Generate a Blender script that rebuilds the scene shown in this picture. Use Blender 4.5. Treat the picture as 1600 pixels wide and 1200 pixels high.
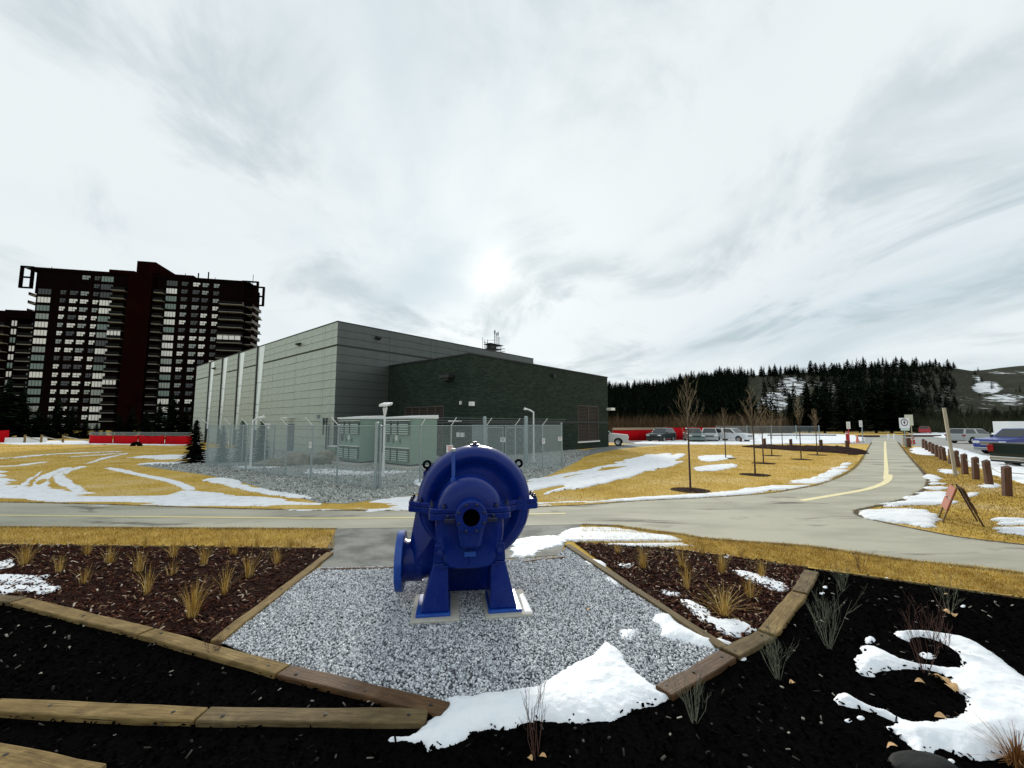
import bpy, bmesh, math, random
import numpy as np
from mathutils import Vector, Matrix, Quaternion

for o in list(bpy.data.objects):
    bpy.data.objects.remove(o, do_unlink=True)
scn = bpy.context.scene
COL = scn.collection

# ------------------------------------------------------------------ camera
F, CAM_H = 655.0, 2.2                       # focal length in photo pixels (1600 wide), eye height
PITCH = math.atan(62 / F)
cam = bpy.data.cameras.new('camera')
cam.sensor_width = 36.0
cam.lens = 36.0 * F / 1600.0
cam.clip_start = 0.05
cam.clip_end = 6000
cam_ob = bpy.data.objects.new('camera', cam)
COL.objects.link(cam_ob)
cam_ob.location = (0, 0, CAM_H)
cam_ob.rotation_euler = (math.pi / 2 + PITCH, 0, 0)
scn.camera = cam_ob

# ------------------------------------------------------------------ sun, sky, exposure
SUN_EL, SUN_AZ = math.radians(20.0), math.radians(-2.2)
sun_dir = Vector((math.sin(SUN_AZ) * math.cos(SUN_EL), math.cos(SUN_AZ) * math.cos(SUN_EL), math.sin(SUN_EL)))
sl = bpy.data.lights.new('sun', 'SUN')
sl.energy = 2.6
sl.angle = math.radians(10)
sl.color = (1.0, 0.95, 0.86)
so = bpy.data.objects.new('sun', sl)
COL.objects.link(so)
so.location = sun_dir * 200
so.rotation_euler = sun_dir.to_track_quat('Z', 'Y').to_euler()

world = bpy.data.worlds.new('World')
scn.world = world
world.use_nodes = True
nt = world.node_tree
nt.nodes.clear()
N = nt.nodes.new
L = nt.links.new


def wmath(op, a, b=None, c=None):
    n = N('ShaderNodeMath')
    n.operation = op
    for i, x in enumerate((a, b, c)):
        if x is None:
            continue
        if isinstance(x, (int, float)):
            n.inputs[i].default_value = x
        else:
            L(x, n.inputs[i])
    return n.outputs[0]


def wmix(fac, a, b, mode='MIX'):
    n = N('ShaderNodeMix')
    n.data_type = 'RGBA'
    n.blend_type = mode
    n.clamp_factor = False
    for s, x in ((n.inputs[0], fac), (n.inputs[6], a), (n.inputs[7], b)):
        if isinstance(x, (int, float)):
            s.default_value = x
        elif isinstance(x, tuple):
            s.default_value = (*x, 1) if len(x) == 3 else x
        else:
            L(x, s)
    return n.outputs[2]


out = N('ShaderNodeOutputWorld')
bg = N('ShaderNodeBackground')
bg.inputs[1].default_value = 0.1
L(bg.outputs[0], out.inputs[0])
sky = N('ShaderNodeTexSky')
sky.sky_type = 'NISHITA'
sky.sun_disc = False
sky.sun_elevation = SUN_EL
sky.sun_rotation = SUN_AZ
sky.altitude = 1000
tc = N('ShaderNodeTexCoord')
nrm = N('ShaderNodeVectorMath')
nrm.operation = 'NORMALIZE'
L(tc.outputs['Generated'], nrm.inputs[0])
sep = N('ShaderNodeSeparateXYZ')
L(nrm.outputs[0], sep.inputs[0])
zc = wmath('ADD', wmath('MAXIMUM', sep.outputs[2], 0.0), 0.14)
cx_ = wmath('DIVIDE', sep.outputs[0], zc)
cy_ = wmath('DIVIDE', sep.outputs[1], zc)
cmb = N('ShaderNodeCombineXYZ')
L(cx_, cmb.inputs[0])
L(cy_, cmb.inputs[1])


def cloud(scale, detail, rough, dist, rot, stretch, loc):
    mp = N('ShaderNodeMapping')
    mp.inputs['Location'].default_value = loc
    mp.inputs['Rotation'].default_value = (0, 0, math.radians(rot))
    mp.inputs['Scale'].default_value = (1, stretch, 1)
    L(cmb.outputs[0], mp.inputs[0])
    n = N('ShaderNodeTexNoise')
    n.inputs['Scale'].default_value = scale
    n.inputs['Detail'].default_value = detail
    n.inputs['Roughness'].default_value = rough
    n.inputs['Distortion'].default_value = dist
    L(mp.outputs[0], n.inputs[0])
    return n.outputs[0]


def ramp01(x, lo, hi):
    n = N('ShaderNodeMapRange')
    n.interpolation_type = 'SMOOTHSTEP'
    n.inputs[1].default_value = lo
    n.inputs[2].default_value = hi
    L(x, n.inputs[0])
    return n.outputs[0]


c1 = cloud(0.55, 8, 0.56, 0.5, 38, 0.55, (3.1, 0.7, 0))      # broad streaks
c2 = cloud(1.35, 9, 0.6, 0.7, 60, 0.75, (-1.3, 4.2, 2.0))     # broken patches
c3 = cloud(0.9, 6, 0.5, 0.3, -30, 0.7, (7.3, 1.9, 5.0))      # thin spots, blue behind
m1 = ramp01(c1, 0.44, 0.66)
m2 = wmath('MULTIPLY', ramp01(c2, 0.47, 0.66), ramp01(c3, 0.38, 0.58))
base = wmix(m1, (6.85, 7.35, 7.55), (5.1, 5.95, 6.35))
base = wmix(wmath('MULTIPLY', m2, 0.78), base, (3.8, 4.6, 4.95))
base = wmix(wmath('MULTIPLY', ramp01(c3, 0.5, 0.75), 0.10), base, sky.outputs[0])
dotn = N('ShaderNodeVectorMath')
dotn.operation = 'DOT_PRODUCT'
L(nrm.outputs[0], dotn.inputs[0])
dotn.inputs[1].default_value = sun_dir
dcl = wmath('MAXIMUM', dotn.outputs['Value'], 0.0)
g1 = wmath('MULTIPLY', wmath('POWER', dcl, 22.0), 0.9)
g2 = wmath('MULTIPLY', wmath('POWER', dcl, 900.0), 2.6)
glow = wmix(1.0, wmix(g1, (0, 0, 0), (1.0, 0.97, 0.92)), wmix(g2, (0, 0, 0), (1.0, 0.90, 0.70)), 'ADD')
final = wmix(1.0, base, glow, 'ADD')
L(final, bg.inputs[0])

vs = scn.view_settings
scn.display_settings.display_device = 'sRGB'
vs.view_transform = 'Standard'
vs.look = 'None'
vs.exposure = 0.28
vs.gamma = 1.0
vs.use_curve_mapping = False
scn.cycles.use_denoising = True
scn.cycles.max_bounces = 6
scn.cycles.diffuse_bounces = 3
scn.cycles.glossy_bounces = 3
scn.cycles.caustics_reflective = False
scn.cycles.caustics_refractive = False

# ------------------------------------------------------------------ geometry helpers
_c, _s = math.cos(PITCH), math.sin(PITCH)


def U(px, py, z=0.0):
    """ground point (x, y) seen at a photo pixel, for a surface at height z"""
    v = py - 600
    d = v * _c - F * _s
    return ((px - 800) * (CAM_H - z) / d, (F * _c + v * _s) * (CAM_H - z) / d)


def Zat(py, Y):
    v = py - 600
    return CAM_H + Y * (F * _s - v * _c) / (F * _c + v * _s)


def UL(pts):
    return [U(*p) for p in pts]


def mesh_obj(name, me, parent=None):
    o = bpy.data.objects.new(name, me)
    COL.objects.link(o)
    if parent is not None:
        o.parent = parent
    return o


def tag(o, label=None, cat=None, group=None, kind=None):
    if label:
        o['label'] = label
    if cat:
        o['category'] = cat
    if group:
        o['group'] = group
    if kind:
        o['kind'] = kind
    return o


def thing(name, label, cat, loc=(0, 0, 0), rz=0.0, group=None):
    e = bpy.data.objects.new(name, None)
    e.empty_display_size = 0.2
    COL.objects.link(e)
    e.location = loc
    e.rotation_euler = (0, 0, rz)
    return tag(e, label, cat, group)


def copy_tree(o, parent=None):
    c = o.copy()
    COL.objects.link(c)
    c.parent = parent
    for ch in list(o.children):
        copy_tree(ch, c)
    return c


class MB:
    def __init__(self):
        self.v, self.f, self.m = [], [], []

    def add(self, vs_, fs, mat=0):
        b = len(self.v)
        self.v.extend([tuple(p) for p in vs_])
        for f in fs:
            self.f.append(tuple(i + b for i in f))
            self.m.append(mat)
        return self

    def hexa(self, p, mat=0):      # 8 points: bottom ring 0-3 (ccw from above), top ring 4-7
        return self.add(p, [(3, 2, 1, 0), (4, 5, 6, 7), (0, 1, 5, 4), (1, 2, 6, 5), (2, 3, 7, 6), (3, 0, 4, 7)], mat)

    def box(self, c, s, rz=0.0, mat=0):
        hx, hy, hz = s[0] / 2, s[1] / 2, s[2] / 2
        ca, sa = math.cos(rz), math.sin(rz)
        pts = []
        for z in (-hz, hz):
            for x, y in ((-hx, -hy), (hx, -hy), (hx, hy), (-hx, hy)):
                pts.append((c[0] + x * ca - y * sa, c[1] + x * sa + y * ca, c[2] + z))
        return self.hexa(pts, mat)

    def bb(self, x0, x1, y0, y1, z0, z1, mat=0):
        return self.box(((x0 + x1) / 2, (y0 + y1) / 2, (z0 + z1) / 2), (x1 - x0, y1 - y0, z1 - z0), 0, mat)

    def tube(self, pts, rad, n=8, mat=0, cap=True):
        pts = [Vector(p) for p in pts]
        if isinstance(rad, (int, float)):
            rad = [rad] * len(pts)
        rings = []
        prev = None
        for i, p in enumerate(pts):
            t = (pts[min(i + 1, len(pts) - 1)] - pts[max(i - 1, 0)])
            if t.length < 1e-9:
                t = Vector((0, 0, 1))
            t.normalize()
            if prev is None:
                a = Vector((1, 0, 0)) if abs(t.x) < 0.9 else Vector((0, 1, 0))
                u = (a - t * a.dot(t)).normalized()
            else:
                u = (prev - t * prev.dot(t))
                u = u.normalized() if u.length > 1e-6 else t.orthogonal().normalized()
            prev = u
            w = t.cross(u)
            rings.append([p + (u * math.cos(2 * math.pi * k / n) + w * math.sin(2 * math.pi * k / n)) * rad[i] for k in range(n)])
        vs_ = [q for r in rings for q in r]
        fs = []
        for i in range(len(rings) - 1):
            for k in range(n):
                k2 = (k + 1) % n
                fs.append((i * n + k, i * n + k2, (i + 1) * n + k2, (i + 1) * n + k))
        if cap:
            fs.append(tuple(range(n))[::-1])
            fs.append(tuple((len(rings) - 1) * n + k for k in range(n)))
        return self.add(vs_, fs, mat)

    def lathe(self, prof, org=(0, 0, 0), axis=(0, 0, 1), n=24, mat=0, a0=0.0, a1=None, xref=None):
        """profile of (radius, distance along axis); partial sweep if a1 given"""
        ax = Vector(axis).normalized()
        u = Vector(xref) if xref else ax.orthogonal().normalized()
        u = (u - ax * u.dot(ax)).normalized()
        w = ax.cross(u)
        org = Vector(org)
        full = a1 is None
        cols = n if full else n + 1
        vs_, fs = [], []
        for r, h in prof:
            for k in range(cols):
                a = a0 + (2 * math.pi if full else a1 - a0) * k / n
                vs_.append(org + ax * h + (u * math.cos(a) + w * math.sin(a)) * r)
        for i in range(len(prof) - 1):
            for k in range(n):
                k2 = (k + 1) % cols
                fs.append((i * cols + k, i * cols + k2, (i + 1) * cols + k2, (i + 1) * cols + k))
        return self.add(vs_, fs, mat)

    def prism(self, poly, z0, z1, mat=0, frame=None):
        """extrude a 2D polygon; frame(x, y, z) maps to 3D (default identity)"""
        n = len(poly)
        ar = sum(poly[i][0] * poly[(i + 1) % n][1] - poly[(i + 1) % n][0] * poly[i][1] for i in range(n))
        if ar < 0:
            poly = poly[::-1]
        fr = frame or (lambda x, y, z: (x, y, z))
        vs_ = [fr(x, y, z0) for x, y in poly] + [fr(x, y, z1) for x, y in poly]
        fs = [tuple(range(n))[::-1], tuple(range(n, 2 * n))]
        for i in range(n):
            j = (i + 1) % n
            fs.append((i, j, n + j, n + i))
        return self.add(vs_, fs, mat)

    def mesh(self, name, mats, smooth=None):
        me = bpy.data.meshes.new(name)
        me.from_pydata(self.v, [], self.f)
        for mt in (mats if isinstance(mats, (list, tuple)) else [mats]):
            me.materials.append(mt)
        me.polygons.foreach_set('material_index', self.m)
        if smooth is not None:
            me.polygons.foreach_set('use_smooth', [True] * len(self.f))
            me.update()
            me.set_sharp_from_angle(angle=math.radians(smooth))
        me.update()
        return me

    def build(self, name, mats, parent=None, smooth=None, bevel=0.0, seg=2, fix=False):
        me = self.mesh(name, mats, smooth)
        if fix:
            bm = bmesh.new()
            bm.from_mesh(me)
            bmesh.ops.recalc_face_normals(bm, faces=bm.faces)
            bm.to_mesh(me)
            bm.free()
        o = mesh_obj(name, me, parent)
        if bevel:
            md = o.modifiers.new('bevel', 'BEVEL')
            md.width = bevel
            md.segments = seg
            md.limit_method = 'ANGLE'
            md.angle_limit = math.radians(35)
        return o


def hull_obj(name, pts, mat, parent=None, smooth=40):
    bm = bmesh.new()
    for p in pts:
        bm.verts.new(p)
    r = bmesh.ops.convex_hull(bm, input=bm.verts)
    junk = [g for g in r['geom_interior'] if isinstance(g, bmesh.types.BMVert)]
    bmesh.ops.delete(bm, geom=junk, context='VERTS')
    bmesh.ops.recalc_face_normals(bm, faces=bm.faces)
    me = bpy.data.meshes.new(name)
    bm.to_mesh(me)
    bm.free()
    me.materials.append(mat)
    me.polygons.foreach_set('use_smooth', [True] * len(me.polygons))
    me.set_sharp_from_angle(angle=math.radians(smooth))
    return mesh_obj(name, me, parent)


def np_obj(name, V, Fc, mat, parent=None, smooth=False):
    """fast mesh from arrays; faces all of one size"""
    V = np.asarray(V, dtype=np.float32)
    Fc = np.asarray(Fc, dtype=np.int32)
    me = bpy.data.meshes.new(name)
    k = Fc.shape[1]
    me.vertices.add(len(V))
    me.vertices.foreach_set('co', V.ravel())
    me.loops.add(Fc.size)
    me.loops.foreach_set('vertex_index', Fc.ravel())
    me.polygons.add(len(Fc))
    me.polygons.foreach_set('loop_start', np.arange(0, Fc.size, k, dtype=np.int32))
    me.polygons.foreach_set('loop_total', np.full(len(Fc), k, dtype=np.int32))
    if smooth:
        me.polygons.foreach_set('use_smooth', np.ones(len(Fc), dtype=bool))
    me.update(calc_edges=True)
    me.validate()
    me.materials.append(mat)
    return mesh_obj(name, me, parent)


# ---- noise and polygon tools (numpy)
def vnoise(x, y, seed=0):
    xi, yi = np.floor(x).astype(np.int64), np.floor(y).astype(np.int64)
    fx, fy = x - xi, y - yi
    fx, fy = fx * fx * (3 - 2 * fx), fy * fy * (3 - 2 * fy)

    def h(a, b):
        n = (a * 374761393 + b * 668265263 + seed * 974634541) & 0xffffffff
        n = ((n ^ (n >> 13)) * 1274126177) & 0xffffffff
        return ((n ^ (n >> 16)) & 0xffff) / 65535.0
    a = h(xi, yi) * (1 - fx) + h(xi + 1, yi) * fx
    b = h(xi, yi + 1) * (1 - fx) + h(xi + 1, yi + 1) * fx
    return (a * (1 - fy) + b * fy) * 2 - 1


def fbm(x, y, seed=0, oct_=4):
    t, a = 0, 0.5
    for i in range(oct_):
        t = t + a * vnoise(x * 2 ** i, y * 2 ** i, seed + i * 17)
        a *= 0.5
    return t


def inside(px, py, poly):
    P = np.asarray(poly)
    r = np.zeros(px.shape, bool)
    n = len(P)
    for i in range(n):
        x0, y0 = P[i]
        x1, y1 = P[(i + 1) % n]
        if y0 == y1:
            continue
        c = ((y0 > py) != (y1 > py)) & (px < (x1 - x0) * (py - y0) / (y1 - y0) + x0)
        r ^= c
    return r


def sdf(px, py, poly):
    P = np.asarray(poly)
    d = np.full(px.shape, 1e9)
    n = len(P)
    for i in range(n):
        ax, ay = P[i]
        bx, by = P[(i + 1) % n]
        ex, ey = bx - ax, by - ay
        l2 = ex * ex + ey * ey + 1e-12
        t = np.clip(((px - ax) * ex + (py - ay) * ey) / l2, 0, 1)
        d = np.minimum(d, np.hypot(px - ax - t * ex, py - ay - t * ey))
    return np.where(inside(px, py, poly), d, -d)


def scatter(poly, n, rng, holes=()):
    P = np.asarray(poly)
    lo, hi = P.min(0), P.max(0)
    res = []
    got = 0
    while got < n:
        q = rng.uniform(lo, hi, (n * 2, 2))
        k = inside(q[:, 0], q[:, 1], poly)
        for h in holes:
            k &= ~inside(q[:, 0], q[:, 1], h)
        q = q[k]
        res.append(q)
        got += len(q)
        if len(res) > 40:
            break
    return np.concatenate(res)[:n]


def smooth_poly(pts, it=2):
    for _ in range(it):
        q = []
        n = len(pts)
        for i in range(n):
            a, b = pts[i], pts[(i + 1) % n]
            q.append((a[0] * .75 + b[0] * .25, a[1] * .75 + b[1] * .25))
            q.append((a[0] * .25 + b[0] * .75, a[1] * .25 + b[1] * .75))
        pts = q
    return pts


# ------------------------------------------------------------------ materials
def new_mat(name):
    m = bpy.data.materials.new(name)
    m.use_nodes = True
    n = m.node_tree
    b = n.nodes['Principled BSDF']
    return m, n, b


def mat(name, col, rough=0.6, metal=0.0, var=None, scale=8.0, detail=5.0, bump=0.0, bscale=None, rvar=0.0, spec=None, coords='Object', stretch=(1, 1, 1), lo=0.35, hi=0.65, bdist=0.01):
    """colour (optionally noise-mixed with var) plus bump from a second noise"""
    m, n, b = new_mat(name)
    nn, ll = n.nodes.new, n.links.new
    b.inputs['Base Color'].default_value = (*col, 1)
    b.inputs['Roughness'].default_value = rough
    b.inputs['Metallic'].default_value = metal
    if spec is not None:
        b.inputs['Specular IOR Level'].default_value = spec
    if var or bump or rvar:
        t = nn('ShaderNodeTexCoord')
        mp = nn('ShaderNodeMapping')
        mp.inputs['Scale'].default_value = stretch
        ll(t.outputs[coords], mp.inputs[0])
    if var or rvar:
        tx = nn('ShaderNodeTexNoise')
        tx.inputs['Scale'].default_value = scale
        tx.inputs['Detail'].default_value = detail
        tx.inputs['Roughness'].default_value = 0.62
        ll(mp.outputs[0], tx.inputs[0])
        mr = nn('ShaderNodeMapRange')
        mr.inputs[1].default_value = lo
        mr.inputs[2].default_value = hi
        ll(tx.outputs[0], mr.inputs[0])
        if var:
            mx = nn('ShaderNodeMix')
            mx.data_type = 'RGBA'
            mx.inputs[6].default_value = (*col, 1)
            mx.inputs[7].default_value = (*var, 1)
            ll(mr.outputs[0], mx.inputs[0])
            ll(mx.outputs[2], b.inputs['Base Color'])
        if rvar:
            m2 = nn('ShaderNodeMapRange')
            m2.inputs[3].default_value = rough - rvar
            m2.inputs[4].default_value = rough + rvar
            ll(mr.outputs[0], m2.inputs[0])
            ll(m2.outputs[0], b.inputs['Roughness'])
    if bump:
        t2 = nn('ShaderNodeTexNoise')
        t2.inputs['Scale'].default_value = bscale or scale * 4
        t2.inputs['Detail'].default_value = 4
        ll(mp.outputs[0], t2.inputs[0])
        bp = nn('ShaderNodeBump')
        bp.inputs['Strength'].default_value = bump
        bp.inputs['Distance'].default_value = bdist
        ll(t2.outputs[0], bp.inputs['Height'])
        ll(bp.outputs[0], b.inputs['Normal'])
    return m


def island_mat(name, stops, rough=0.8, spec=0.3, patch=None):
    """one random colour per loose piece (stone, chip, blade, leaf)"""
    m, n, b = new_mat(name)
    g = n.nodes.new('ShaderNodeNewGeometry')
    r = n.nodes.new('ShaderNodeValToRGB')
    while len(r.color_ramp.elements) < len(stops):
        r.color_ramp.elements.new(0.5)
    for e, (p, c) in zip(r.color_ramp.elements, stops):
        e.position = p
        e.color = (*c, 1)
    n.links.new(g.outputs['Random Per Island'], r.inputs[0])
    src = r.outputs[0]
    if patch:
        tcn = n.nodes.new('ShaderNodeTexCoord')
        nz = n.nodes.new('ShaderNodeTexNoise')
        nz.inputs['Scale'].default_value = patch[0]
        nz.inputs['Detail'].default_value = 6
        nz.inputs['Roughness'].default_value = 0.65
        n.links.new(tcn.outputs['Object'], nz.inputs[0])
        mr = n.nodes.new('ShaderNodeMapRange')
        mr.inputs[1].default_value, mr.inputs[2].default_value = 0.40, 0.64
        n.links.new(nz.outputs[0], mr.inputs[0])
        mx = n.nodes.new('ShaderNodeMix')
        mx.data_type = 'RGBA'
        mx.blend_type = 'MULTIPLY'
        n.links.new(mr.outputs[0], mx.inputs[0])
        n.links.new(src, mx.inputs[6])
        mx.inputs[7].default_value = (*patch[1], 1)
        src = mx.outputs[2]
    n.links.new(src, b.inputs['Base Color'])
    b.inputs['Roughness'].default_value = rough
    b.inputs['Specular IOR Level'].default_value = spec
    return m


M = {}
M['pump'] = mat('blue_enamel', (0.0006, 0.013, 0.145), 0.28, var=(0.0008, 0.018, 0.17), scale=5, spec=0.26, bump=0.14, bscale=60, rvar=0.07, bdist=0.004)
M['pump_light'] = mat('lit_blue_enamel', (0.006, 0.05, 0.32), 0.32, var=(0.012, 0.08, 0.38), scale=9, bump=0.06, bscale=60, bdist=0.004)  # paler pump blue; lit look of plates and flange put into the colour
M['bore'] = mat('black_iron', (0.002, 0.002, 0.003), 0.7, spec=0.05)  # near black for the bore, bolt hole discs and eye bolts
M['iron'] = mat('dark_blue_iron', (0.004, 0.009, 0.045), 0.35)
M['steel'] = mat('galvanised_steel', (0.36, 0.42, 0.43), 0.45, 0.55, var=(0.27, 0.33, 0.34), scale=14)
M['wire'] = mat('galvanised_wire', (0.38, 0.46, 0.46), 0.5, 0.1)
M['concrete'] = mat('pale_concrete', (0.50, 0.48, 0.42), 0.85, var=(0.40, 0.38, 0.33), scale=12, bump=0.3, bscale=90, bdist=0.004)
M['snow'] = mat('old_snow', (0.90, 0.91, 0.93), 0.55, var=(0.82, 0.85, 0.89), scale=5, bump=0.35, bscale=38, bdist=0.012, spec=0.35)
M['snow_dirty'] = mat('crusty_snow', (0.86, 0.87, 0.89), 0.6, var=(0.68, 0.68, 0.68), scale=3.5, bump=0.5, bscale=22, bdist=0.02, spec=0.3, lo=0.5, hi=0.72)


def timber_mat(name, a, b_, c, rough=0.8):
    m, n, b = new_mat(name)
    nn, ll = n.nodes.new, n.links.new
    t = nn('ShaderNodeTexCoord')
    oi = nn('ShaderNodeObjectInfo')
    ad = nn('ShaderNodeVectorMath')
    ad.operation = 'ADD'
    ll(t.outputs['Object'], ad.inputs[0])
    ll(oi.outputs['Location'], ad.inputs[1])

    def noise(sc, st, det, dist=0.0):
        mp = nn('ShaderNodeMapping')
        mp.inputs['Scale'].default_value = st
        ll(ad.outputs[0], mp.inputs[0])
        x = nn('ShaderNodeTexNoise')
        x.inputs['Scale'].default_value = sc
        x.inputs['Detail'].default_value = det
        x.inputs['Roughness'].default_value = 0.7
        x.inputs['Distortion'].default_value = dist
        ll(mp.outputs[0], x.inputs[0])
        return x.outputs[0]
    grain = noise(7, (0.5, 9, 9), 8, 0.4)
    stain = noise(3.2, (1, 1.6, 1.6), 7, 0.8)
    crack = noise(5, (0.35, 16, 16), 4, 0.2)
    r = nn('ShaderNodeValToRGB')
    e = r.color_ramp.elements
    e[0].position, e[0].color = 0.30, (*c, 1)
    e[1].position, e[1].color = 0.72, (*a, 1)
    k = e.new(0.5)
    k.color = (*b_, 1)
    mx = nn('ShaderNodeMix')
    mx.inputs[0].default_value = 0.5
    ll(grain, mx.inputs[2])
    ll(stain, mx.inputs[3])
    ll(mx.outputs[0], r.inputs[0])
    mr = nn('ShaderNodeMapRange')
    mr.inputs[1].default_value, mr.inputs[2].default_value = 0.30, 0.37
    ll(crack, mr.inputs[0])
    m2 = nn('ShaderNodeMix')
    m2.data_type = 'RGBA'
    ll(mr.outputs[0], m2.inputs[0])
    m2.inputs[6].default_value = (0.02, 0.014, 0.008, 1)
    ll(r.outputs[0], m2.inputs[7])
    ll(m2.outputs[2], b.inputs['Base Color'])
    b.inputs['Roughness'].default_value = rough
    b.inputs['Specular IOR Level'].default_value = 0.25
    s_ = nn('ShaderNodeMath')
    s_.operation = 'ADD'
    ll(grain, s_.inputs[0])
    ll(mr.outputs[0], s_.inputs[1])
    bp = nn('ShaderNodeBump')
    bp.inputs['Strength'].default_value = 0.9
    bp.inputs['Distance'].default_value = 0.008
    ll(s_.outputs[0], bp.inputs['Height'])
    ll(bp.outputs[0], b.inputs['Normal'])
    return m


M['timber'] = timber_mat('weathered_timber', (0.40, 0.29, 0.12), (0.20, 0.13, 0.045), (0.05, 0.03, 0.012))
M['timber_grey'] = timber_mat('greyed_timber', (0.27, 0.20, 0.10), (0.13, 0.09, 0.04), (0.035, 0.024, 0.012))
M['timber_wet'] = timber_mat('damp_brown_timber', (0.19, 0.105, 0.04), (0.09, 0.045, 0.018), (0.03, 0.016, 0.008), 0.6)
M['end_grain'] = mat('end_grain', (0.10, 0.07, 0.04), 0.9)
M['post_wood'] = mat('brown_post_wood', (0.12, 0.05, 0.022), 0.85, var=(0.05, 0.022, 0.012), scale=5, stretch=(5, 5, 0.5), bump=0.4, bscale=30, bdist=0.006)
M['pale_wood'] = mat('pale_post_wood', (0.42, 0.38, 0.29), 0.8, var=(0.30, 0.27, 0.20), scale=5, stretch=(5, 5, 0.5), bump=0.3, bscale=30, bdist=0.005)
M['black'] = mat('matt_black', (0.012, 0.012, 0.012), 0.6)
M['glass'] = mat('dark_window_glass', (0.012, 0.018, 0.02), 0.06, spec=0.8)
M['white'] = mat('white_paint', (0.78, 0.78, 0.76), 0.5)
M['red'] = mat('red_paint', (0.42, 0.006, 0.012), 0.5)
# ================================================================== SETTING: ground
def ground_mat():
    m, n, b = new_mat('dry_lawn_soil')
    nn, ll = n.nodes.new, n.links.new
    t = nn('ShaderNodeTexCoord')
    a = nn('ShaderNodeTexNoise')
    a.inputs['Scale'].default_value = 0.45
    a.inputs['Detail'].default_value = 6
    a.inputs['Roughness'].default_value = 0.6
    ll(t.outputs['Object'], a.inputs[0])
    f = nn('ShaderNodeTexNoise')
    f.inputs['Scale'].default_value = 14
    f.inputs['Detail'].default_value = 6
    f.inputs['Roughness'].default_value = 0.75
    mp = nn('ShaderNodeMapping')
    mp.inputs['Scale'].default_value = (1.0, 1.6, 1)
    ll(t.outputs['Object'], mp.inputs[0])
    ll(mp.outputs[0], f.inputs[0])
    r = nn('ShaderNodeValToRGB')
    for e, (p, c) in zip((r.color_ramp.elements[0], r.color_ramp.elements[1], r.color_ramp.elements.new(0.5)),
                         ((0.32, (0.24, 0.125, 0.015)), (0.70, (0.84, 0.62, 0.21)), (0.5, (0.62, 0.40, 0.075)))):
        e.position = p
        e.color = (*c, 1)
    mx = nn('ShaderNodeMath')
    mx.operation = 'MULTIPLY_ADD'
    mx.inputs[1].default_value = 0.45
    ll(a.outputs[0], mx.inputs[0])
    s2 = nn('ShaderNodeMath')
    s2.operation = 'MULTIPLY'
    s2.inputs[1].default_value = 0.55
    ll(f.outputs[0], s2.inputs[0])
    ll(s2.outputs[0], mx.inputs[2])
    ll(mx.outputs[0], r.inputs[0])
    ll(r.outputs[0], b.inputs['Base Color'])
    b.inputs['Roughness'].default_value = 0.95
    b.inputs['Specular IOR Level'].default_value = 0.1
    bp = nn('ShaderNodeBump')
    bp.inputs['Strength'].default_value = 0.8
    bp.inputs['Distance'].default_value = 0.04
    ll(f.outputs[0], bp.inputs['Height'])
    ll(bp.outputs[0], b.inputs['Normal'])
    return m


def asphalt_mat():
    m, n, b = new_mat('weathered_asphalt')
    nn, ll = n.nodes.new, n.links.new
    t = nn('ShaderNodeTexCoord')

    def noise(sc, det, st=(1, 1, 1), ro=0.6, dist=0.0):
        mp = nn('ShaderNodeMapping')
        mp.inputs['Scale'].default_value = st
        ll(t.outputs['Object'], mp.inputs[0])
        x = nn('ShaderNodeTexNoise')
        x.inputs['Scale'].default_value = sc
        x.inputs['Detail'].default_value = det
        x.inputs['Roughness'].default_value = ro
        x.inputs['Distortion'].default_value = dist
        ll(mp.outputs[0], x.inputs[0])
        return x.outputs[0]

    def mr(x, lo, hi):
        k = nn('ShaderNodeMapRange')
        k.inputs[1].default_value = lo
        k.inputs[2].default_value = hi
        ll(x, k.inputs[0])
        return k.outputs[0]

    def mix(f, a_, b_):
        k = nn('ShaderNodeMix')
        k.data_type = 'RGBA'
        ll(f, k.inputs[0])
        for s_, x in ((k.inputs[6], a_), (k.inputs[7], b_)):
            if isinstance(x, tuple):
                s_.default_value = (*x, 1)
            else:
                ll(x, s_)
        return k.outputs[2]
    speck = noise(160, 3, ro=0.8)
    col = mix(mr(speck, 0.35, 0.65), (0.36, 0.34, 0.26), (0.52, 0.49, 0.385))
    col = mix(mr(noise(0.55, 5, (0.5, 1.4, 1)), 0.42, 0.66), col, (0.30, 0.285, 0.22))
    damp = mr(noise(0.8, 6, (0.4, 1.5, 1), 0.62, 0.6), 0.57, 0.66)
    col = mix(damp, col, (0.14, 0.13, 0.10))
    ll(col, b.inputs['Base Color'])
    b.inputs['Roughness'].default_value = 0.8
    b.inputs['Specular IOR Level'].default_value = 0.35
    bp = nn('ShaderNodeBump')
    bp.inputs['Strength'].default_value = 0.35
    bp.inputs['Distance'].default_value = 0.006
    ll(speck, bp.inputs['Height'])
    ll(bp.outputs[0], b.inputs['Normal'])
    return m


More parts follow.
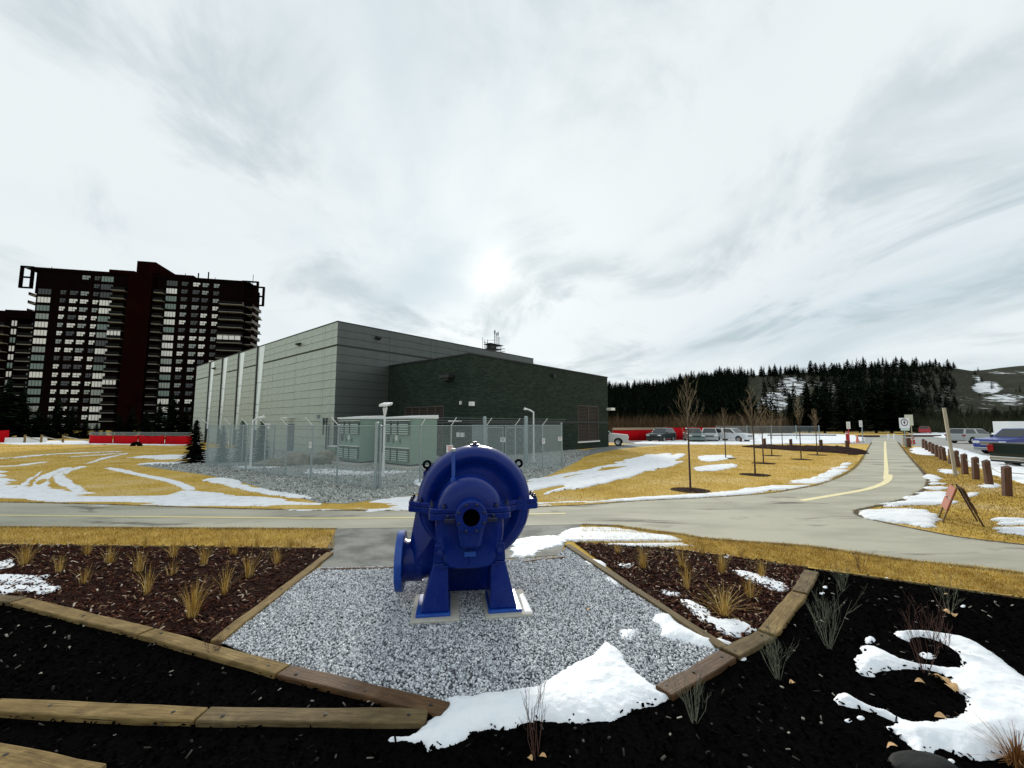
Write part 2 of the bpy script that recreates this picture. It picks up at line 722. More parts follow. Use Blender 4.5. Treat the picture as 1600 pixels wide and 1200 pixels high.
M['ground'] = ground_mat()
M['asphalt'] = asphalt_mat()
M['apron'] = mat('worn_apron_asphalt', (0.20, 0.205, 0.18), 0.8, var=(0.065, 0.07, 0.06), scale=1.6, detail=8, bump=0.4, bscale=150, bdist=0.006, lo=0.42, hi=0.62)
M['yard'] = mat('grey_yard_gravel', (0.46, 0.47, 0.43), 0.9, var=(0.20, 0.21, 0.19), scale=22, detail=9, bump=1.0, bscale=28, bdist=0.03, lo=0.38, hi=0.62)
M['yard_dark'] = mat('driveway_asphalt', (0.20, 0.215, 0.20), 0.85, var=(0.13, 0.14, 0.13), scale=1.2, detail=7, bump=0.3, bscale=80)
M['lot'] = mat('parking_lot_asphalt', (0.34, 0.34, 0.32), 0.8, var=(0.23, 0.23, 0.215), scale=0.7, detail=8, bump=0.3, bscale=80)
M['line'] = mat('yellow_road_paint', (0.80, 0.66, 0.28), 0.7, var=(0.62, 0.54, 0.30), scale=9, detail=7, lo=0.5, hi=0.7)
M['line_white'] = mat('cream_road_paint', (0.85, 0.74, 0.42), 0.7, var=(0.68, 0.58, 0.32), scale=9, detail=7, lo=0.5, hi=0.7)
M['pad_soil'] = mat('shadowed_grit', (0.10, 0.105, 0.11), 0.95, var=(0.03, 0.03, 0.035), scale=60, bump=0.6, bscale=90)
M['brown_soil'] = mat('brown_mulch_soil', (0.028, 0.009, 0.005), 0.95, spec=0.05, var=(0.012, 0.004, 0.003), scale=30, bump=0.8, bscale=60, bdist=0.02)
M['black_soil'] = mat('black_mulch_soil', (0.002, 0.002, 0.002), 0.95, var=(0.0045, 0.004, 0.004), scale=30, bump=0.8, bscale=60, bdist=0.02, spec=0.0)


def sheet(name, poly, z, material, label=None, kind='structure'):
    mb = MB()
    n = len(poly)
    ar = sum(poly[i][0] * poly[(i + 1) % n][1] - poly[(i + 1) % n][0] * poly[i][1] for i in range(n))
    if ar < 0:
        poly = poly[::-1]
    bm = bmesh.new()
    f = bm.faces.new([bm.verts.new((x, y, z)) for x, y in poly])
    bmesh.ops.triangulate(bm, faces=[f])
    me = bpy.data.meshes.new(name)
    bm.to_mesh(me)
    bm.free()
    me.materials.append(material)
    return tag(mesh_obj(name, me), label, None, None, kind)


S = 3500
sheet('ground', [(-S, -60), (S, -60), (S, S), (-S, S)], 0.0, M['ground'], 'dry straw coloured lawn and open ground')

path_far = [(-500, 777), (0, 785), (100, 787), (200, 790), (400, 796), (560, 798), (700, 798), (830, 793), (920, 789), (1000, 783), (1120, 777), (1200, 771), (1245, 764), (1280, 757), (1312, 745), (1330, 735), (1342, 724), (1350, 712), (1357, 700), (1362, 691), (1366, 685)]
path_right = [(1398, 685), (1403, 691), (1410, 700), (1422, 715), (1440, 735), (1449, 748), (1449, 757), (1442, 766), (1425, 775), (1400, 784), (1365, 792), (1342, 797), (1337, 800), (1342, 806), (1360, 812), (1400, 821), (1450, 831), (1500, 840), (1600, 852), (2000, 895)]
path_near = [(2000, 960), (1600, 897), (1390, 873), (1264, 855), (1110, 843), (1060, 835), (1000, 828), (960, 822), (910, 820), (824, 822), (700, 824), (525, 827), (300, 826), (0, 824), (-500, 822)]
PATH = UL(path_far + path_right + path_near)
sheet('path', PATH, 0.012, M['asphalt'], 'grey asphalt shared path curving across and away to the right')


def ribbon(pts, width, z, name, m, taper=1.0, label=None):
    mb = MB()
    P = [Vector((*p, z)) for p in pts]
    vs_ = []
    for i, p in enumerate(P):
        t = (P[min(i + 1, len(P) - 1)] - P[max(i - 1, 0)]).normalized()
        nrm_ = Vector((-t.y, t.x, 0))
        w = width[i] if isinstance(width, (list, tuple)) else width
        vs_ += [p + nrm_ * w / 2, p - nrm_ * w / 2]
    mb.add(vs_, [(2 * i, 2 * i + 1, 2 * i + 3, 2 * i + 2) for i in range(len(P) - 1)])
    return tag(mb.build(name, m), label, None, None, 'structure')


def dense(pts, n=6):
    q = []
    for i in range(len(pts) - 1):
        for k in range(n):
            p0 = pts[max(i - 1, 0)]
            p1, p2 = pts[i], pts[i + 1]
            p3 = pts[min(i + 2, len(pts) - 1)]
            t = k / n
            q.append(tuple(0.5 * (2 * p1[j] + (p2[j] - p0[j]) * t + (2 * p0[j] - 5 * p1[j] + 4 * p2[j] - p3[j]) * t * t + (3 * p1[j] - p0[j] - 3 * p2[j] + p3[j]) * t ** 3) for j in range(len(p1))))
    q.append(pts[-1])
    return q


ribbon(UL([(-500, 801), (0, 806), (300, 809), (500, 811), (640, 810), (760, 806), (884, 803)]), 0.10, 0.017, 'path_centre_line', M['line'], label='yellow centre line running along the path to the left')
ribbon(dense(UL([(1252, 783), (1300, 775), (1350, 766), (1376, 758), (1388, 750), (1390, 742)])), 0.2, 0.017, 'path_centre_line', M['line_white'], label='thick cream line bending round the corner of the path')
ribbon(UL([(1384, 750), (1385, 735), (1384, 720), (1383, 700), (1383, 690)]), 0.16, 0.0175, 'path_centre_line', M['line_white'], label='cream line leading straight up the path to the car park')

APRON = UL([(525, 826), (910, 819), (884, 845), (876, 868), (800, 873), (640, 884), (500, 889), (512, 857)])
sheet('apron', APRON, 0.008, M['apron'], 'patchy damp asphalt apron behind the blue pump')
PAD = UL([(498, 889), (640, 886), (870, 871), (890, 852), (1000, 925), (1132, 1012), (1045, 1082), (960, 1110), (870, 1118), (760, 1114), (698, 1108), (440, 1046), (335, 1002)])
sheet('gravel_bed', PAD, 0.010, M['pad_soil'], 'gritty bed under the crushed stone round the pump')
BEDL = UL([(-420, 842), (0, 851), (300, 854), (522, 858), (336, 1001), (228, 985), (30, 938), (-60, 925), (-420, 888)])
BEDR = UL([(897, 848), (1060, 859), (1262, 887), (1247, 924), (1192, 990), (1140, 1017), (1000, 923)])
sheet('mulch_bed', BEDL, 0.010, M['brown_soil'], 'soil of the brown mulch bed left of the pump')
sheet('mulch_bed', BEDR, 0.010, M['brown_soil'], 'soil of the brown mulch bed right of the pump')
BLACK = UL([(-420, 880), (-60, 918), (30, 935), (228, 985), (440, 1046), (700, 1108), (870, 1116), (1042, 1080), (1140, 1015), (1192, 985), (1265, 888), (1600, 936), (1900, 978)]) + [(9, 0.4), (9, -3), (-9, -3), (-9, 3.5)]
sheet('black_mulch_bed', BLACK, 0.006, M['black_soil'], 'black mulch ground in the foreground')
YARD = UL([(215, 727), (300, 722), (308, 706), (330, 700), (560, 700), (900, 703), (925, 704), (905, 720), (860, 742), (825, 752), (690, 768), (600, 780), (540, 787), (500, 786), (455, 775), (400, 760), (365, 750), (320, 742), (270, 735)])
sheet('gravel_yard', YARD, 0.004, M['yard'], 'pale grey gravel yard around the fenced cabinets')
DRIVE = UL([(888, 716), (915, 703), (950, 697), (1000, 691), (1250, 690), (1245, 694), (1040, 695), (1000, 698), (960, 703), (930, 709), (905, 716)])
sheet('driveway', DRIVE, 0.006, M['yard_dark'], 'dark asphalt drive along the brick building')
LOT = UL([(1398, 694), (1440, 698), (1470, 706), (1520, 724), (1600, 752), (1800, 830)]) + [(60, 14), (95, 40), (130, 66), (130, 82), (8, 82), (8, 52), (14, 47)]
sheet('parking_lot', LOT, 0.005, M['lot'], 'grey asphalt car park on the right beyond the bollards')

# ================================================================== gravel, mulch chips, grass (countless pieces)
rng = np.random.default_rng(7)
ICO_V = []
_t = (1 + 5 ** .5) / 2
for a_, b_ in ((-1, _t), (1, _t), (-1, -_t), (1, -_t)):
    ICO_V.append((a_, b_, 0))
for a_, b_ in ((-1, _t), (1, _t), (-1, -_t), (1, -_t)):
    ICO_V.append((0, a_, b_))
for a_, b_ in ((_t, -1), (_t, 1), (-_t, -1), (-_t, 1)):
    ICO_V.append((a_, 0, b_))
ICO_V = np.array(ICO_V) / math.hypot(1, _t)
ICO_F = np.array([(0, 11, 5), (0, 5, 1), (0, 1, 7), (0, 7, 10), (0, 10, 11), (1, 5, 9), (5, 11, 4), (11, 10, 2), (10, 7, 6), (7, 1, 8), (3, 9, 4), (3, 4, 2), (3, 2, 6), (3, 6, 8), (3, 8, 9), (4, 9, 5), (2, 4, 11), (6, 2, 10), (8, 6, 7), (9, 8, 1)])


def rand_rot(n, rng):
    q = rng.normal(size=(n, 4))
    q /= np.linalg.norm(q, axis=1)[:, None]
    w, x, y, z = q.T
    return np.stack([1 - 2 * (y * y + z * z), 2 * (x * y - z * w), 2 * (x * z + y * w), 2 * (x * y + z * w), 1 - 2 * (x * x + z * z), 2 * (y * z - x * w), 2 * (x * z - y * w), 2 * (y * z + x * w), 1 - 2 * (x * x + y * y)], 1).reshape(n, 3, 3)


def stones(name, pts, size, z, m, label, smin=0.6, smax=1.4):
    n = len(pts)
    R_ = rand_rot(n, rng)
    sc = rng.uniform(smin, smax, (n, 1, 1)) * size * rng.uniform(0.55, 1.15, (n, 1, 3))
    V = ICO_V[None] * (1 + rng.uniform(-0.25, 0.25, (n, 12, 1))) * sc
    V = np.einsum('nij,nkj->nki', R_, V)
    V[..., 0] += pts[:, None, 0]
    V[..., 1] += pts[:, None, 1]
    V[..., 2] += (z + size * rng.uniform(0.1, 0.9, n))[:, None]
    Fc = (ICO_F[None] + (np.arange(n) * 12)[:, None, None]).reshape(-1, 3)
    o = np_obj(name, V.reshape(-1, 3), Fc, m)
    return tag(o, label, None, None, 'stuff')


BOX_F = np.array([(0, 3, 2, 1), (4, 5, 6, 7), (0, 1, 5, 4), (1, 2, 6, 5), (2, 3, 7, 6), (3, 0, 4, 7)])
BOX_V = np.array([(-1, -1, -1), (1, -.7, -1), (.9, 1, -1), (-.9, .8, -1), (-1, -.8, 1), (.9, -1, 1), (1, .7, 1), (-.8, 1, 1)], float)


def chips(name, pts, m, label, lmin=0.015, lmax=0.04, z=0.012, tilt=0.45):
    n = len(pts)
    sc = np.stack([rng.uniform(lmin, lmax, n), rng.uniform(0.004, 0.011, n), rng.uniform(0.0015, 0.004, n)], 1)[:, None, :]
    V = BOX_V[None] * sc
    a = rng.uniform(0, math.pi * 2, n)
    ti = rng.normal(0, tilt, n)
    x, y, zz = V[..., 0], V[..., 1], V[..., 2]
    x2 = x * np.cos(ti)[:, None] - zz * np.sin(ti)[:, None]
    z2 = x * np.sin(ti)[:, None] + zz * np.cos(ti)[:, None]
    X = x2 * np.cos(a)[:, None] - y * np.sin(a)[:, None] + pts[:, None, 0]
    Y = x2 * np.sin(a)[:, None] + y * np.cos(a)[:, None] + pts[:, None, 1]
    Z = z2 + z + rng.uniform(0.0, 0.02, n)[:, None]
    Fc = (BOX_F[None] + (np.arange(n) * 8)[:, None, None]).reshape(-1, 4)
    o = np_obj(name, np.stack([X, Y, Z], -1).reshape(-1, 3), Fc, m)
    return tag(o, label, None, None, 'stuff')


def blades(name, pts, hmin, hmax, wid, m, label, z=0.0, lean=0.9):
    n = len(pts)
    h = rng.uniform(hmin, hmax, n)
    a = rng.uniform(0, 2 * math.pi, n)
    le = np.abs(rng.normal(0, lean, n))
    dx, dy = np.cos(a) * le * h, np.sin(a) * le * h
    b = rng.uniform(0, 2 * math.pi, n)
    w = wid * rng.uniform(0.6, 1.3, n)
    V = np.zeros((n, 3, 3))
    V[:, 0] = np.stack([pts[:, 0] - np.cos(b) * w, pts[:, 1] - np.sin(b) * w, np.full(n, z)], 1)
    V[:, 1] = np.stack([pts[:, 0] + np.cos(b) * w, pts[:, 1] + np.sin(b) * w, np.full(n, z)], 1)
    V[:, 2] = np.stack([pts[:, 0] + dx, pts[:, 1] + dy, z + h / np.sqrt(1 + le * le)], 1)
    o = np_obj(name, V.reshape(-1, 3), np.arange(n * 3).reshape(n, 3), m)
    return tag(o, label, None, None, 'stuff')


M['stone'] = island_mat('crushed_stone', [(0.0, (0.10, 0.11, 0.13)), (0.25, (0.36, 0.38, 0.41)), (0.6, (0.62, 0.645, 0.67)), (1.0, (0.86, 0.87, 0.88))], 0.75)
M['chip_brown'] = island_mat('brown_wood_chip', [(0.0, (0.008, 0.003, 0.002)), (0.5, (0.04, 0.011, 0.006)), (0.86, (0.11, 0.034, 0.017)), (0.96, (0.36, 0.25, 0.16)), (1.0, (0.65, 0.55, 0.45))], 0.9, 0.1)
M['chip_black'] = island_mat('black_wood_chip', [(0.0, (0.001, 0.001, 0.001)), (0.80, (0.0025, 0.0025, 0.0025)), (0.92, (0.010, 0.0096, 0.0088)), (0.97, (0.055, 0.052, 0.046)), (1.0, (0.42, 0.39, 0.33))], 0.95, 0.0)
M['straw'] = island_mat('straw_blade', [(0.0, (0.34, 0.18, 0.018)), (0.4, (0.66, 0.45, 0.095)), (0.75, (0.82, 0.63, 0.22)), (1.0, (0.90, 0.76, 0.36))], 0.85, 0.1, patch=(2.2, (0.60, 0.52, 0.42)))
M['straw_tuft'] = island_mat('golden_tuft_blade', [(0.0, (0.28, 0.16, 0.03)), (0.45, (0.52, 0.32, 0.07)), (0.8, (0.70, 0.50, 0.16)), (1.0, (0.80, 0.66, 0.34))], 0.8, 0.2)


chips('brown_mulch', scatter(BEDL, 9500, rng), M['chip_brown'], 'brown wood chip mulch left of the pump')
chips('brown_mulch', scatter(BEDR, 5200, rng), M['chip_brown'], 'brown wood chip mulch right of the pump')
OCT_V = np.array([(1, 0, 0), (-1, 0, 0), (0, 1, 0), (0, -1, 0), (0, 0, 1), (0, 0, -1)], float)
OCT_F = np.array([(0, 2, 4), (2, 1, 4), (1, 3, 4), (3, 0, 4), (2, 0, 5), (1, 2, 5), (3, 1, 5), (0, 3, 5)])


def pebbles(name, pts, size, z, m, label):
    n = len(pts)
    V = OCT_V[None] * rng.uniform(0.5, 1.2, (n, 6, 1)) * rng.uniform(0.5, 1.3, (n, 1, 1)) * size
    V = np.einsum('nij,nkj->nki', rand_rot(n, rng), V)
    V[..., :2] += pts[:, None, :]
    V[..., 2] += (z + size * rng.uniform(0.1, 0.9, n))[:, None]
    o_ = np_obj(name, V.reshape(-1, 3), (OCT_F[None] + (np.arange(n) * 6)[:, None, None]).reshape(-1, 3), m)
    return tag(o_, label, None, None, 'stuff')


M['yard_stone'] = island_mat('yard_stone', [(0.0, (0.10, 0.105, 0.10)), (0.4, (0.34, 0.35, 0.325)), (0.75, (0.54, 0.55, 0.51)), (1.0, (0.78, 0.78, 0.74))], 0.85)
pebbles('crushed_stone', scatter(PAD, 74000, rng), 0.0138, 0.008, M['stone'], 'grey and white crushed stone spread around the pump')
pebbles('yard_gravel', scatter(YARD, 42000, rng), 0.036, 0.002, M['yard_stone'], 'loose grey gravel covering the fenced yard')
near_black = [p for p in BLACK]
chips('black_mulch', scatter(near_black, 36000, rng), M['chip_black'], 'black wood chip mulch covering the foreground', 0.007, 0.026, 0.008, 0.5)

STRIP_L = UL([(-420, 823), (0, 825), (300, 827), (524, 828), (522, 856), (300, 853), (0, 849), (-420, 840)])
STRIP_R = UL([(912, 822), (960, 824), (1000, 830), (1060, 837), (1110, 845), (1264, 857), (1390, 875), (1600, 900), (1900, 940), (1900, 974), (1600, 933), (1262, 885), (1060, 857), (900, 847)])
LAWN_R = UL([(838, 774), (860, 771), (980, 744), (1066, 720), (1060, 708), (1000, 712), (920, 736), (905, 718), (960, 704), (1040, 696), (1245, 695), (1340, 708), (1340, 724), (1310, 744), (1280, 755), (1200, 769), (1120, 775), (1000, 781), (900, 787), (850, 788)])
LAWN_L = UL([(-300, 690), (0, 694), (310, 700), (300, 722), (215, 727), (320, 744), (400, 762), (500, 788), (400, 793), (200, 787), (0, 782), (-400, 774)])
VERGE_R = UL([(1411, 698), (1425, 700), (1470, 712), (1500, 724), (1560, 745), (1620, 765), (1900, 850), (1900, 880), (1600, 849), (1500, 837), (1400, 818), (1340, 803), (1400, 787), (1440, 769), (1452, 752), (1442, 733)])
blades('dry_grass', scatter(STRIP_L, 30000, rng), 0.03, 0.085, 0.0045, M['straw'], 'dry yellow grass verge above the left mulch bed', 0.0, 1.0)
blades('dry_grass', scatter(STRIP_R, 40000, rng), 0.02, 0.07, 0.0045, M['straw'], 'dry yellow grass verge along the near edge of the path', 0.0, 1.1)
blades('dry_grass', scatter(LAWN_R, 90000, rng), 0.02, 0.06, 0.008, M['straw'], 'dry golden lawn with young trees right of the pump', 0.0, 1.3)
blades('dry_grass', scatter(LAWN_L, 70000, rng), 0.02, 0.06, 0.009, M['straw'], 'dry golden lawn in front of the tower', 0.0, 1.3)
M['straw_dull'] = island_mat('dull_straw_blade', [(0.0, (0.13, 0.075, 0.012)), (0.45, (0.30, 0.185, 0.03)), (0.8, (0.44, 0.30, 0.07)), (1.0, (0.6, 0.46, 0.18))], 0.85, 0.2)
blades('dry_grass', scatter(VERGE_R, 50000, rng), 0.02, 0.06, 0.007, M['straw_dull'], 'dull brown grass verge below the wooden bollards', 0.0, 1.2)




def along(pts, n, sd, closed=False):
    P = np.asarray(dense(UL(pts), 4))
    seg = np.hypot(*(P[1:] - P[:-1]).T)
    cs = np.concatenate([[0], np.cumsum(seg)])
    t = rng.uniform(0, cs[-1], n)
    q_ = np.stack([np.interp(t, cs, P[:, 0]), np.interp(t, cs, P[:, 1])], 1)
    clump = 0.05 * fbm(q_[:, 0] * 3, q_[:, 1] * 3, 4, 3)[:, None]
    return q_ + rng.normal(0, sd, (n, 2)) + clump


blades('edge_grass', along(path_far[1:18], 16000, 0.05), 0.02, 0.06, 0.006, M['straw'], 'ragged dry grass along the far edge of the path', 0.0, 1.2)
blades('edge_grass', along(path_near[1:8], 9000, 0.04), 0.02, 0.06, 0.005, M['straw'], 'ragged dry grass along the near right edge of the path', 0.0, 1.2)
blades('edge_grass', along(path_near[11:], 7000, 0.035), 0.02, 0.06, 0.005, M['straw'], 'ragged dry grass along the near left edge of the path', 0.0, 1.2)
blades('edge_grass', along(path_right[1:], 9000, 0.05), 0.02, 0.06, 0.006, M['straw_dull'], 'ragged dry grass along the verge beside the bollards', 0.0, 1.2)
M['edge_seam'] = mat('dark_edge_seam', (0.075, 0.06, 0.035), 0.9, var=(0.03, 0.024, 0.015), scale=6, bump=0.5, bscale=40)  # dark brown, randomly mottled colour of the seams along the path edges
_r = random.Random(2)
for pts_, lab in ((path_far[1:20], 'dark brown seam along the far edge of the path'), (path_near[1:9], 'dark brown seam along the near right edge of the path'), (path_near[11:], 'dark brown seam along the near left edge of the path'), (path_right[1:], 'dark brown seam along the verge edge of the path')):
    pp = dense(UL(pts_), 14)
    ribbon(pp, [0.07 + 0.07 * _r.random() for _ in pp], 0.0145, 'path_edge_seam', M['edge_seam'], label=lab)


# ================================================================== snow
def snow(outline, label, h=0.05, amp=0.03, cell=None, seed=0, streak=None, px=True, mname='snow', z=0.012, nscale=5.0, edge=0.10, smooth=1, name='snow_patch'):
    poly = UL(outline) if px else outline
    if smooth:
        poly = smooth_poly(poly, smooth)
    P = np.asarray(poly)
    lo, hi = P.min(0) - 0.15, P.max(0) + 0.15
    ext = hi - lo
    if cell is None:
        cell = float(np.clip(max(ext) / 260, 0.012, 0.12))
    nx, ny = int(ext[0] / cell) + 2, int(ext[1] / cell) + 2
    gx, gy = np.meshgrid(lo[0] + np.arange(nx) * cell, lo[1] + np.arange(ny) * cell)
    d = sdf(gx, gy, poly)
    d = d + amp * (fbm(gx * nscale, gy * nscale, seed, 4) * 1.3 + 0.8 * fbm(gx * nscale * 5, gy * nscale * 5, seed + 5, 3))
    if streak:
        ang, fr, sa = streak
        ca, sa_ = math.cos(ang), math.sin(ang)
        u, w = gx * ca + gy * sa_, -gx * sa_ + gy * ca
        d = np.minimum(d, sa * 0.8) + sa * (fbm(u * 0.25, w * fr, seed + 9, 4) * 2.6 - 0.1)
    dz = np.clip(d, 0, None)
    Z = z + h * (1 - np.exp(-dz / edge)) * (1 + 0.45 * fbm(gx * 2.2, gy * 2.2, seed + 3, 3) + 0.22 * fbm(gx * 11, gy * 11, seed + 4, 3))
    Z = np.where(d > 0, Z, z + np.clip(d, -0.05, 0) * 1.2)
    keep = d > -cell * 1.6
    idx = np.arange(nx * ny).reshape(ny, nx)
    q = np.stack([idx[:-1, :-1], idx[:-1, 1:], idx[1:, 1:], idx[1:, :-1]], -1).reshape(-1, 4)
    kf = keep.ravel()[q].all(1)
    q = q[kf]
    used, inv = np.unique(q, return_inverse=True)
    V = np.stack([gx.ravel(), gy.ravel(), Z.ravel()], 1)[used]
    o = np_obj(name, V, inv.reshape(-1, 4), M[mname], smooth=True)
    return tag(o, label, None, None, 'stuff')


snow([(945, 1005), (958, 1013), (972, 1028), (985, 1042), (1010, 1065), (1030, 1080), (1054, 1093), (1035, 1101), (990, 1108), (965, 1127), (930, 1131), (880, 1132), (845, 1128), (820, 1130), (800, 1143), (770, 1140), (742, 1146), (720, 1160), (690, 1173), (662, 1174), (650, 1160), (625, 1162), (603, 1160), (612, 1152), (640, 1150), (660, 1136), (688, 1118), (700, 1102), (694, 1093), (760, 1086), (830, 1078), (860, 1062), (900, 1040), (930, 1024)], 'large white snow patch spilling over the front edge of the stones', 0.06, 0.03, seed=1)
snow([(1014, 966), (1026, 959), (1055, 958), (1064, 965), (1058, 975), (1080, 985), (1112, 1000), (1130, 999), (1156, 1012), (1125, 1014), (1112, 1019), (1080, 1009), (1030, 999), (1034, 987), (1020, 974)], 'snow patch on the stones against the right diagonal timber', 0.05, 0.02, seed=2)
snow([(964, 990), (972, 984), (1003, 985), (993, 993), (988, 1005), (968, 1002)], 'small snow patch on the stones above the large patch', 0.035, 0.012, seed=3)
snow([(941, 904), (955, 899), (978, 922), (955, 914)], 'small snow lump on the stones near the diagonal timber', 0.035, 0.012, seed=4)
snow([(910, 874), (935, 875), (954, 886), (918, 887)], 'snow scrap at the far corner of the stones', 0.035, 0.012, seed=5)
snow([(960, 881), (997, 881), (980, 892)], 'snow scrap at the top of the right brown mulch bed', 0.03, 0.012, seed=6)
snow([(1058, 938), (1080, 937), (1107, 954), (1112, 969), (1155, 968), (1180, 985), (1150, 1002), (1122, 988), (1092, 969)], 'snow patch in the low corner of the right brown bed', 0.05, 0.02, seed=7)
snow([(1026, 922), (1062, 926), (1066, 934), (1040, 932)], 'thin snow scrap on the right brown mulch beside the timber', 0.025, 0.02, seed=8)
snow([(1138, 892), (1160, 891), (1205, 904), (1238, 918), (1226, 928), (1200, 921), (1175, 911)], 'long snow scrap in the upper part of the right brown bed', 0.035, 0.02, seed=9)
snow([(866, 836), (912, 821), (960, 825), (1000, 831), (1060, 843), (1082, 852), (1000, 854), (920, 850), (896, 850)], 'snow lying on the verge between path and right brown bed', 0.035, 0.05, seed=10, streak=(0.0, 5, 0.09))
snow([(790, 870), (816, 838), (866, 837), (886, 846), (872, 853), (845, 862), (820, 871)], 'broken snow on the apron just right of the pump', 0.03, 0.06, seed=11, streak=(0.2, 5, 0.07))
snow([(1392, 988), (1430, 986), (1472, 992), (1515, 1000), (1557, 1026), (1600, 1060), (1700, 1120), (1720, 1190), (1600, 1166), (1557, 1186), (1536, 1191), (1511, 1189), (1479, 1173), (1464, 1170), (1455, 1180), (1440, 1187), (1430, 1181), (1424, 1166), (1396, 1146), (1386, 1138), (1405, 1135), (1379, 1118), (1345, 1110), (1300, 1099), (1313, 1082), (1334, 1091), (1351, 1103), (1387, 1115), (1419, 1132), (1462, 1128), (1504, 1124), (1514, 1109), (1506, 1096), (1513, 1090), (1494, 1081), (1483, 1058), (1451, 1048), (1409, 1045), (1370, 1052), (1360, 1061), (1333, 1052), (1339, 1039), (1331, 1028), (1351, 1022), (1344, 1013), (1360, 1010), (1387, 1021), (1409, 1033), (1441, 1040), (1472, 1044), (1508, 1047), (1503, 1030), (1490, 1015), (1462, 1001), (1441, 997), (1421, 998), (1424, 1006), (1409, 1000)], 'sprawling white snow patch on the black mulch at lower right', 0.07, 0.02, seed=12, smooth=1)
snow([(1351, 1000), (1358, 995), (1368, 999), (1364, 1007), (1353, 1007)], 'tiny snow lump on black mulch above the sprawling patch', 0.04, 0.01, seed=13)
snow([(1433, 1024), (1447, 1020), (1466, 1028), (1450, 1032)], 'snow scrap beside the shrub inside the sprawling patch', 0.03, 0.01, seed=14)
snow([(-60, 884), (0, 880), (17, 873), (22, 882), (12, 890), (-60, 895)], 'snow strip at the far left edge of the left brown bed', 0.03, 0.03, seed=15)
snow([(-60, 902), (0, 900), (35, 900), (73, 910), (97, 922), (63, 930), (35, 923), (0, 931), (-60, 925)], 'ragged snow patch at the left edge above the border timber', 0.035, 0.04, seed=16, streak=(0.0, 7, 0.06))
snow([(52, 903), (78, 898), (80, 903), (58, 908)], 'thin snow scrap on the left brown mulch', 0.02, 0.02, seed=17)
for i, (x, y, w) in enumerate(((1180, 985, 5), (1285, 928, 5), (1290, 918, 4), (1497, 1000, 6), (1345, 1123, 6), (1325, 1127, 6), (1463, 1193, 7), (1486, 1191, 6), (1135, 870, 6), (1160, 1030, 7), (1505, 948, 4), (1385, 905, 4))):
    snow([(x - w, y), (x, y - w * .5), (x + w, y), (x, y + w * .6)], 'last scrap of melting snow on the mulch at right', 0.02, 0.006, seed=20 + i)

# lawn left: bands and wheel tracks
snow([(-420, 715), (0, 734), (8, 746), (25, 756), (64, 762), (127, 768), (191, 775), (255, 775), (293, 766), (350, 770), (387, 775), (450, 784), (512, 787), (560, 786), (600, 781), (670, 774), (670, 799), (575, 799), (475, 800), (400, 797), (300, 795), (212, 793), (102, 790), (64, 785), (0, 780), (-420, 770)], 'long snow band on the far side of the path at left', 0.05, 0.10, seed=31, mname='snow_dirty', nscale=2.0, streak=(0.0, 1.6, 0.18), edge=0.15)


def track(pts, width, label, seed, amp=0.10, h=0.03, streak=0.05):
    width *= 0.72
    amp *= 0.6
    P = dense(UL(pts), 5)
    l_, r_ = [], []
    for i, p in enumerate(P):
        a = Vector(P[min(i + 1, len(P) - 1)]) - Vector(P[max(i - 1, 0)])
        a.normalize()
        l_.append((p[0] - a.y * width / 2, p[1] + a.x * width / 2))
        r_.append((p[0] + a.y * width / 2, p[1] - a.x * width / 2))
    a = Vector(P[-1]) - Vector(P[0])
    return snow(l_ + r_[::-1], label, h, amp, seed=seed, px=False, mname='snow_dirty', nscale=2.5, streak=(math.atan2(a.y, a.x), 3, streak), smooth=0, name='snow_track')


track([(33, 765), (48, 748), (70, 736)], 0.28, 'thin curved snow track, leftmost on the left lawn', 41)
track([(60, 764), (70, 747), (105, 731)], 0.55, 'broad curved snow track on the left lawn', 42)
track([(128, 768), (98, 752), (96, 740), (130, 729)], 0.45, 'hooked snow track bending round on the left lawn', 43)
track([(-300, 738), (0, 729), (46, 725), (70, 722)], 0.55, 'snow track entering the left lawn from the frame edge', 44)
track([(-300, 726), (0, 717), (64, 711), (127, 708), (185, 706)], 0.75, 'upper snow track across the left lawn', 45, 0.25, streak=0.25)
track([(140, 724), (165, 716), (192, 709)], 0.6, 'short slanting snow track at the back of the left lawn', 46, 0.2, streak=0.2)
track([(110, 714), (150, 712), (180, 709)], 0.5, 'faint snow streak at the back of the left lawn', 47, 0.2, streak=0.2)
track([(168, 731), (212, 741), (266, 751), (300, 766)], 0.5, 'snow track curving right towards the gravel yard', 48)
snow([(205, 713), (285, 711), (310, 714), (300, 724), (212, 727), (249, 720)], 'snow sheet at the foot of the dark spruce', 0.04, 0.3, seed=49, mname='snow_dirty', nscale=1.2, streak=(0, 0.8, 0.3))
snow([(310, 749), (365, 746), (385, 760), (455, 772), (500, 779), (470, 780), (400, 770), (345, 757)], 'snow strip along the edge of the gravel yard', 0.04, 0.12, seed=50, mname='snow_dirty', nscale=2.0)
snow([(645, 751), (660, 748), (668, 757), (648, 760)], 'snow slab lying on the gravel inside the fence', 0.05, 0.03, seed=51)
snow([(470, 733), (520, 732), (560, 738), (640, 735), (620, 741), (540, 743), (480, 739)], 'thin snow on the gravel in front of the cabinets', 0.02, 0.15, seed=52, mname='snow_dirty', nscale=2, streak=(0.3, 2, 0.15))
snow([(360, 729), (420, 727), (440, 731), (380, 733)], 'thin snow inside the fence beside the evergreens', 0.02, 0.1, seed=53, mname='snow_dirty', nscale=2)
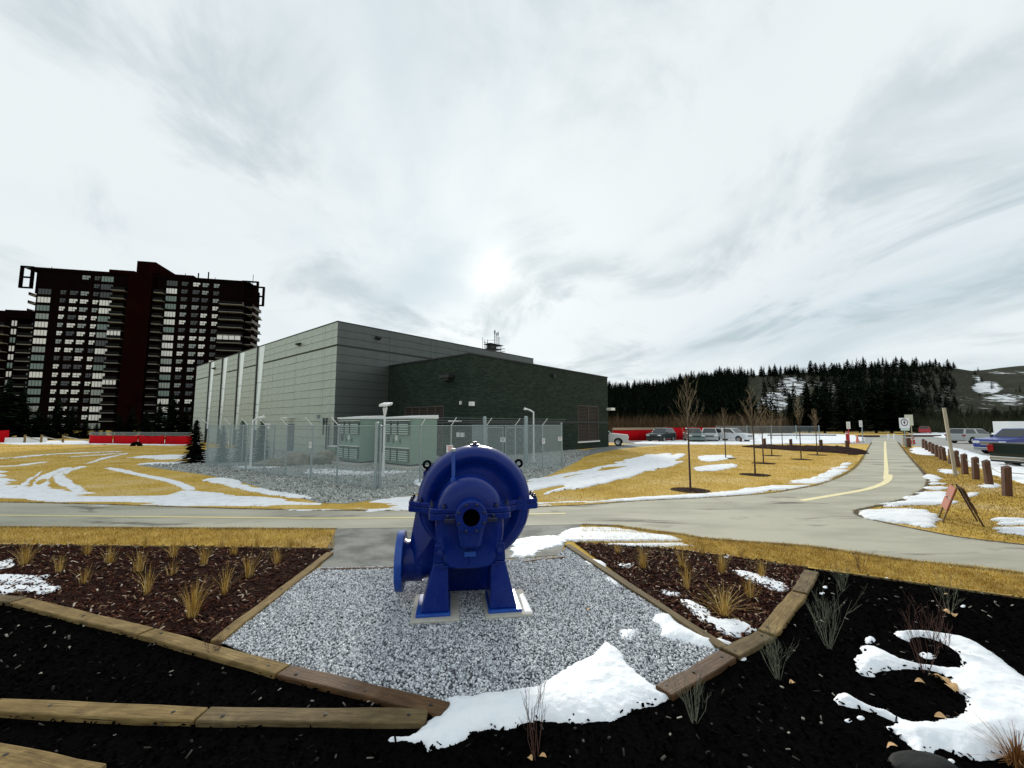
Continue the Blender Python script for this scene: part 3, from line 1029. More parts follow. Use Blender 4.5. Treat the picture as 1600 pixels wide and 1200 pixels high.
# lawn right
snow([(818, 752), (870, 745), (925, 735), (1000, 712), (1040, 709), (1068, 709), (1067, 720), (1040, 732), (980, 745), (920, 760), (860, 771), (820, 776)], 'wide streaked snow track curving over the right lawn', 0.05, 0.15, seed=61, mname='snow_dirty', nscale=1.5, streak=(math.radians(54), 2.0, 0.36), edge=0.12)
snow([(1078, 731), (1110, 727), (1152, 724), (1153, 731), (1100, 738)], 'flat snow patch on the lawn left of the second young tree', 0.04, 0.15, seed=62, mname='snow_dirty', nscale=1.5)
snow([(1088, 712), (1142, 711), (1147, 717), (1094, 723)], 'snow patch on the lawn behind the tallest young tree', 0.04, 0.2, seed=63, mname='snow_dirty', nscale=1.5)
snow([(826, 785), (860, 778), (900, 784), (1000, 778), (1120, 771), (1165, 763), (1226, 756), (1278, 744), (1322, 722), (1330, 727), (1303, 748), (1275, 758), (1226, 765), (1120, 776), (1000, 782), (900, 788), (826, 793)], 'snow ribbon along the lawn edge of the path', 0.04, 0.10, seed=64, mname='snow_dirty', nscale=2.0, streak=(0.2, 2, 0.12))
snow([(1337, 800), (1400, 786), (1440, 771), (1452, 756), (1447, 738), (1465, 747), (1477, 762), (1485, 780), (1482, 792), (1425, 793), (1455, 805), (1462, 825), (1400, 818), (1355, 810)], 'snow patch on the point of verge beside the sawhorse', 0.05, 0.12, seed=65, mname='snow_dirty', nscale=2.2, streak=(0.1, 3, 0.12))
snow([(1542, 809), (1600, 811), (1760, 830), (1760, 862), (1600, 836), (1557, 831), (1556, 818)], 'snow patch right of the sawhorse at the frame edge', 0.05, 0.12, seed=66, mname='snow_dirty', nscale=2.2, streak=(0.1, 3, 0.1))
snow([(1420, 700), (1450, 699), (1468, 712), (1430, 711)], 'snow patch beside the far end of the bollard row', 0.05, 0.2, seed=67, mname='snow_dirty', nscale=1.2)
snow([(1466, 733), (1490, 734), (1500, 741), (1470, 740)], 'snow streak at the foot of the leaning post', 0.03, 0.1, seed=68, mname='snow_dirty')
snow([(1530, 757), (1560, 755), (1565, 762), (1535, 763)], 'snow streak between the two nearest bollards', 0.03, 0.1, seed=69, mname='snow_dirty')
snow([(1508, 771), (1532, 769), (1530, 775), (1510, 777)], 'snow streak behind the top of the sawhorse', 0.03, 0.1, seed=70, mname='snow_dirty')
snow([(1450, 697), (1490, 699), (1540, 713), (1600, 727), (1800, 770), (1800, 815), (1600, 757), (1560, 743), (1520, 729), (1490, 717)], 'ploughed snow bank between bollards and parked trucks', 0.16, 0.3, seed=71, mname='snow', nscale=1.0, edge=0.6)
# far snow in the car park and along the drive
snow([(1150, 678), (1300, 678), (1350, 681), (1345, 691), (1280, 694), (1150, 691)], 'wide white snow field behind the young trees', 0.12, 0.5, cell=0.3, seed=72, mname='snow', nscale=0.4, edge=0.8)
snow([(980, 691), (1100, 688), (1160, 690), (1250, 693), (1150, 695), (1000, 694)], 'snow ridge along the edge of the drive', 0.12, 0.4, cell=0.25, seed=73, mname='snow_dirty', nscale=0.6, edge=0.6)
snow([(1410, 676), (1600, 677), (1900, 679), (1900, 690), (1600, 687), (1440, 683)], 'snow covered far side of the car park', 0.12, 0.8, cell=0.4, seed=74, mname='snow', nscale=0.3, edge=0.8)
snow([(0, 690), (140, 689), (310, 690), (310, 697), (140, 694), (0, 695)], 'thin snow along the foot of the red hoarding at left', 0.06, 0.4, cell=0.2, seed=75, mname='snow_dirty', nscale=0.6)
M['dark_mulch_far'] = M['brown_soil']
snow([(1150, 697), (1200, 698), (1330, 700), (1355, 706), (1345, 712), (1290, 707), (1200, 702)], 'low mound of dark brown mulch at the back of the right lawn', 0.25, 0.4, cell=0.12, seed=76, mname='dark_mulch_far', nscale=1.0, edge=0.8, name='mulch_mound')
# ================================================================== BLUE PUMP (local: x right, y away from the viewer, z up)
PX, PY, PR = -0.58, 5.68, math.radians(8)
pump = thing('pump', 'big blue split case water pump standing on the crushed stone', 'pump', (PX, PY, 0), PR)
AZ = 1.17                                   # shaft height
RIM = [(0.12, -0.165), (0.30, -0.165), (0.44, -0.165), (0.485, -0.168), (0.525, -0.19), (0.57, -0.23), (0.62, -0.245), (0.665, -0.23), (0.705, -0.18), (0.735, -0.10), (0.745, 0.0)]
RIM = RIM + [(r, -y) for r, y in RIM[-2::-1]]


VX = 0.08                                   # the volute swells towards the right of the shaft


def half(prof, up=True, n=40, ox=0.0):
    a0, a1 = (0.0, math.pi) if up else (math.pi, 2 * math.pi)
    mb = MB()
    # sweep about the y axis: u = +x, w = +z
    mb.lathe([(r, h) for r, h in prof], (ox, 0, AZ), (0, 1, 0), n, 0, -a0, -a1, (1, 0, 0))
    return mb


up = half(RIM, True, ox=VX).build('upper_casing', M['pump'], pump, 50, fix=True)
lo_ = half(RIM, False, ox=VX).build('lower_casing', M['pump'], pump, 50, fix=True)

DOME = [(0.10, -0.70), (0.22, -0.70), (0.30, -0.685), (0.355, -0.64), (0.385, -0.57), (0.395, -0.48), (0.395, -0.30), (0.40, -0.16)]
half(DOME, True).build('suction_chamber', M['pump'], pump, 45, fix=True)
half([(r, -h) for r, h in DOME], True).build('suction_chamber', M['pump'], pump, 45, fix=True)

# lower suction chambers: rounded trough narrowing down to a ledge
def trough(sgn):
    sec = []
    for k in range(0, 13):
        a = math.pi * k / 12
        sec.append((0.40 * math.cos(a) * 1.0, 0.0))
    ring = [(-0.40, 0.0), (-0.405, -0.12), (-0.40, -0.26), (-0.375, -0.42), (-0.33, -0.56), (-0.28, -0.62), (-0.15, -0.64), (0.15, -0.64), (0.28, -0.62), (0.33, -0.56), (0.375, -0.42), (0.40, -0.26), (0.405, -0.12), (0.40, 0.0)]
    pts = []
    for yy, k in ((-0.70, 0.80), (-0.66, 0.93), (-0.60, 1.0), (-0.10, 1.0)):
        for x, z in ring:
            pts.append((x * k, yy * sgn, AZ + z * (1 if z > -0.3 else (0.96 if k < 0.9 else 1))))
    return pts


def loft(pts, rings, n, name, parent, m, smooth=35):
    mb = MB()
    fs = []
    for i in range(rings - 1):
        for k in range(n - 1):
            fs.append((i * n + k, i * n + k + 1, (i + 1) * n + k + 1, (i + 1) * n + k))
    fs.append(tuple(range(n)))
    mb.add(pts, fs)
    return mb.build(name, m, parent, smooth, fix=True)


loft(trough(1), 4, 14, 'lower_suction_chamber', pump, M['pump'])
loft(trough(-1), 4, 14, 'lower_suction_chamber', pump, M['pump'])
ledge = MB()
ledge.box((0, -0.655, 0.565), (0.70, 0.035, 0.022))
ledge.box((0, -0.705, 0.80), (0.02, 0.03, 0.42))
ledge.build('casting_rib', M['pump'], pump, bevel=0.006)

# belly of the volute and the horizontal discharge at lower left
DZ = 0.455
pts = []
for k in range(28):
    a = 2 * math.pi * k / 28
    pts.append((-0.66, 0.255 * math.cos(a), DZ + 0.255 * math.sin(a)))
    pts.append((0.05, 0.22 * math.cos(a), 0.50 + 0.06 * math.sin(a)))
for z in (AZ - 0.10, AZ - 0.02):
    for yy in (-0.13, 0.13):
        pts.append((-0.66, yy, z))
        pts.append((-0.20, yy * 1.6, z))
for yy in (-0.13, 0.13):
    pts.append((-0.74, yy, 0.64))
hull_obj('discharge_branch', pts, M['pump'], pump, 45)
dp = MB()
dp.lathe([(0.255, 0.0), (0.25, 0.08), (0.25, 0.20), (0.275, 0.24)], (-0.57, 0, DZ), (-1, 0, 0), 40)
dp.build('discharge_pipe', M['pump'], pump, 40, fix=True)
fl = MB()
fl.lathe([(0.17, 0.0), (0.361, 0.0), (0.368, 0.008), (0.368, 0.082), (0.361, 0.09), (0.24, 0.09), (0.24, 0.02), (0.17, 0.02)], (-0.805, 0, DZ), (-1, 0, 0), 56)
flange = fl.build('discharge_flange', M['pump_light'], pump, 30, fix=True)
for k in range(12):
    a = 2 * math.pi * (k + 0.5) / 12
    b = MB()
    b.lathe([(0.0, -0.006), (0.022, -0.006), (0.022, 0.0), (0.0, 0.0)], (-0.802, 0.315 * math.cos(a), DZ + 0.315 * math.sin(a)), (1, 0, 0), 10)
    b.build('bolt_hole', M['bore'], flange)

# split flange: one plate following the casing outline, with studs and nuts
def arc(cx, cy, r, a0, a1, n=8):
    return [(cx + r * math.cos(math.radians(a0 + (a1 - a0) * k / n)), cy + r * math.sin(math.radians(a0 + (a1 - a0) * k / n))) for k in range(n + 1)]


q = []
q += arc(0.85, -0.14, 0.06, -90, 0, 5) + arc(0.85, 0.14, 0.06, 0, 90, 5)
q += [(0.60, 0.27), (0.50, 0.36)] + arc(0.37, 0.62, 0.11, 0, 90, 6) + arc(-0.37, 0.62, 0.11, 90, 180, 6) + [(-0.50, 0.36), (-0.60, 0.27)]
q += arc(-0.70, 0.14, 0.06, 90, 180, 5) + arc(-0.70, -0.14, 0.06, 180, 270, 5)
q += [(-0.60, -0.27), (-0.50, -0.36)] + arc(-0.37, -0.62, 0.11, 180, 270, 6) + arc(0.37, -0.62, 0.11, 270, 360, 6) + [(0.50, -0.36), (0.60, -0.27)]
sp = MB()
sp.prism(q, AZ - 0.075, AZ - 0.004)
sp.build('lower_split_flange', M['pump'], pump, bevel=0.008)
sp = MB()
sp.prism([(x * 0.995, y * 0.995) for x, y in q], AZ + 0.002, AZ + 0.055)
sp.build('upper_split_flange', M['pump'], pump, bevel=0.008)


def nut(x, y, z, parent, m, r=0.024):
    b = MB()
    b.lathe([(0, 0), (r, 0), (r, 0.026), (r * 0.8, 0.03), (0, 0.03)], (x, y, z), (0, 0, 1), 6)
    b.lathe([(r * .5, 0.03), (r * .5, 0.055), (0, 0.058)], (x, y, z), (0, 0, 1), 8)
    return b.build('nut', m, parent, 30, fix=True)


for x, y in ((0.87, -0.15), (0.87, 0.0), (0.87, 0.15), (-0.72, -0.15), (-0.72, 0.0), (-0.72, 0.15), (0.44, -0.60), (0.455, -0.45), (-0.44, -0.60), (-0.455, -0.45), (0.30, -0.70), (-0.30, -0.70), (0.66, -0.22), (-0.60, -0.235), (0.66, 0.22), (-0.60, 0.235), (0.44, 0.55), (-0.44, 0.55)):
    nut(x, y, AZ + 0.055, pump, M['iron'])

# stuffing box / bearing housing with open bore facing the viewer
hb = MB()
hb.lathe([(0.095, -0.96), (0.165, -0.96), (0.178, -0.95), (0.178, -0.90), (0.165, -0.885), (0.165, -0.72), (0.19, -0.68)], (0, 0, AZ), (0, 1, 0), 36)
hub = hb.build('bearing_housing', M['pump'], pump, 35, fix=True)
bo = MB()
bo.lathe([(0.098, -0.955), (0.098, -0.775), (0.0, -0.775)], (0, 0, AZ), (0, 1, 0), 28)
bo.build('bore', M['bore'], hub, 35)
for k in range(8):
    a = 2 * math.pi * (k + 0.5) / 8
    b = MB()
    b.lathe([(0, 0), (0.017, 0), (0.017, 0.02), (0.0, 0.024)], (0.148 * math.cos(a), -0.96, AZ + 0.148 * math.sin(a)), (0, -1, 0), 6)
    b.build('bolt', M['iron'], hub, 30, fix=True)
br = MB()
br.hexa([(-0.10, -0.90, AZ - 0.34), (0.10, -0.90, AZ - 0.34), (0.14, -0.66, AZ - 0.40), (-0.14, -0.66, AZ - 0.40), (-0.15, -0.93, AZ - 0.125), (0.15, -0.93, AZ - 0.125), (0.163, -0.66, AZ - 0.10), (-0.163, -0.66, AZ - 0.10)])
br.build('housing_bracket', M['pump'], pump, bevel=0.03, seg=3)
for sx in (-1, 1):
    lug = MB()
    lug.box((sx * 0.235, -0.78, AZ - 0.055), (0.12, 0.16, 0.045))
    lug.lathe([(0, 0), (0.02, 0), (0.02, 0.03), (0, 0.034)], (sx * 0.255, -0.80, AZ - 0.032), (0, 0, 1), 6)
    lug.build('gland_lug', M['iron'], pump, bevel=0.006)
# rear bearing housing
hb = MB()
hb.lathe([(0.0, 0.96), (0.165, 0.96), (0.178, 0.95), (0.165, 0.885), (0.165, 0.72), (0.19, 0.68)], (0, 0, AZ), (0, 1, 0), 28)
hb.build('bearing_housing', M['pump'], pump, 35, fix=True)

# small cast number on the casing front
pl = MB()
pl.box((0.0, -0.715, AZ - 0.46), (0.13, 0.012, 0.055))
pl.build('name_plate', M['pump_light'], pump, bevel=0.004)

# vent pipe, top plug, lifting eyes
vp = MB()
vp.tube([(-0.20, -0.45, AZ + 0.30), (-0.20, -0.45, AZ + 0.45), (-0.205, -0.45, AZ + 0.70)], 0.022, 12)
vp.lathe([(0.036, 0), (0.036, 0.05), (0.022, 0.055)], (-0.20, -0.45, AZ + 0.315), (0, 0, 1), 8)
vent = vp.build('vent_pipe', M['pump_light'], pump, 40)
ca = MB()
ca.lathe([(0.027, 0.0), (0.027, 0.035), (0.0, 0.038)], (-0.205, -0.45, AZ + 0.69), (0, 0, 1), 12)
ca.build('cap', M['steel'], vent, 30, fix=True)
pg = MB()
pg.lathe([(0.075, -0.02), (0.07, 0.012), (0.03, 0.016), (0.03, 0.045), (0.0, 0.047)], (VX, 0, AZ + 0.744), (0, 0, 1), 10)
pg.build('top_plug', M['iron'], pump, 30, fix=True)
for sx in (-1, 1):
    lxx = VX - 0.01 + sx * 0.62
    e = MB()
    e.bb(lxx - 0.045, lxx + 0.045, 0.04, 0.13, AZ + 0.05, AZ + 0.40)
    lug = e.build('lifting_lug', M['pump'], pump, bevel=0.008)
    r = MB()
    cz = AZ + 0.485
    R0, r0 = 0.045, 0.0165
    ring = []
    for k in range(21):
        a = 2 * math.pi * k / 20
        ring.append((lxx + R0 * math.cos(a), 0.085, cz + R0 * math.sin(a)))
    r.tube(ring, r0, 8, 0, False)
    r.tube([(lxx, 0.085, AZ + 0.39), (lxx, 0.085, cz - R0)], 0.018, 8)
    r.lathe([(0.0, 0), (0.036, 0), (0.036, 0.014), (0, 0.016)], (lxx, 0.085, AZ + 0.398), (0, 0, 1), 12)
    r.build('eye_bolt', M['bore'], lug, 40)

# pedestals: tapered legs on blue sole plates
for sx in (-1, 1):
    for sy in (-1,):
        xi, xo_t, xo_b = 0.235, 0.375, 0.55
        y0, y1 = (-0.69, -0.16) if sy < 0 else (0.16, 0.63)
        lg = MB()
        P8 = [(sx * 0.235, y0 - 0.0, 0.075), (sx * xo_b, y0, 0.075), (sx * xo_b, y1, 0.075), (sx * 0.235, y1, 0.075), (sx * 0.25, y0 + 0.05, 0.60), (sx * 0.415, y0 + 0.05, 0.60), (sx * 0.415, y1 - 0.05, 0.60), (sx * 0.25, y1 - 0.05, 0.60)]
        if sx < 0:
            P8 = [P8[1], P8[0], P8[3], P8[2], P8[5], P8[4], P8[7], P8[6]]
        lg.hexa(P8)
        leg = lg.build('pedestal_leg', M['pump'], pump, bevel=0.018, seg=3)
        hd = MB()
        P8 = [(sx * 0.26, y0 + 0.045, 0.60), (sx * 0.42, y0 + 0.045, 0.60), (sx * 0.42, y1 - 0.05, 0.60), (sx * 0.26, y1 - 0.05, 0.60), (sx * 0.27, y0 + 0.0, 0.82), (sx * 0.40, y0 + 0.0, 0.82), (sx * 0.40, y1 - 0.05, 0.82), (sx * 0.27, y1 - 0.05, 0.82)]
        if sx < 0:
            P8 = [P8[1], P8[0], P8[3], P8[2], P8[5], P8[4], P8[7], P8[6]]
        hd.hexa(P8)
        hd.build('pedestal_head', M['pump'], pump, bevel=0.012, seg=2)
        if sy < 0:
            b = MB()
            b.lathe([(0, 0), (0.05, 0), (0.05, 0.012), (0.03, 0.014), (0.03, 0.04), (0, 0.043)], (sx * 0.34, y0 + 0.018, 0.715), (0, -1, 0.1), 6)
            b.build('foot_bolt', M['pump'], pump, 30, fix=True)
        sp = MB()
        sp.bb(min(sx * 0.215, sx * 0.60), max(sx * 0.215, sx * 0.60), y0 - 0.035, y1 + 0.03, 0.045, 0.078)
        sp.build('sole_plate', M['pump_light'], pump, bevel=0.006)
rear = MB()
rear.hexa([(-0.30, 0.02, 0.03), (0.30, 0.02, 0.03), (0.30, 0.55, 0.03), (-0.30, 0.55, 0.03), (-0.24, 0.0, 0.62), (0.24, 0.0, 0.62), (0.24, 0.40, 0.62), (-0.24, 0.40, 0.62)])
rear.build('rear_pedestal', M['pump'], pump, bevel=0.02, seg=3)
cr, sr = math.cos(PR), math.sin(PR)


def PW(x, y, z=0):
    return (PX + x * cr - y * sr, PY + x * sr + y * cr, z)


# concrete plinths: one under each side
for sx, lab in ((-1, 'pale concrete plinth under the left feet of the blue pump'), (1, 'pale concrete plinth under the right feet of the blue pump')):
    pc = MB()
    pc.bb(-0.27, 0.27, -0.80, -0.06, 0.0, 0.046)
    o = pc.build('concrete_plinth', M['concrete'], None, bevel=0.012)
    o.location = PW(sx * 0.415 + 0.03, 0)
    o.rotation_euler = (0, 0, PR)
    tag(o, lab, 'plinth', 'concrete plinths under the pump')
poly = [PW(*p)[:2] for p in ((0.63, -0.74), (0.71, -0.74), (0.70, -0.2), (0.64, -0.25))]
snow([(x, y) for x, y in poly], 'strip of snow lying on the right concrete plinth', 0.018, 0.006, seed=90, px=False, z=0.047, smooth=0)

# ================================================================== timbers edging the beds
def timber(a, b, label, m='timber', w=0.16, h=0.05, z0=0.0, hole=True, name='landscape_timber', cat='timber', grp='timbers edging the beds'):
    A, B = Vector(U(*a, h)), Vector(U(*b, h))
    ln = (B - A).length - 0.012
    ang = math.atan2(B.y - A.y, B.x - A.x)
    c = (A + B) / 2
    rnd = random.Random(label)
    mb = MB()
    n = 7
    ring = []
    for i in range(n + 1):
        x = -ln / 2 + ln * i / n
        jy, jz, jw = rnd.uniform(-.006, .006), rnd.uniform(-.005, .004), rnd.uniform(-.006, .006)
        if i in (0, n):
            jy = 0
        ring.append([(x, -w / 2 - jw + jy, -0.08), (x, w / 2 + jw + jy, -0.08), (x, w / 2 + jw + jy, h + jz), (x, -w / 2 - jw + jy, h + jz)])
    vs_ = [p for r in ring for p in r]
    fs = []
    for i in range(n):
        for k in range(4):
            k2 = (k + 1) % 4
            fs.append((i * 4 + k, (i + 1) * 4 + k, (i + 1) * 4 + k2, i * 4 + k2))
    fs += [(0, 1, 2, 3), tuple(n * 4 + k for k in (3, 2, 1, 0))]
    mb.add(vs_, fs)
    o = mb.build(name, M[m], None, bevel=0.012, seg=2, fix=True)
    o.location = (c.x, c.y, 0)
    o.rotation_euler = (0, 0, ang)
    tag(o, label, cat, grp)
    if hole:
        for k in (-0.4, 0.05, 0.42):
            s_ = MB()
            s_.lathe([(0.0, 0.0), (0.014, 0.0), (0.014, 0.004), (0, 0.005)], (ln * k, rnd.uniform(-.03, .03), h - 0.001), (0, 0, 1), 8)
            s_.build('spike_head', M['black'], o)
    return o


timber((30, 937), (228, 986), 'weathered border timber, upper left piece below the brown bed', 'timber')
timber((229, 986), (442, 1045), 'pale border timber meeting the left diagonal timber', 'timber')
timber((443, 1045), (698, 1106), 'damp brown border timber along the front of the stones', 'timber_wet')
timber((-320, 896), (29, 937), 'border timber running out of the frame at far left', 'timber_grey')
timber((-200, 1092), (315, 1114), 'long pale timber crossing the black mulch at lower left', 'timber')
timber((316, 1114), (668, 1117), 'darker timber continuing the lower left timber towards the snow', 'timber_grey')
timber((-140, 1148), (140, 1212), 'timber cut off by the bottom left corner of the frame', 'timber', w=0.19)
timber((516, 862), (337, 1000), 'straight diagonal timber left of the stones', 'timber', w=0.12)
timber((886, 850), (1133, 1011), 'straight diagonal timber right of the stones', 'timber_grey', w=0.11)
timber((1268, 891), (1249, 924), 'short timber block at the top of the right hand curve', 'timber_grey', w=0.18)
timber((1248, 926), (1198, 987), 'brown timber in the middle of the right hand curve', 'timber', w=0.18)
timber((1196, 990), (1140, 1018), 'grey timber at the bend of the right hand curve', 'timber_grey', w=0.17)
timber((1138, 1021), (1036, 1079), 'damp brown timber ending the right hand curve by the snow', 'timber_wet', w=0.17)
timber((500, 888), (640, 885), 'thin board between apron and stones left of the pump', 'timber_wet', w=0.05, h=0.035, hole=False)
timber((818, 876), (884, 869), 'thin board between apron and stones right of the pump', 'timber_wet', w=0.05, h=0.035, hole=False)
timber((-200, 848), (522, 856), 'thin edging strip along the top of the left brown bed', 'timber_grey', w=0.025, h=0.03, hole=False)
timber((900, 847), (1262, 885), 'thin edging strip along the top of the right brown bed', 'timber_grey', w=0.03, h=0.03, hole=False)
timber((1276, 888), (1640, 939), 'thin edging strip between grass verge and black mulch', 'timber_grey', w=0.03, h=0.03, hole=False)

# ================================================================== tufts, shrubs, leaves, rock in the beds
M['twig'] = mat('grey_green_twig', (0.24, 0.25, 0.17), 0.8, var=(0.10, 0.105, 0.07), scale=20)
M['twig_red'] = mat('reddish_twig', (0.13, 0.055, 0.035), 0.8, var=(0.07, 0.03, 0.02), scale=20)
M['leaf'] = island_mat('dead_leaf', [(0.0, (0.34, 0.16, 0.06)), (0.5, (0.55, 0.32, 0.14)), (1.0, (0.72, 0.52, 0.28))], 0.7)


def tuft_mesh(h, spread, n, seed):
    r = random.Random(seed)
    vs_, fs = [], []
    for i in range(n):
        a = r.uniform(0, 2 * math.pi)
        rad = abs(r.gauss(0, 0.028))
        hh = h * r.uniform(0.35, 1.0)
        le = abs(r.gauss(0, spread)) * hh
        b = a + r.uniform(-0.6, 0.6)
        x0, y0 = rad * math.cos(a), rad * math.sin(a)
        w = r.uniform(0.0016, 0.0034)
        px_, py_ = -math.sin(b) * w, math.cos(b) * w
        k = len(vs_)
        for t in (0, 0.5, 1.0):
            bx = x0 + math.cos(b) * le * t ** 1.7
            by = y0 + math.sin(b) * le * t ** 1.7
            bz = hh * (t - 0.25 * (le / hh) * t * t)
            ww = 1 - 0.75 * t
            vs_ += [(bx - px_ * ww, by - py_ * ww, bz), (bx + px_ * ww, by + py_ * ww, bz)]
        fs += [(k, k + 1, k + 3, k + 2), (k + 2, k + 3, k + 5, k + 4)]
    me = bpy.data.meshes.new('blades')
    me.from_pydata(vs_, [], fs)
    me.materials.append(M['straw_tuft'])
    return me


tufts = [
    (38, 884, 36, 60, 'fullest straw tuft at the left end of the left bed'), (93, 895, 24, 26, 'thin straw tuft second from the left in the left bed'),
    (135, 868, 26, 40, 'straw tuft at the back left of the left bed'), (171, 881, 24, 40, 'spreading straw tuft left of centre in the left bed'),
    (217, 895, 32, 46, 'straw tuft in the middle of the left bed'), (229, 929, 40, 26, 'leaning straw tuft in the middle front of the left bed'),
    (271, 872, 30, 40, 'upright straw tuft at the back centre of the left bed'), (318, 884, 30, 44, 'bushy straw tuft right of centre in the left bed'),
    (300, 966, 54, 60, 'tallest straw tuft in the low front corner of the left bed'), (350, 931, 44, 30, 'slim straw tuft near the left diagonal timber'),
    (387, 903, 34, 36, 'short straw tuft beside the left diagonal timber'), (432, 883, 28, 44, 'straw tuft near the top of the left diagonal timber'),
    (366, 868, 24, 30, 'small straw tuft at the back right of the left bed'), (346, 857, 26, 34, 'straw tuft on the verge edge above the left bed'),
    (401, 857, 24, 40, 'straw tuft on the verge edge right of its neighbour'), (453, 858, 24, 40, 'last straw tuft on the verge edge near the apron'),
    (130, 913, 26, 18, 'sparse straw stems on the left brown mulch near the snow'), (226, 857, 26, 34, 'straw tuft on the verge edge at left'),
    (268, 900, 24, 16, 'few straw stems among the mulch of the left bed'),
    (1005, 890, 38, 44, 'straw tuft at the back left of the right bed'), (1066, 888, 34, 34, 'brownish straw tuft at the back of the right bed'),
    (1074, 922, 36, 34, 'straw tuft in the middle of the right bed'), (1128, 897, 36, 44, 'straw tuft at the back centre of the right bed'),
    (1189, 903, 26, 36, 'straw tuft beside the long snow scrap'), (1131, 964, 44, 60, 'widest straw tuft in the low corner of the right bed'),
    (1172, 935, 30, 40, 'straw tuft near the right hand timber curve'), (965, 866, 22, 24, 'small straw tuft at the top corner of the right bed'),
    (1098, 868, 22, 30, 'straw tuft on the verge edge above the right bed'), (1160, 873, 22, 30, 'straw tuft on the verge edge right of its neighbour above the right bed')]
for i, (x, y, hp, n, lab) in enumerate(tufts):
    X, Y = U(x, y)
    h = hp * Y / F * 1.15
    o = mesh_obj('grass_tuft', tuft_mesh(h, 0.85 if i == 24 else 0.38, n * 2, i + 3))
    o.location = (X, Y, 0.01)
    tag(o, lab, 'grass tuft', 'dry ornamental grass tufts in the brown beds')


def shrub_mb(h, spread, n, seed, red=False):
    r = random.Random(seed)
    mb = MB()

    def grow(p, d, ln, rad, lev):
        mid = p + d * ln * 0.5 + Vector((r.uniform(-1, 1), r.uniform(-1, 1), r.uniform(-.3, .6))) * ln * 0.07
        end = p + d * ln + Vector((0, 0, ln * 0.08))
        mb.tube([p, mid, end], [rad, rad * .8, rad * .5], 4, 0, False)
        if lev > 0:
            for _ in range(r.choice((2, 3))):
                t = r.uniform(0.35, 0.95)
                q_ = p + (end - p) * t
                nd = (d + Vector((r.gauss(0, .35), r.gauss(0, .35), r.uniform(0, .4)))).normalized()
                grow(q_, nd, ln * r.uniform(.35, .6), rad * .55, lev - 1)
    for i in range(n):
        a = r.uniform(0, 2 * math.pi)
        d = Vector((math.cos(a) * spread * r.uniform(.2, 1), math.sin(a) * spread * r.uniform(.2, 1), 1)).normalized()
        grow(Vector((math.cos(a) * .02, math.sin(a) * .02, 0)), d, h * r.uniform(.5, .8), 0.0024, 2)
    return mb


shrubs = [(838, 1186, 115, .35, 7, 0, 'bare twiggy shrub in front of the large snow patch'), (1216, 1062, 70, .7, 14, 1, 'bare grey shrub just right of the timber curve end'),
          (1295, 1014, 100, .6, 15, 1, 'tallest bare shrub on the black mulch right of the curve'), (1085, 1130, 78, .5, 12, 1, 'bare shrub below the damp timber end'),
          (1446, 1052, 95, .5, 9, 0, 'bare shrub standing in the sprawling snow patch'), (1458, 1000, 60, .55, 9, 0, 'bare shrub behind the sprawling snow patch'),
          (1483, 960, 55, .6, 10, 1, 'bare shrub upper right on the black mulch'), (1316, 924, 45, .6, 9, 1, 'small bare shrub near the top of the timber curve'),
          (1345, 893, 34, .6, 9, 0, 'small bare shrub on the verge edge right of the curve'), (332, 1028, 34, .9, 8, 0, 'low dark twigs on the border timber junction'),
          (1478, 1016, 40, .5, 6, 0, 'reddish twigs in the hollow of the snow patch')]
for i, (x, y, hp, spd, n, grn, lab) in enumerate(shrubs):
    X, Y = U(x, y)
    mb = shrub_mb(hp * Y / F * 0.95, spd * 0.85, n, i + 50)
    o = mb.build('bare_shrub', M['twig'] if grn else M['twig_red'])
    o.location = (X, Y, 0.005)
    tag(o, lab, 'shrub', 'bare shrubs on the black mulch')


def leaf_mb(sz, seed):
    r = random.Random(seed)
    mb = MB()
    n = 7
    up_, dn = [], []
    vs_, fs = [], []
    for i in range(n):
        t = i / (n - 1)
        w = sz * 0.34 * math.sin(math.pi * min(1, t * 0.92 + 0.06)) ** 0.8
        zz = sz * (0.10 + 0.22 * math.sin(t * 3 + r.uniform(0, .5)))
        vs_ += [((t - .5) * sz, -w, zz + w * .5), ((t - .5) * sz, 0, zz), ((t - .5) * sz, w, zz + w * .35)]
    for i in range(n - 1):
        for k in (0, 1):
            fs.append((i * 3 + k, i * 3 + k + 1, i * 3 + k + 4, i * 3 + k + 3))
    mb.add(vs_, fs)
    return mb


leaves = [(920, 953, 9, 'curled brown leaf on the stones right of the pump'), (1474, 1068, 26, 'large tan leaf below the shrub in the snow patch'), (1461, 1060, 20, 'pale curled leaf at the foot of the snow patch shrub'),
          (1488, 1077, 24, 'long tan leaf at the rim of the snow hollow'), (1437, 1066, 14, 'tan leaf left of the snow patch shrub'), (1238, 1068, 13, 'orange brown leaf by the grey shrub'),
          (1395, 1168, 16, 'small curled leaf low on the black mulch'), (1470, 1122, 18, 'grey leaf on the lower rim of the snow patch'), (1478, 957, 14, 'tan leaf under the upper right shrub'),
          (1492, 962, 12, 'pale leaf beside the upper right shrub'), (1480, 930, 9, 'orange leaf on the grass edging at right'), (828, 1186, 14, 'brown leaf at the foot of the shrub by the snow'), (848, 1182, 12, 'pale leaf right of the shrub by the snow')]
for i, (x, y, wpx, lab) in enumerate(leaves):
    X, Y = U(x, y, 0.02)
    o = leaf_mb(wpx * Y / F * 0.85, i).build('dead_leaf', M['leaf'], None, 60)
    o.location = (X, Y, 0.012)
    o.rotation_euler = (random.Random(i).uniform(-.3, .3), random.Random(i + 9).uniform(-.3, .3), random.Random(i + 5).uniform(0, 6))
    tag(o, lab, 'leaf', 'dead leaves on the ground')


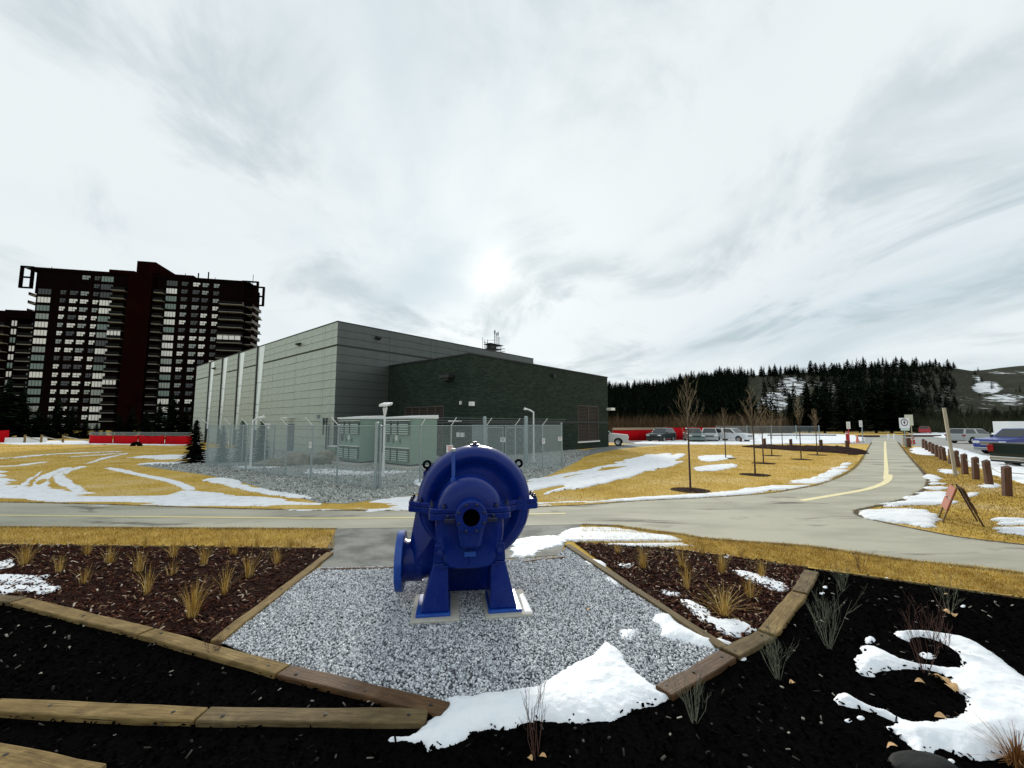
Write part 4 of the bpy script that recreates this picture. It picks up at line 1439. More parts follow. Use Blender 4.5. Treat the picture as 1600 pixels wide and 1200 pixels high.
def rock(name, loc, size, label, m, seed, grp=None, flat=0.6):
    bm = bmesh.new()
    bmesh.ops.create_icosphere(bm, subdivisions=3, radius=1.0)
    r = random.Random(seed)
    ax = [Vector((r.gauss(0, 1), r.gauss(0, 1), r.gauss(0, 1))).normalized() for _ in range(12)]
    lim = [r.uniform(.62, .95) for _ in ax]
    for v in bm.verts:
        for a, l_ in zip(ax, lim):
            d = v.co.dot(a)
            if d > l_:
                v.co -= a * (d - l_) * 0.85
        v.co *= 1 + r.uniform(-.02, .02)
        v.co = Vector((v.co.x * size[0], v.co.y * size[1], v.co.z * size[2]))
    me = bpy.data.meshes.new(name)
    bm.to_mesh(me)
    bm.free()
    me.materials.append(m)
    me.polygons.foreach_set('use_smooth', [True] * len(me.polygons))
    me.set_sharp_from_angle(angle=math.radians(28))
    o = mesh_obj(name, me)
    o.location = loc
    o.rotation_euler = (0, 0, r.uniform(0, 6))
    return tag(o, label, 'rock', grp)


M['rock'] = mat('tan_boulder', (0.27, 0.24, 0.17), 0.9, var=(0.13, 0.12, 0.09), scale=3, bump=0.7, bscale=14, bdist=0.03)
M['rock_dark'] = mat('dark_wet_rock', (0.010, 0.012, 0.0115), 0.7, var=(0.006, 0.007, 0.0065), scale=6, spec=0.15, bump=0.5, bscale=20)
X, Y = U(1450, 1205)
rock('boulder', (X, Y, 0.0), (0.24, 0.15, 0.07), 'dark flat rock at the bottom right below the snow patch', M['rock_dark'], 3)
X, Y = U(1590, 1196)
o = mesh_obj('grass_tuft', tuft_mesh(0.22, 0.9, 260, 77))
o.location = (X, Y, 0.0)
tag(o, 'rust brown grass clump in the bottom right corner', 'grass tuft')
o.data.materials[0] = island_mat('rust_grass', [(0, (0.10, 0.03, 0.006)), (0.6, (0.28, 0.12, 0.03)), (1, (0.45, 0.25, 0.09))])
# ================================================================== BUILDINGS
TH = math.radians(40.5)
va = Vector((math.sin(TH), math.cos(TH), 0))     # along the right hand walls, away from the viewer
vb = Vector((-math.cos(TH), math.sin(TH), 0))    # along the left hand walls, away to the left
RZA = math.atan2(va.y, va.x)                      # rotation that turns +x into va

M['panel_left'] = mat('silver_wall_panel', (0.40, 0.455, 0.39), 0.42, 0.3, var=(0.345, 0.395, 0.335), scale=1.6, rvar=0.05)
M['panel_right'] = mat('shaded_wall_panel', (0.085, 0.10, 0.093), 0.36, 0.35, var=(0.072, 0.086, 0.079), scale=1.6, rvar=0.05)  # darker copy of the cladding, the right wall's shade put into the colour
M['panel_joint'] = mat('dark_panel_joint', (0.05, 0.058, 0.052), 0.8)
M['fascia'] = mat('dark_trim', (0.012, 0.016, 0.015), 0.6)
M['strip_glass'] = mat('translucent_strip_glazing', (0.80, 0.90, 0.90), 0.16, spec=0.9, var=(0.70, 0.80, 0.80), scale=1.5)
M['louvre'] = mat('brown_louvre', (0.075, 0.06, 0.048), 0.6, 0.1)
M['roof'] = mat('grey_roof_membrane', (0.16, 0.17, 0.17), 0.8, var=(0.12, 0.125, 0.125), scale=0.8)


def brick_mat():
    m, n, b = new_mat('dark_green_brick')
    nn, ll = n.nodes.new, n.links.new
    t = nn('ShaderNodeTexCoord')
    mp = nn('ShaderNodeMapping')
    ll(t.outputs['UV'], mp.inputs[0])
    k = nn('ShaderNodeTexBrick')
    k.inputs['Scale'].default_value = 1.0
    k.inputs['Brick Width'].default_value = 0.40
    k.inputs['Row Height'].default_value = 0.085
    k.inputs['Mortar Size'].default_value = 0.012
    k.inputs['Color1'].default_value = (0.018, 0.029, 0.021, 1)
    k.inputs['Color2'].default_value = (0.036, 0.054, 0.040, 1)
    k.inputs['Mortar'].default_value = (0.005, 0.007, 0.006, 1)
    ll(mp.outputs[0], k.inputs[0])
    z = nn('ShaderNodeTexNoise')
    z.inputs['Scale'].default_value = 0.7
    z.inputs['Detail'].default_value = 6
    ll(t.outputs['Object'], z.inputs[0])
    mx = nn('ShaderNodeMix')
    mx.data_type = 'RGBA'
    mx.blend_type = 'MULTIPLY'
    mx.inputs[0].default_value = 0.35
    ll(k.outputs['Color'], mx.inputs[6])
    ll(z.outputs[0], mx.inputs[7])
    g = nn('ShaderNodeMix')
    g.data_type = 'RGBA'
    g.blend_type = 'ADD'
    g.inputs[0].default_value = 0.25
    ll(mx.outputs[2], g.inputs[6])
    ll(k.outputs['Color'], g.inputs[7])
    ll(g.outputs[2], b.inputs['Base Color'])
    b.inputs['Roughness'].default_value = 0.85
    b.inputs['Specular IOR Level'].default_value = 0.15
    bp = nn('ShaderNodeBump')
    bp.inputs['Strength'].default_value = 0.6
    bp.inputs['Distance'].default_value = 0.02
    ll(k.outputs['Color'], bp.inputs['Height'])
    ll(bp.outputs[0], b.inputs['Normal'])
    return m


M['brick'] = brick_mat()


def wall_uv(o):
    me = o.data
    uv = me.uv_layers.new(name='UVMap')
    for p in me.polygons:
        nx, ny, nz = p.normal
        for li in p.loop_indices:
            c = me.vertices[me.loops[li].vertex_index].co
            if abs(nz) > 0.7:
                uv.data[li].uv = (c.x, c.y)
            elif abs(nx) > abs(ny):
                uv.data[li].uv = (c.y, c.z)
            else:
                uv.data[li].uv = (c.x, c.z)


# ---- big metal clad hall. local: x along va (away right), y along vb (away left)
GH = 9.5
GC = Vector((-12.4, 29.3, 0))
GL, GW = 22.8, 36.6
hall = thing('metal_hall', 'large grey metal clad hall with upright strip windows behind the fence', 'building', tuple(GC), RZA)
core = MB()
core.bb(0.06, GL - 0.06, 0.06, GW - 0.06, 0, GH - 0.12)
core.build('wall', M['panel_joint'], hall)
rf = MB()
rf.bb(0.05, GL - 0.05, 0.05, GW - 0.05, GH - 0.115, GH - 0.09)
rf.build('roof', M['roof'], hall)
cp = MB()
cp.bb(-0.03, GL + 0.03, -0.03, 0.12, GH - 0.06, GH)
cp.bb(-0.03, 0.12, 0.123, GW + 0.03, GH - 0.06, GH)
cp.bb(0.123, GL + 0.03, GW - 0.1, GW + 0.03, GH - 0.06, GH)
cp.bb(GL - 0.12, GL + 0.03, 0.123, GW - 0.103, GH - 0.06, GH)
cp.build('parapet_cap', M['fascia'], hall)
BAND = GH - 1.75                                # dark reveal line below the parapet band
rnd = random.Random(4)
pm = {}


def panel(face, u0, u1, z0, z1, m):
    """a wall panel; face L: on the left hand wall (x=0 plane), R: on the right hand wall (y=0 plane)"""
    g = 0.012
    key = (face, round(u1 - u0, 3), round(z1 - z0, 3), m)
    if key not in pm:
        mb = MB()
        w, h = (u1 - u0) / 2 - g, (z1 - z0) / 2 - g
        if face == 'L':
            mb.hexa([(0.0, -w, -h), (0.062, -w, -h), (0.062, w, -h), (0.0, w, -h), (0.006, -w, h), (0.062, -w, h), (0.062, w, h), (0.006, w, h)])
        else:
            mb.hexa([(-w, 0.0, -h), (w, 0.0, -h), (w, 0.062, -h), (-w, 0.062, -h), (-w, 0.006, h), (w, 0.006, h), (w, 0.062, h), (-w, 0.062, h)])
        pm[key] = mb.mesh('wall_panel', M[m])
    o = mesh_obj('wall_panel', pm[key], hall)
    c = ((u0 + u1) / 2, (z0 + z1) / 2)
    j = rnd.uniform(-0.0015, 0.0015)
    o.location = (j, c[0], c[1]) if face == 'L' else (c[0], j, c[1])
    o.rotation_euler = (rnd.uniform(-.003, .003), rnd.uniform(-.003, .003), rnd.uniform(-.002, .002))
    return o


rows = [0.0]
n_low = 13
for i in range(n_low):
    rows.append((BAND - 0.06) * (i + 1) / n_low)
top_rows = [BAND + 0.06, BAND + 0.06 + (GH - 0.06 - BAND - 0.06) / 3, BAND + 0.06 + 2 * (GH - 0.06 - BAND - 0.06) / 3, GH - 0.06]


def wall_s(px, py):
    """distance along the left hand wall for a photo column"""
    k = (px - 800) / (F * _c + (py - 600) * _s)
    return (GC.x - k * GC.y) / (k * vb.y - vb.x)


def wall_r(px, py):
    k = (px - 800) / (F * _c + (py - 600) * _s)
    return (GC.x - k * GC.y) / (k * va.y - va.x)


s_strip = [wall_s(x, 600) for x in (401, 371.5, 346.5, 327)]          # left edges of dark mullions
cuts = [0.0, wall_s(505, 600), wall_s(461, 600), wall_s(425, 600)]
SW = 1.5
segs = []
prev = None
edges = cuts + [s_strip[0] - SW]
for a_, b_ in zip(edges[:-1], edges[1:]):
    segs.append((a_, b_))
for i, s0 in enumerate(s_strip):
    nxt = s_strip[i + 1] - SW if i < 3 else GW
    segs.append((s0 + 0.22, nxt))
for a_, b_ in segs:
    for z0, z1 in list(zip(rows[:-1], rows[1:])) + list(zip(top_rows[:-1], top_rows[1:])):
        panel('L', a_, b_, z0, z1, 'panel_left')
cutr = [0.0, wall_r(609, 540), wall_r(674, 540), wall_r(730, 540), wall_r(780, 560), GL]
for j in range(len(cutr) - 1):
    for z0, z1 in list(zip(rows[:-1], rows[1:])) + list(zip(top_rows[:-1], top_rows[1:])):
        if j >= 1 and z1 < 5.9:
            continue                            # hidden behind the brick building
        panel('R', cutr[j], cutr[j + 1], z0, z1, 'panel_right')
# strip windows: tall tapering panes beside a dark mullion
for i, s0 in enumerate(s_strip):
    mb = MB()
    mb.bb(-0.09, 0.06, s0 - 0.01, s0 + 0.22, 0.0, GH - 0.065)
    mul = mb.build('window_mullion', M['fascia'], hall)
    zs = [1.6, 3.2, 4.0, 6.0, GH - 0.07]
    for k in range(4):
        z0, z1 = zs[k] + 0.02, zs[k + 1] - 0.02
        w0, w1 = SW * (0.28 + 0.72 * z0 / GH), SW * (0.28 + 0.72 * z1 / GH)
        mb = MB()
        mb.hexa([(0.012, s0 - w0, z0), (0.055, s0 - w0, z0), (0.055, s0 - 0.012, z0), (0.012, s0 - 0.012, z0), (0.012, s0 - w1, z1), (0.055, s0 - w1, z1), (0.055, s0 - 0.012, z1), (0.012, s0 - 0.012, z1)])
        mb.build('strip_pane', M['strip_glass'], hall, fix=True)
    for z0, z1 in list(zip(rows[:-1], rows[1:])) + list(zip(top_rows[:-1], top_rows[1:])):
        mb = MB()
        zz0, zz1 = z0 + 0.012, z1 - 0.012
        w0, w1 = SW * (0.28 + 0.72 * zz0 / GH), SW * (0.28 + 0.72 * zz1 / GH)
        if SW - w1 < 0.06:
            continue
        mb.hexa([(0.0, s0 - SW + 0.012, zz0), (0.062, s0 - SW + 0.012, zz0), (0.062, s0 - w0 - 0.02, zz0), (0.0, s0 - w0 - 0.02, zz0), (0.0, s0 - SW + 0.012, zz1), (0.062, s0 - SW + 0.012, zz1), (0.062, s0 - w1 - 0.02, zz1), (0.0, s0 - w1 - 0.02, zz1)])
        mb.build('filler_panel', M['panel_left'], hall, fix=True)
# flood lights near the parapet, door, canopy lamps, meter boxes
for face, u, zz in (('L', wall_s(469, 531), Zat(531, 31.5)), ('L', wall_s(336, 574), 8.55), ('R', wall_r(590, 525), 8.75)):
    mb = MB()
    if face == 'L':
        mb.hexa([(-0.30, u - .18, zz - .06), (0.0, u - .18, zz - .14), (0.0, u + .18, zz - .14), (-0.30, u + .18, zz - .06), (-0.30, u - .18, zz + .04), (0.0, u - .18, zz + .12), (0.0, u + .18, zz + .12), (-0.30, u + .18, zz + .04)])
    else:
        mb.hexa([(u - .18, -0.30, zz - .06), (u + .18, -0.30, zz - .06), (u + .18, 0.0, zz - .14), (u - .18, 0.0, zz - .14), (u - .18, -0.30, zz + .04), (u + .18, -0.30, zz + .04), (u + .18, 0.0, zz + .12), (u - .18, 0.0, zz + .12)])
    mb.build('flood_light', M['fascia'], hall, bevel=0.01, fix=True)
dr = wall_s(454, 690)
mb = MB()
mb.bb(-0.035, 0.02, dr - 0.55, dr + 0.55, 0.02, 2.2)
M['door'] = mat('grey_blue_door', (0.09, 0.12, 0.13), 0.5)
door = mb.build('door', M['door'], hall, bevel=0.008)
mb = MB()
mb.bb(-0.09, -0.035, dr - 0.47, dr - 0.42, 0.95, 1.1)
mb.build('handle', M['steel'], door)
mb = MB()
mb.bb(-0.55, 0.0, dr - 0.5, dr + 0.5, 2.62, 2.72)
mb.build('door_canopy_light', M['white'], hall, bevel=0.01)
for u, z0, w, h in ((wall_s(420, 690), 1.75, 1.0, .45), (wall_s(505, 675), 2.2, .35, .35), (wall_s(497, 665), 2.6, .25, .25)):
    mb = MB()
    mb.bb(-0.16, 0.0, u - w / 2, u + w / 2, z0, z0 + h)
    mb.build('wall_box', M['white'] if w > .9 else M['steel'], hall, bevel=0.01)
pb = MB()
u = wall_s(512, 690)
pb.tube([(-0.12, u, 0.1), (-0.12, u, 2.6), (-0.12, u + .5, 2.6), (-0.12, u + .5, 1.4)], 0.05, 8)
pb.tube([(-0.12, u - .3, 0.1), (-0.12, u - .3, 2.1), (0, u - .3, 2.1)], 0.04, 8)
pb.build('wall_pipe', M['fascia'], hall, 40)

# ---- rooftop antenna frame on the hall
an = thing('antenna_frame', 'dark antenna frame with whip aerials on the roof edge of the hall', 'antenna', tuple(GC + va * wall_r(780, 545) + vb * 0.8 + Vector((0, 0, GH - 0.09))), RZA)
mb = MB()
for x in (-0.7, 0.7):
    for y in (-0.4, 0.4):
        mb.tube([(x, y, 0), (x, y, 0.9)], 0.04, 6)
mb.box((0, 0, 0.45), (1.5, 0.9, 0.06))
mb.box((0, 0, 0.9), (1.9, 1.0, 0.06))
mb.build('frame', M['fascia'], an)
mb = MB()
mb.box((-0.3, 0, 0.62), (0.8, 0.6, 0.5))
mb.build('equipment_box', M['fascia'], an, bevel=0.02)
for x, h, r_ in ((-1.5, 1.5, .02), (-1.2, 1.3, .025), (-0.8, 1.35, .03), (0.3, 2.5, .035), (0.55, 2.3, .02), (0.8, 2.4, .03), (1.0, 1.9, .02)):
    mb = MB()
    mb.tube([(x, 0.1, 0.2), (x, 0.1, h)], r_, 6)
    if h > 2:
        for z in (1.2, 1.5, 1.8, 2.1):
            mb.tube([(x - .12, 0.1, z), (x + .14, 0.1, z)], 0.012, 5)
        mb.tube([(x, 0.1, h - .35), (x, 0.1, h)], r_ * 2, 6)
    mb.build('aerial', M['fascia'], an)
mb = MB()
mb.tube([(-1.5, 0.1, 1.0), (1.0, 0.1, 1.1)], 0.02, 5)
mb.tube([(-0.8, 0.1, 1.3), (0.3, 0.1, 1.45)], 0.02, 5)
for z in (0.3, 0.6):
    mb.tube([(0.95, -0.5, z), (0.95, 0.5, z), (1.25, 0.5, z), (1.25, -0.5, z), (0.95, -0.5, z)], 0.02, 5)
mb.build('rail', M['fascia'], an)

# ---- dark brick building in front of the hall
BH = 6.65
BC = Vector((-2.67, 26.6, 0))
BLn, BWd = 18.4, 9.1
brk = thing('brick_building', 'dark green brick building with louvred openings joined to the hall', 'building', tuple(BC), RZA)
# right wall (y=0) has a louvre opening, left wall (x=0) has a wide louvre opening: build walls as blocks round them


def br_r(px, py):
    k = (px - 800) / (F * _c + (py - 600) * _s)
    return (BC.x - k * BC.y) / (k * va.y - va.x)


def br_l(px, py):
    k = (px - 800) / (F * _c + (py - 600) * _s)
    return (BC.x - k * BC.y) / (k * vb.y - vb.x)


lx0, lx1 = br_r(903, 660), br_r(935, 660)
Yl = BC.y + va.y * (lx0 + lx1) / 2
lz0, lz1 = Zat(689, Yl), Zat(634, Yl)
ly0, ly1 = br_l(693, 660), br_l(632, 660)
Yw = BC.y + vb.y * ly0
wz1 = Zat(634, Yw)
wz0 = 0.55
T = 0.3
w = MB()
w.bb(0, lx0, 0, T, 0, BH)
w.bb(lx1, BLn, 0, T, 0, BH)
w.bb(lx0, lx1, 0, T, 0, lz0)
w.bb(lx0, lx1, 0, T, lz1, BH)
w.bb(0, T, T, ly0, 0, BH)
w.bb(0, T, ly1, BWd, 0, BH)
w.bb(0, T, ly0, ly1, 0, wz0)
w.bb(0, T, ly0, ly1, wz1, BH)
w.bb(BLn - T, BLn, T, BWd, 0, BH)
o = w.build('wall', M['brick'], brk)
wall_uv(o)
# soldier course bands standing 2 cm proud
bd = MB()
zb = Zat(657, BC.y)
bd.bb(-0.02, BLn + 0.02, -0.022, -0.0, zb - 0.18, zb)
bd.bb(-0.022, 0.0, 0.0, BWd - 0.01, zb - 0.18, zb)
bd.build('brick_band', M['fascia'], brk)
cp = MB()
cp.bb(-0.05, BLn + 0.05, -0.05, T + 0.04, BH, BH + 0.09)
cp.bb(-0.05, T + 0.04, T + 0.043, BWd - 0.02, BH, BH + 0.09)
cp.bb(BLn - T - 0.04, BLn + 0.05, T + 0.043, BWd - 0.02, BH, BH + 0.09)
cp.build('parapet_cap', M['fascia'], brk)
rf = MB()
rf.bb(T, BLn - T, T, BWd - 0.02, BH - 0.45, BH - 0.4)
rf.build('roof', M['roof'], brk)


def louvre(x0, x1, z0, z1, face, parent):
    fr = MB()
    e = 0.07
    f = (lambda u, d, z: (u, d, z)) if face == 'R' else (lambda u, d, z: (d, u, z))

    def bx(mb_, u0, u1, d0, d1, a, b):
        P = [f(*p) for p in ((u0, d0, a), (u1, d0, a), (u1, d1, a), (u0, d1, a), (u0, d0, b), (u1, d0, b), (u1, d1, b), (u0, d1, b))]
        mb_.hexa(P)
    bx(fr, x0, x0 + e, -0.01, 0.16, z0, z1)
    bx(fr, x1 - e, x1, -0.01, 0.16, z0, z1)
    bx(fr, x0 + e, x1 - e, -0.01, 0.16, z0, z0 + e)
    bx(fr, x0 + e, x1 - e, -0.01, 0.16, z1 - e, z1)
    nm = 2 if face == 'R' else 5
    for k in range(1, nm):
        u = x0 + (x1 - x0) * k / nm
        bx(fr, u - .04, u + .04, 0.0, 0.15, z0 + e, z1 - e)
    lo2 = fr.build('louvre', M['louvre'], parent, fix=True)
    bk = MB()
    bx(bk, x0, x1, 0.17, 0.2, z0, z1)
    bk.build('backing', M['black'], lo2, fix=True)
    n = int((z1 - z0) / 0.13)
    sl_ = MB()
    hw = (x1 - x0) / 2 - e
    for q_ in range(1):
        P = [(-hw, 0.02, -0.045), (hw, 0.02, -0.045), (hw, 0.13, 0.03), (-hw, 0.13, 0.03), (-hw, 0.02, -0.025), (hw, 0.02, -0.025), (hw, 0.13, 0.05), (-hw, 0.13, 0.05)]
        sl_.hexa([f(*p) for p in P])
    me = sl_.mesh('slat', M['louvre'])
    for k in range(n):
        s_ = mesh_obj('slat', me, lo2)
        s_.location = f((x0 + x1) / 2, 0, z0 + e + (z1 - z0 - 2 * e) * (k + .5) / n)
    return lo2


louvre(lx0, lx1, lz0, lz1, 'R', brk)
louvre(ly0, ly1, wz0, wz1, 'L', brk)
sl_ = MB()
sl_.bb(lx0 - 0.1, lx1 + 0.1, -0.08, 0.1, lz0 - 0.12, lz0 - 0.003)
sl_.build('louvre_sill', M['white'], brk, bevel=0.01)
# scupper box, lights, cameras, small wall boxes
u = br_l(702, 588)
mb = MB()
zz = Zat(590, BC.y + vb.y * u)
mb.bb(-0.55, 0.0, u - .55, u + .45, zz - 0.08, zz + 0.14)
mb.bb(-0.45, 0.0, u - .35, u + .3, zz - 0.24, zz - 0.08)
mb.build('roof_scupper', M['fascia'], brk, bevel=0.02)
zz = Zat(631, BC.y)
mb = MB()
mb.bb(-0.14, 0.12, -0.32, -0.024, zz - 0.14, zz + 0.13)
mb.build('corner_light', M['white'], brk, bevel=0.02)
mb = MB()
mb.bb(-0.13, -0.0, 0.75, 0.85, zz - .02, zz + .2)
mb.build('camera_bracket', M['white'], brk)
mb = MB()
mb.bb(-0.4, -0.023, 0.7, 1.6, Zat(658, 26.6) - .03, Zat(658, 26.6) + .05)
mb.build('strip_light', M['white'], brk)
for yy in (0.35, 0.75):
    mb = MB()
    mb.bb(-0.1, 0.0, yy + .1, yy + .38, Zat(683, 26.8), Zat(676, 26.8))
    mb.build('meter_box', M['white'], brk)
u = br_r(863, 586)
mb = MB()
mb.bb(u - .15, u + .15, -.25, 0, 5.9, 6.15)
mb.build('flood_light', M['fascia'], brk)
mb = MB()
mb.bb(BLn - .3, BLn + .5, -0.5, -0.003, Zat(641, 40), Zat(637, 40))
mb.build('corner_lamp', M['white'], brk, bevel=0.02)

# ================================================================== APARTMENT TOWER
TX0, TY0 = (35 - 800) / (F * _c + (416 - 600) * _s) * 131, 131.0
roofz = Zat(416, 131.0)
# far corner with the same roof height seen at (393, 440)
v_ = 440 - 600
TY1 = (roofz - CAM_H) * (F * _c + v_ * _s) / (F * _s - v_ * _c)
TX1 = (393 - 800) / (F * _c + v_ * _s) * TY1
TD = Vector((TX1 - TX0, TY1 - TY0, 0))
TLEN = TD.length
TD.normalize()
TRZ = math.atan2(TD.y, TD.x)
tower = thing('apartment_tower', 'tall dark red brick apartment tower with stacked balconies at left', 'building', (TX0, TY0, 0), TRZ)
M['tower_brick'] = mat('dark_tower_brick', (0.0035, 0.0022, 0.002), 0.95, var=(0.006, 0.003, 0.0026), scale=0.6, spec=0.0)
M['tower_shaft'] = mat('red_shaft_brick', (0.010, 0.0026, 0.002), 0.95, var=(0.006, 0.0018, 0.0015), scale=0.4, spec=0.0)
M['slab'] = mat('balcony_slab_edge', (0.22, 0.23, 0.22), 0.9, spec=0.1)
M['rail'] = mat('dark_balcony_panel', (0.004, 0.0042, 0.004), 0.8, spec=0.1)
M['w_frame'] = mat('window_frame_dark', (0.006, 0.006, 0.006), 0.8, spec=0.1)
M['w_white'] = mat('drawn_white_blind', (0.72, 0.74, 0.73), 0.35, spec=0.7)
M['w_grey'] = mat('half_drawn_grey_blind', (0.22, 0.26, 0.24), 0.25, spec=0.7)
M['w_green'] = mat('greenish_sunroom_glass', (0.10, 0.16, 0.135), 0.15, spec=0.8)
M['w_dark'] = mat('dark_room_glass', (0.02, 0.022, 0.022), 0.1, spec=0.6)


def tx(px, py=550):
    k = (px - 800) / (F * _c + (py - 600) * _s)
    return (k * TY0 - TX0) / (TD.x - k * TD.y)


ST = 2.71
NF = 19
ROW0 = 0.2
DEP = 13.0
tw = MB()
tw.bb(tx(47), tx(192), 0.0, DEP, 0, roofz - 0.3)
tw.bb(tx(236), tx(379), 0.0, DEP, 0, roofz - 0.3)
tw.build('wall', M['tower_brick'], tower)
sh = MB()
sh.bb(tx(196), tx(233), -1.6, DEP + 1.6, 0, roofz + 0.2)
sh.bb(tx(172, 425), tx(212, 425), -0.5, 8, roofz - 0.29, roofz + 0.8)
sh.build('stair_shaft', M['tower_shaft'], tower)
ph = MB()
p0, p1 = tx(216, 420), tx(245, 420)
ph.bb(p0, p1, -0.8, DEP - 1.5, roofz + 0.21, roofz + 4.3)
ph.build('roof_house', M['tower_shaft'], tower)
ph = MB()
ph.bb(p1 + .01, tx(300, 430), 1.0, DEP, roofz - 0.29, roofz + 1.1)
ph.build('roof_house', M['tower_shaft'], tower)
pa = MB()
pa.bb(tx(55, 430), tx(191, 430), -0.25, DEP + .1, roofz - 0.9, roofz)
pa.bb(tx(37, 430), tx(55, 430) - .003, -0.2, 8, roofz - .5, roofz - .46)
pa.bb(tx(237, 440), tx(380, 440), -0.25, DEP + .1, roofz - 0.9, roofz)
pa.bb(tx(380, 440) + .003, tx(392, 440), -0.2, 8, roofz - .5, roofz - .46)
pa.build('parapet', M['tower_brick'], tower)

frame_px = []
rnd = random.Random(11)
wm = {}


def tower_window(x0, x1, zc, hgt, panes, kind):
    key = (round(x1 - x0, 2), hgt, panes, kind)
    if key not in wm:
        w_ = x1 - x0
        fr = MB()
        fr.bb(-w_ / 2, w_ / 2, -0.10, -0.03, -hgt / 2, hgt / 2)
        ps = []
        gp = 0.12
        pw = (w_ - gp * (panes + 1)) / panes
        gl = MB()
        for k in range(panes):
            a = -w_ / 2 + gp + k * (pw + gp)
            if panes >= 3:
                gl.bb(a, a + pw, -0.13, -0.095, -hgt / 2 + .1, hgt / 2 - .1)
            else:
                gl.bb(a, a + pw, -0.13, -0.095, 0.02, hgt / 2 - .08)
                if k == 0:
                    gl.bb(a, a + pw, -0.13, -0.095, -hgt / 2 + .08, -0.1)
                else:
                    gl.bb(a, a + pw * .55, -0.13, -0.095, -hgt / 2 + .08, -0.1)
        wm[key] = (fr.mesh('window', M['w_frame']), gl.mesh('pane', M[kind]))
    a, b = wm[key]
    o_ = mesh_obj('window', a, tower)
    o_.location = ((x0 + x1) / 2, 0, zc)
    p_ = mesh_obj('pane', b, o_)
    return o_


cols = [(49.5, 71, 4, 's'), (85, 95, 2, 'w'), (100, 114, 2, 'w'), (117, 131, 2, 'w'), (137, 147, 2, 'w'), (148, 168, 4, 's'), (252, 270, 4, 's'), (276, 287, 2, 'w'), (294, 306, 2, 'w'), (309, 320, 2, 'w'), (327, 337, 2, 'w')]
for ci, (a, b, pn, kd) in enumerate(cols):
    for k in range(NF):
        zc_ = ROW0 + 1.25 + ST * k
        if k >= NF - 2 and (kd == 'w' and ci < 4 or ci == 0):
            if rnd.random() < 0.75:
                continue
        if kd == 's':
            kind = rnd.choices(['w_white', 'w_green', 'w_grey', 'w_dark'], [.38, .36, .2, .06])[0]
            if k > NF - 5:
                kind = rnd.choices(['w_green', 'w_dark', 'w_white'], [.6, .3, .1])[0]
            tower_window(tx(a), tx(b), zc_, 1.95, 4, kind)
        else:
            kind = rnd.choices(['w_white', 'w_grey', 'w_dark'], [.52, .22, .26])[0]
            if k > NF - 4:
                kind = rnd.choices(['w_white', 'w_grey', 'w_dark'], [.15, .2, .65])[0]
            tower_window(tx(a), tx(b), zc_ + .1, 1.45, 2, kind)


def balcony(x0, x1, k, dep=1.7, rail=True, glazed=False):
    z = ROW0 + ST * k
    mb_ = MB()
    mb_.bb(x0, x1, -dep, -0.003, z - 0.05, z + 0.13)
    o_ = mb_.build('balcony', M['slab'], tower)
    r_ = MB()
    r_.bb(x0 + .02, x1 - .02, -dep + .02, -dep + .08, z + 0.131, z + 1.1)
    r_.bb(x0 + .02, x0 + .08, -dep + .081, -0.01, z + 0.131, z + 1.1)
    r_.bb(x1 - .08, x1 - .02, -dep + .081, -0.01, z + 0.131, z + 1.1)
    r_.build('railing', M['rail'], o_)
    if glazed:
        g_ = MB()
        for q_ in range(4):
            a_ = x0 + (x1 - x0) * q_ / 4
            g_.bb(a_ + .1, a_ + (x1 - x0) / 4 - .1, -dep + .03, -dep + .07, z + 1.12, z + 2.5)
        g_.build('glazing', M['w_white'], o_)


for k in range(1, NF - 1):
    balcony(tx(169.5), tx(191), k, glazed=(k in (5, 11)))
    balcony(tx(237), tx(251), k)
    if k < NF - 2:
        balcony(tx(341), tx(378), k, 1.9, glazed=(k == 11))
    # end wall balconies, seen against the sky
    if k < NF - 2:
        z = ROW0 + ST * k
        mb = MB()
        e0 = tx(379) + .003
        mb.bb(e0, e0 + 2.2 + .5 * (k % 2), 0.5, 9.0, z - .05, z + .13)
        o_ = mb.build('balcony', M['slab'], tower)
        r_ = MB()
        r_.bb(e0 + 2.1, e0 + 2.16, 0.5, 9.0, z + .131, z + 1.0)
        r_.build('railing', M['rail'], o_)
mb = MB()
mb.bb(tx(386), tx(389.5), 2.2, 3.4, 0, roofz - .5)
mb.build('end_pier', M['tower_shaft'], tower)
# cantilevered corner frames at both ends of the top floors
for x0, x1 in ((tx(34, 430), tx(55, 430)), (tx(379, 450), tx(405, 450))):
    mb = MB()
    for zz in (roofz - 7.3, roofz - 3.9, roofz - 0.45):
        mb.bb(x0, x1, -0.85, -0.2, zz, zz + 0.44)
    for xx in (x0, x1 - .7):
        mb.bb(xx, xx + .7, -0.84, -0.21, roofz - 6.859, roofz - 3.901)
        mb.bb(xx, xx + .7, -0.84, -0.21, roofz - 3.459, roofz - 0.451)
    mb.build('corner_frame', M['tower_brick'], tower)
    mb = MB()
    for zz in (roofz - 7.3, roofz - 3.9, roofz - 0.45):
        mb.bb(x0, x1, 5.2, 5.9, zz, zz + 0.44)
    for xx in (x0, x1 - .7):
        mb.bb(xx, xx + .7, 5.21, 5.89, roofz - 6.859, roofz - 3.901)
        mb.bb(xx, xx + .7, 5.21, 5.89, roofz - 3.459, roofz - 0.451)
    mb.build('corner_frame', M['tower_brick'], tower)
# left corner balconies
for k in range(2, NF - 2):
    z = ROW0 + ST * k
    if z > Zat(490, 131):
        mb = MB()
        mb.bb(tx(47) - 2.4, tx(47) - .003, 0.4, 5, z - .05, z + .13)
        o_ = mb.build('balcony', M['slab'], tower)
        r_ = MB()
        r_.bb(tx(47) - 2.4, tx(47) - 2.34, .4, 5, z + .131, z + 1.0)
        r_.build('railing', M['rail'], o_)
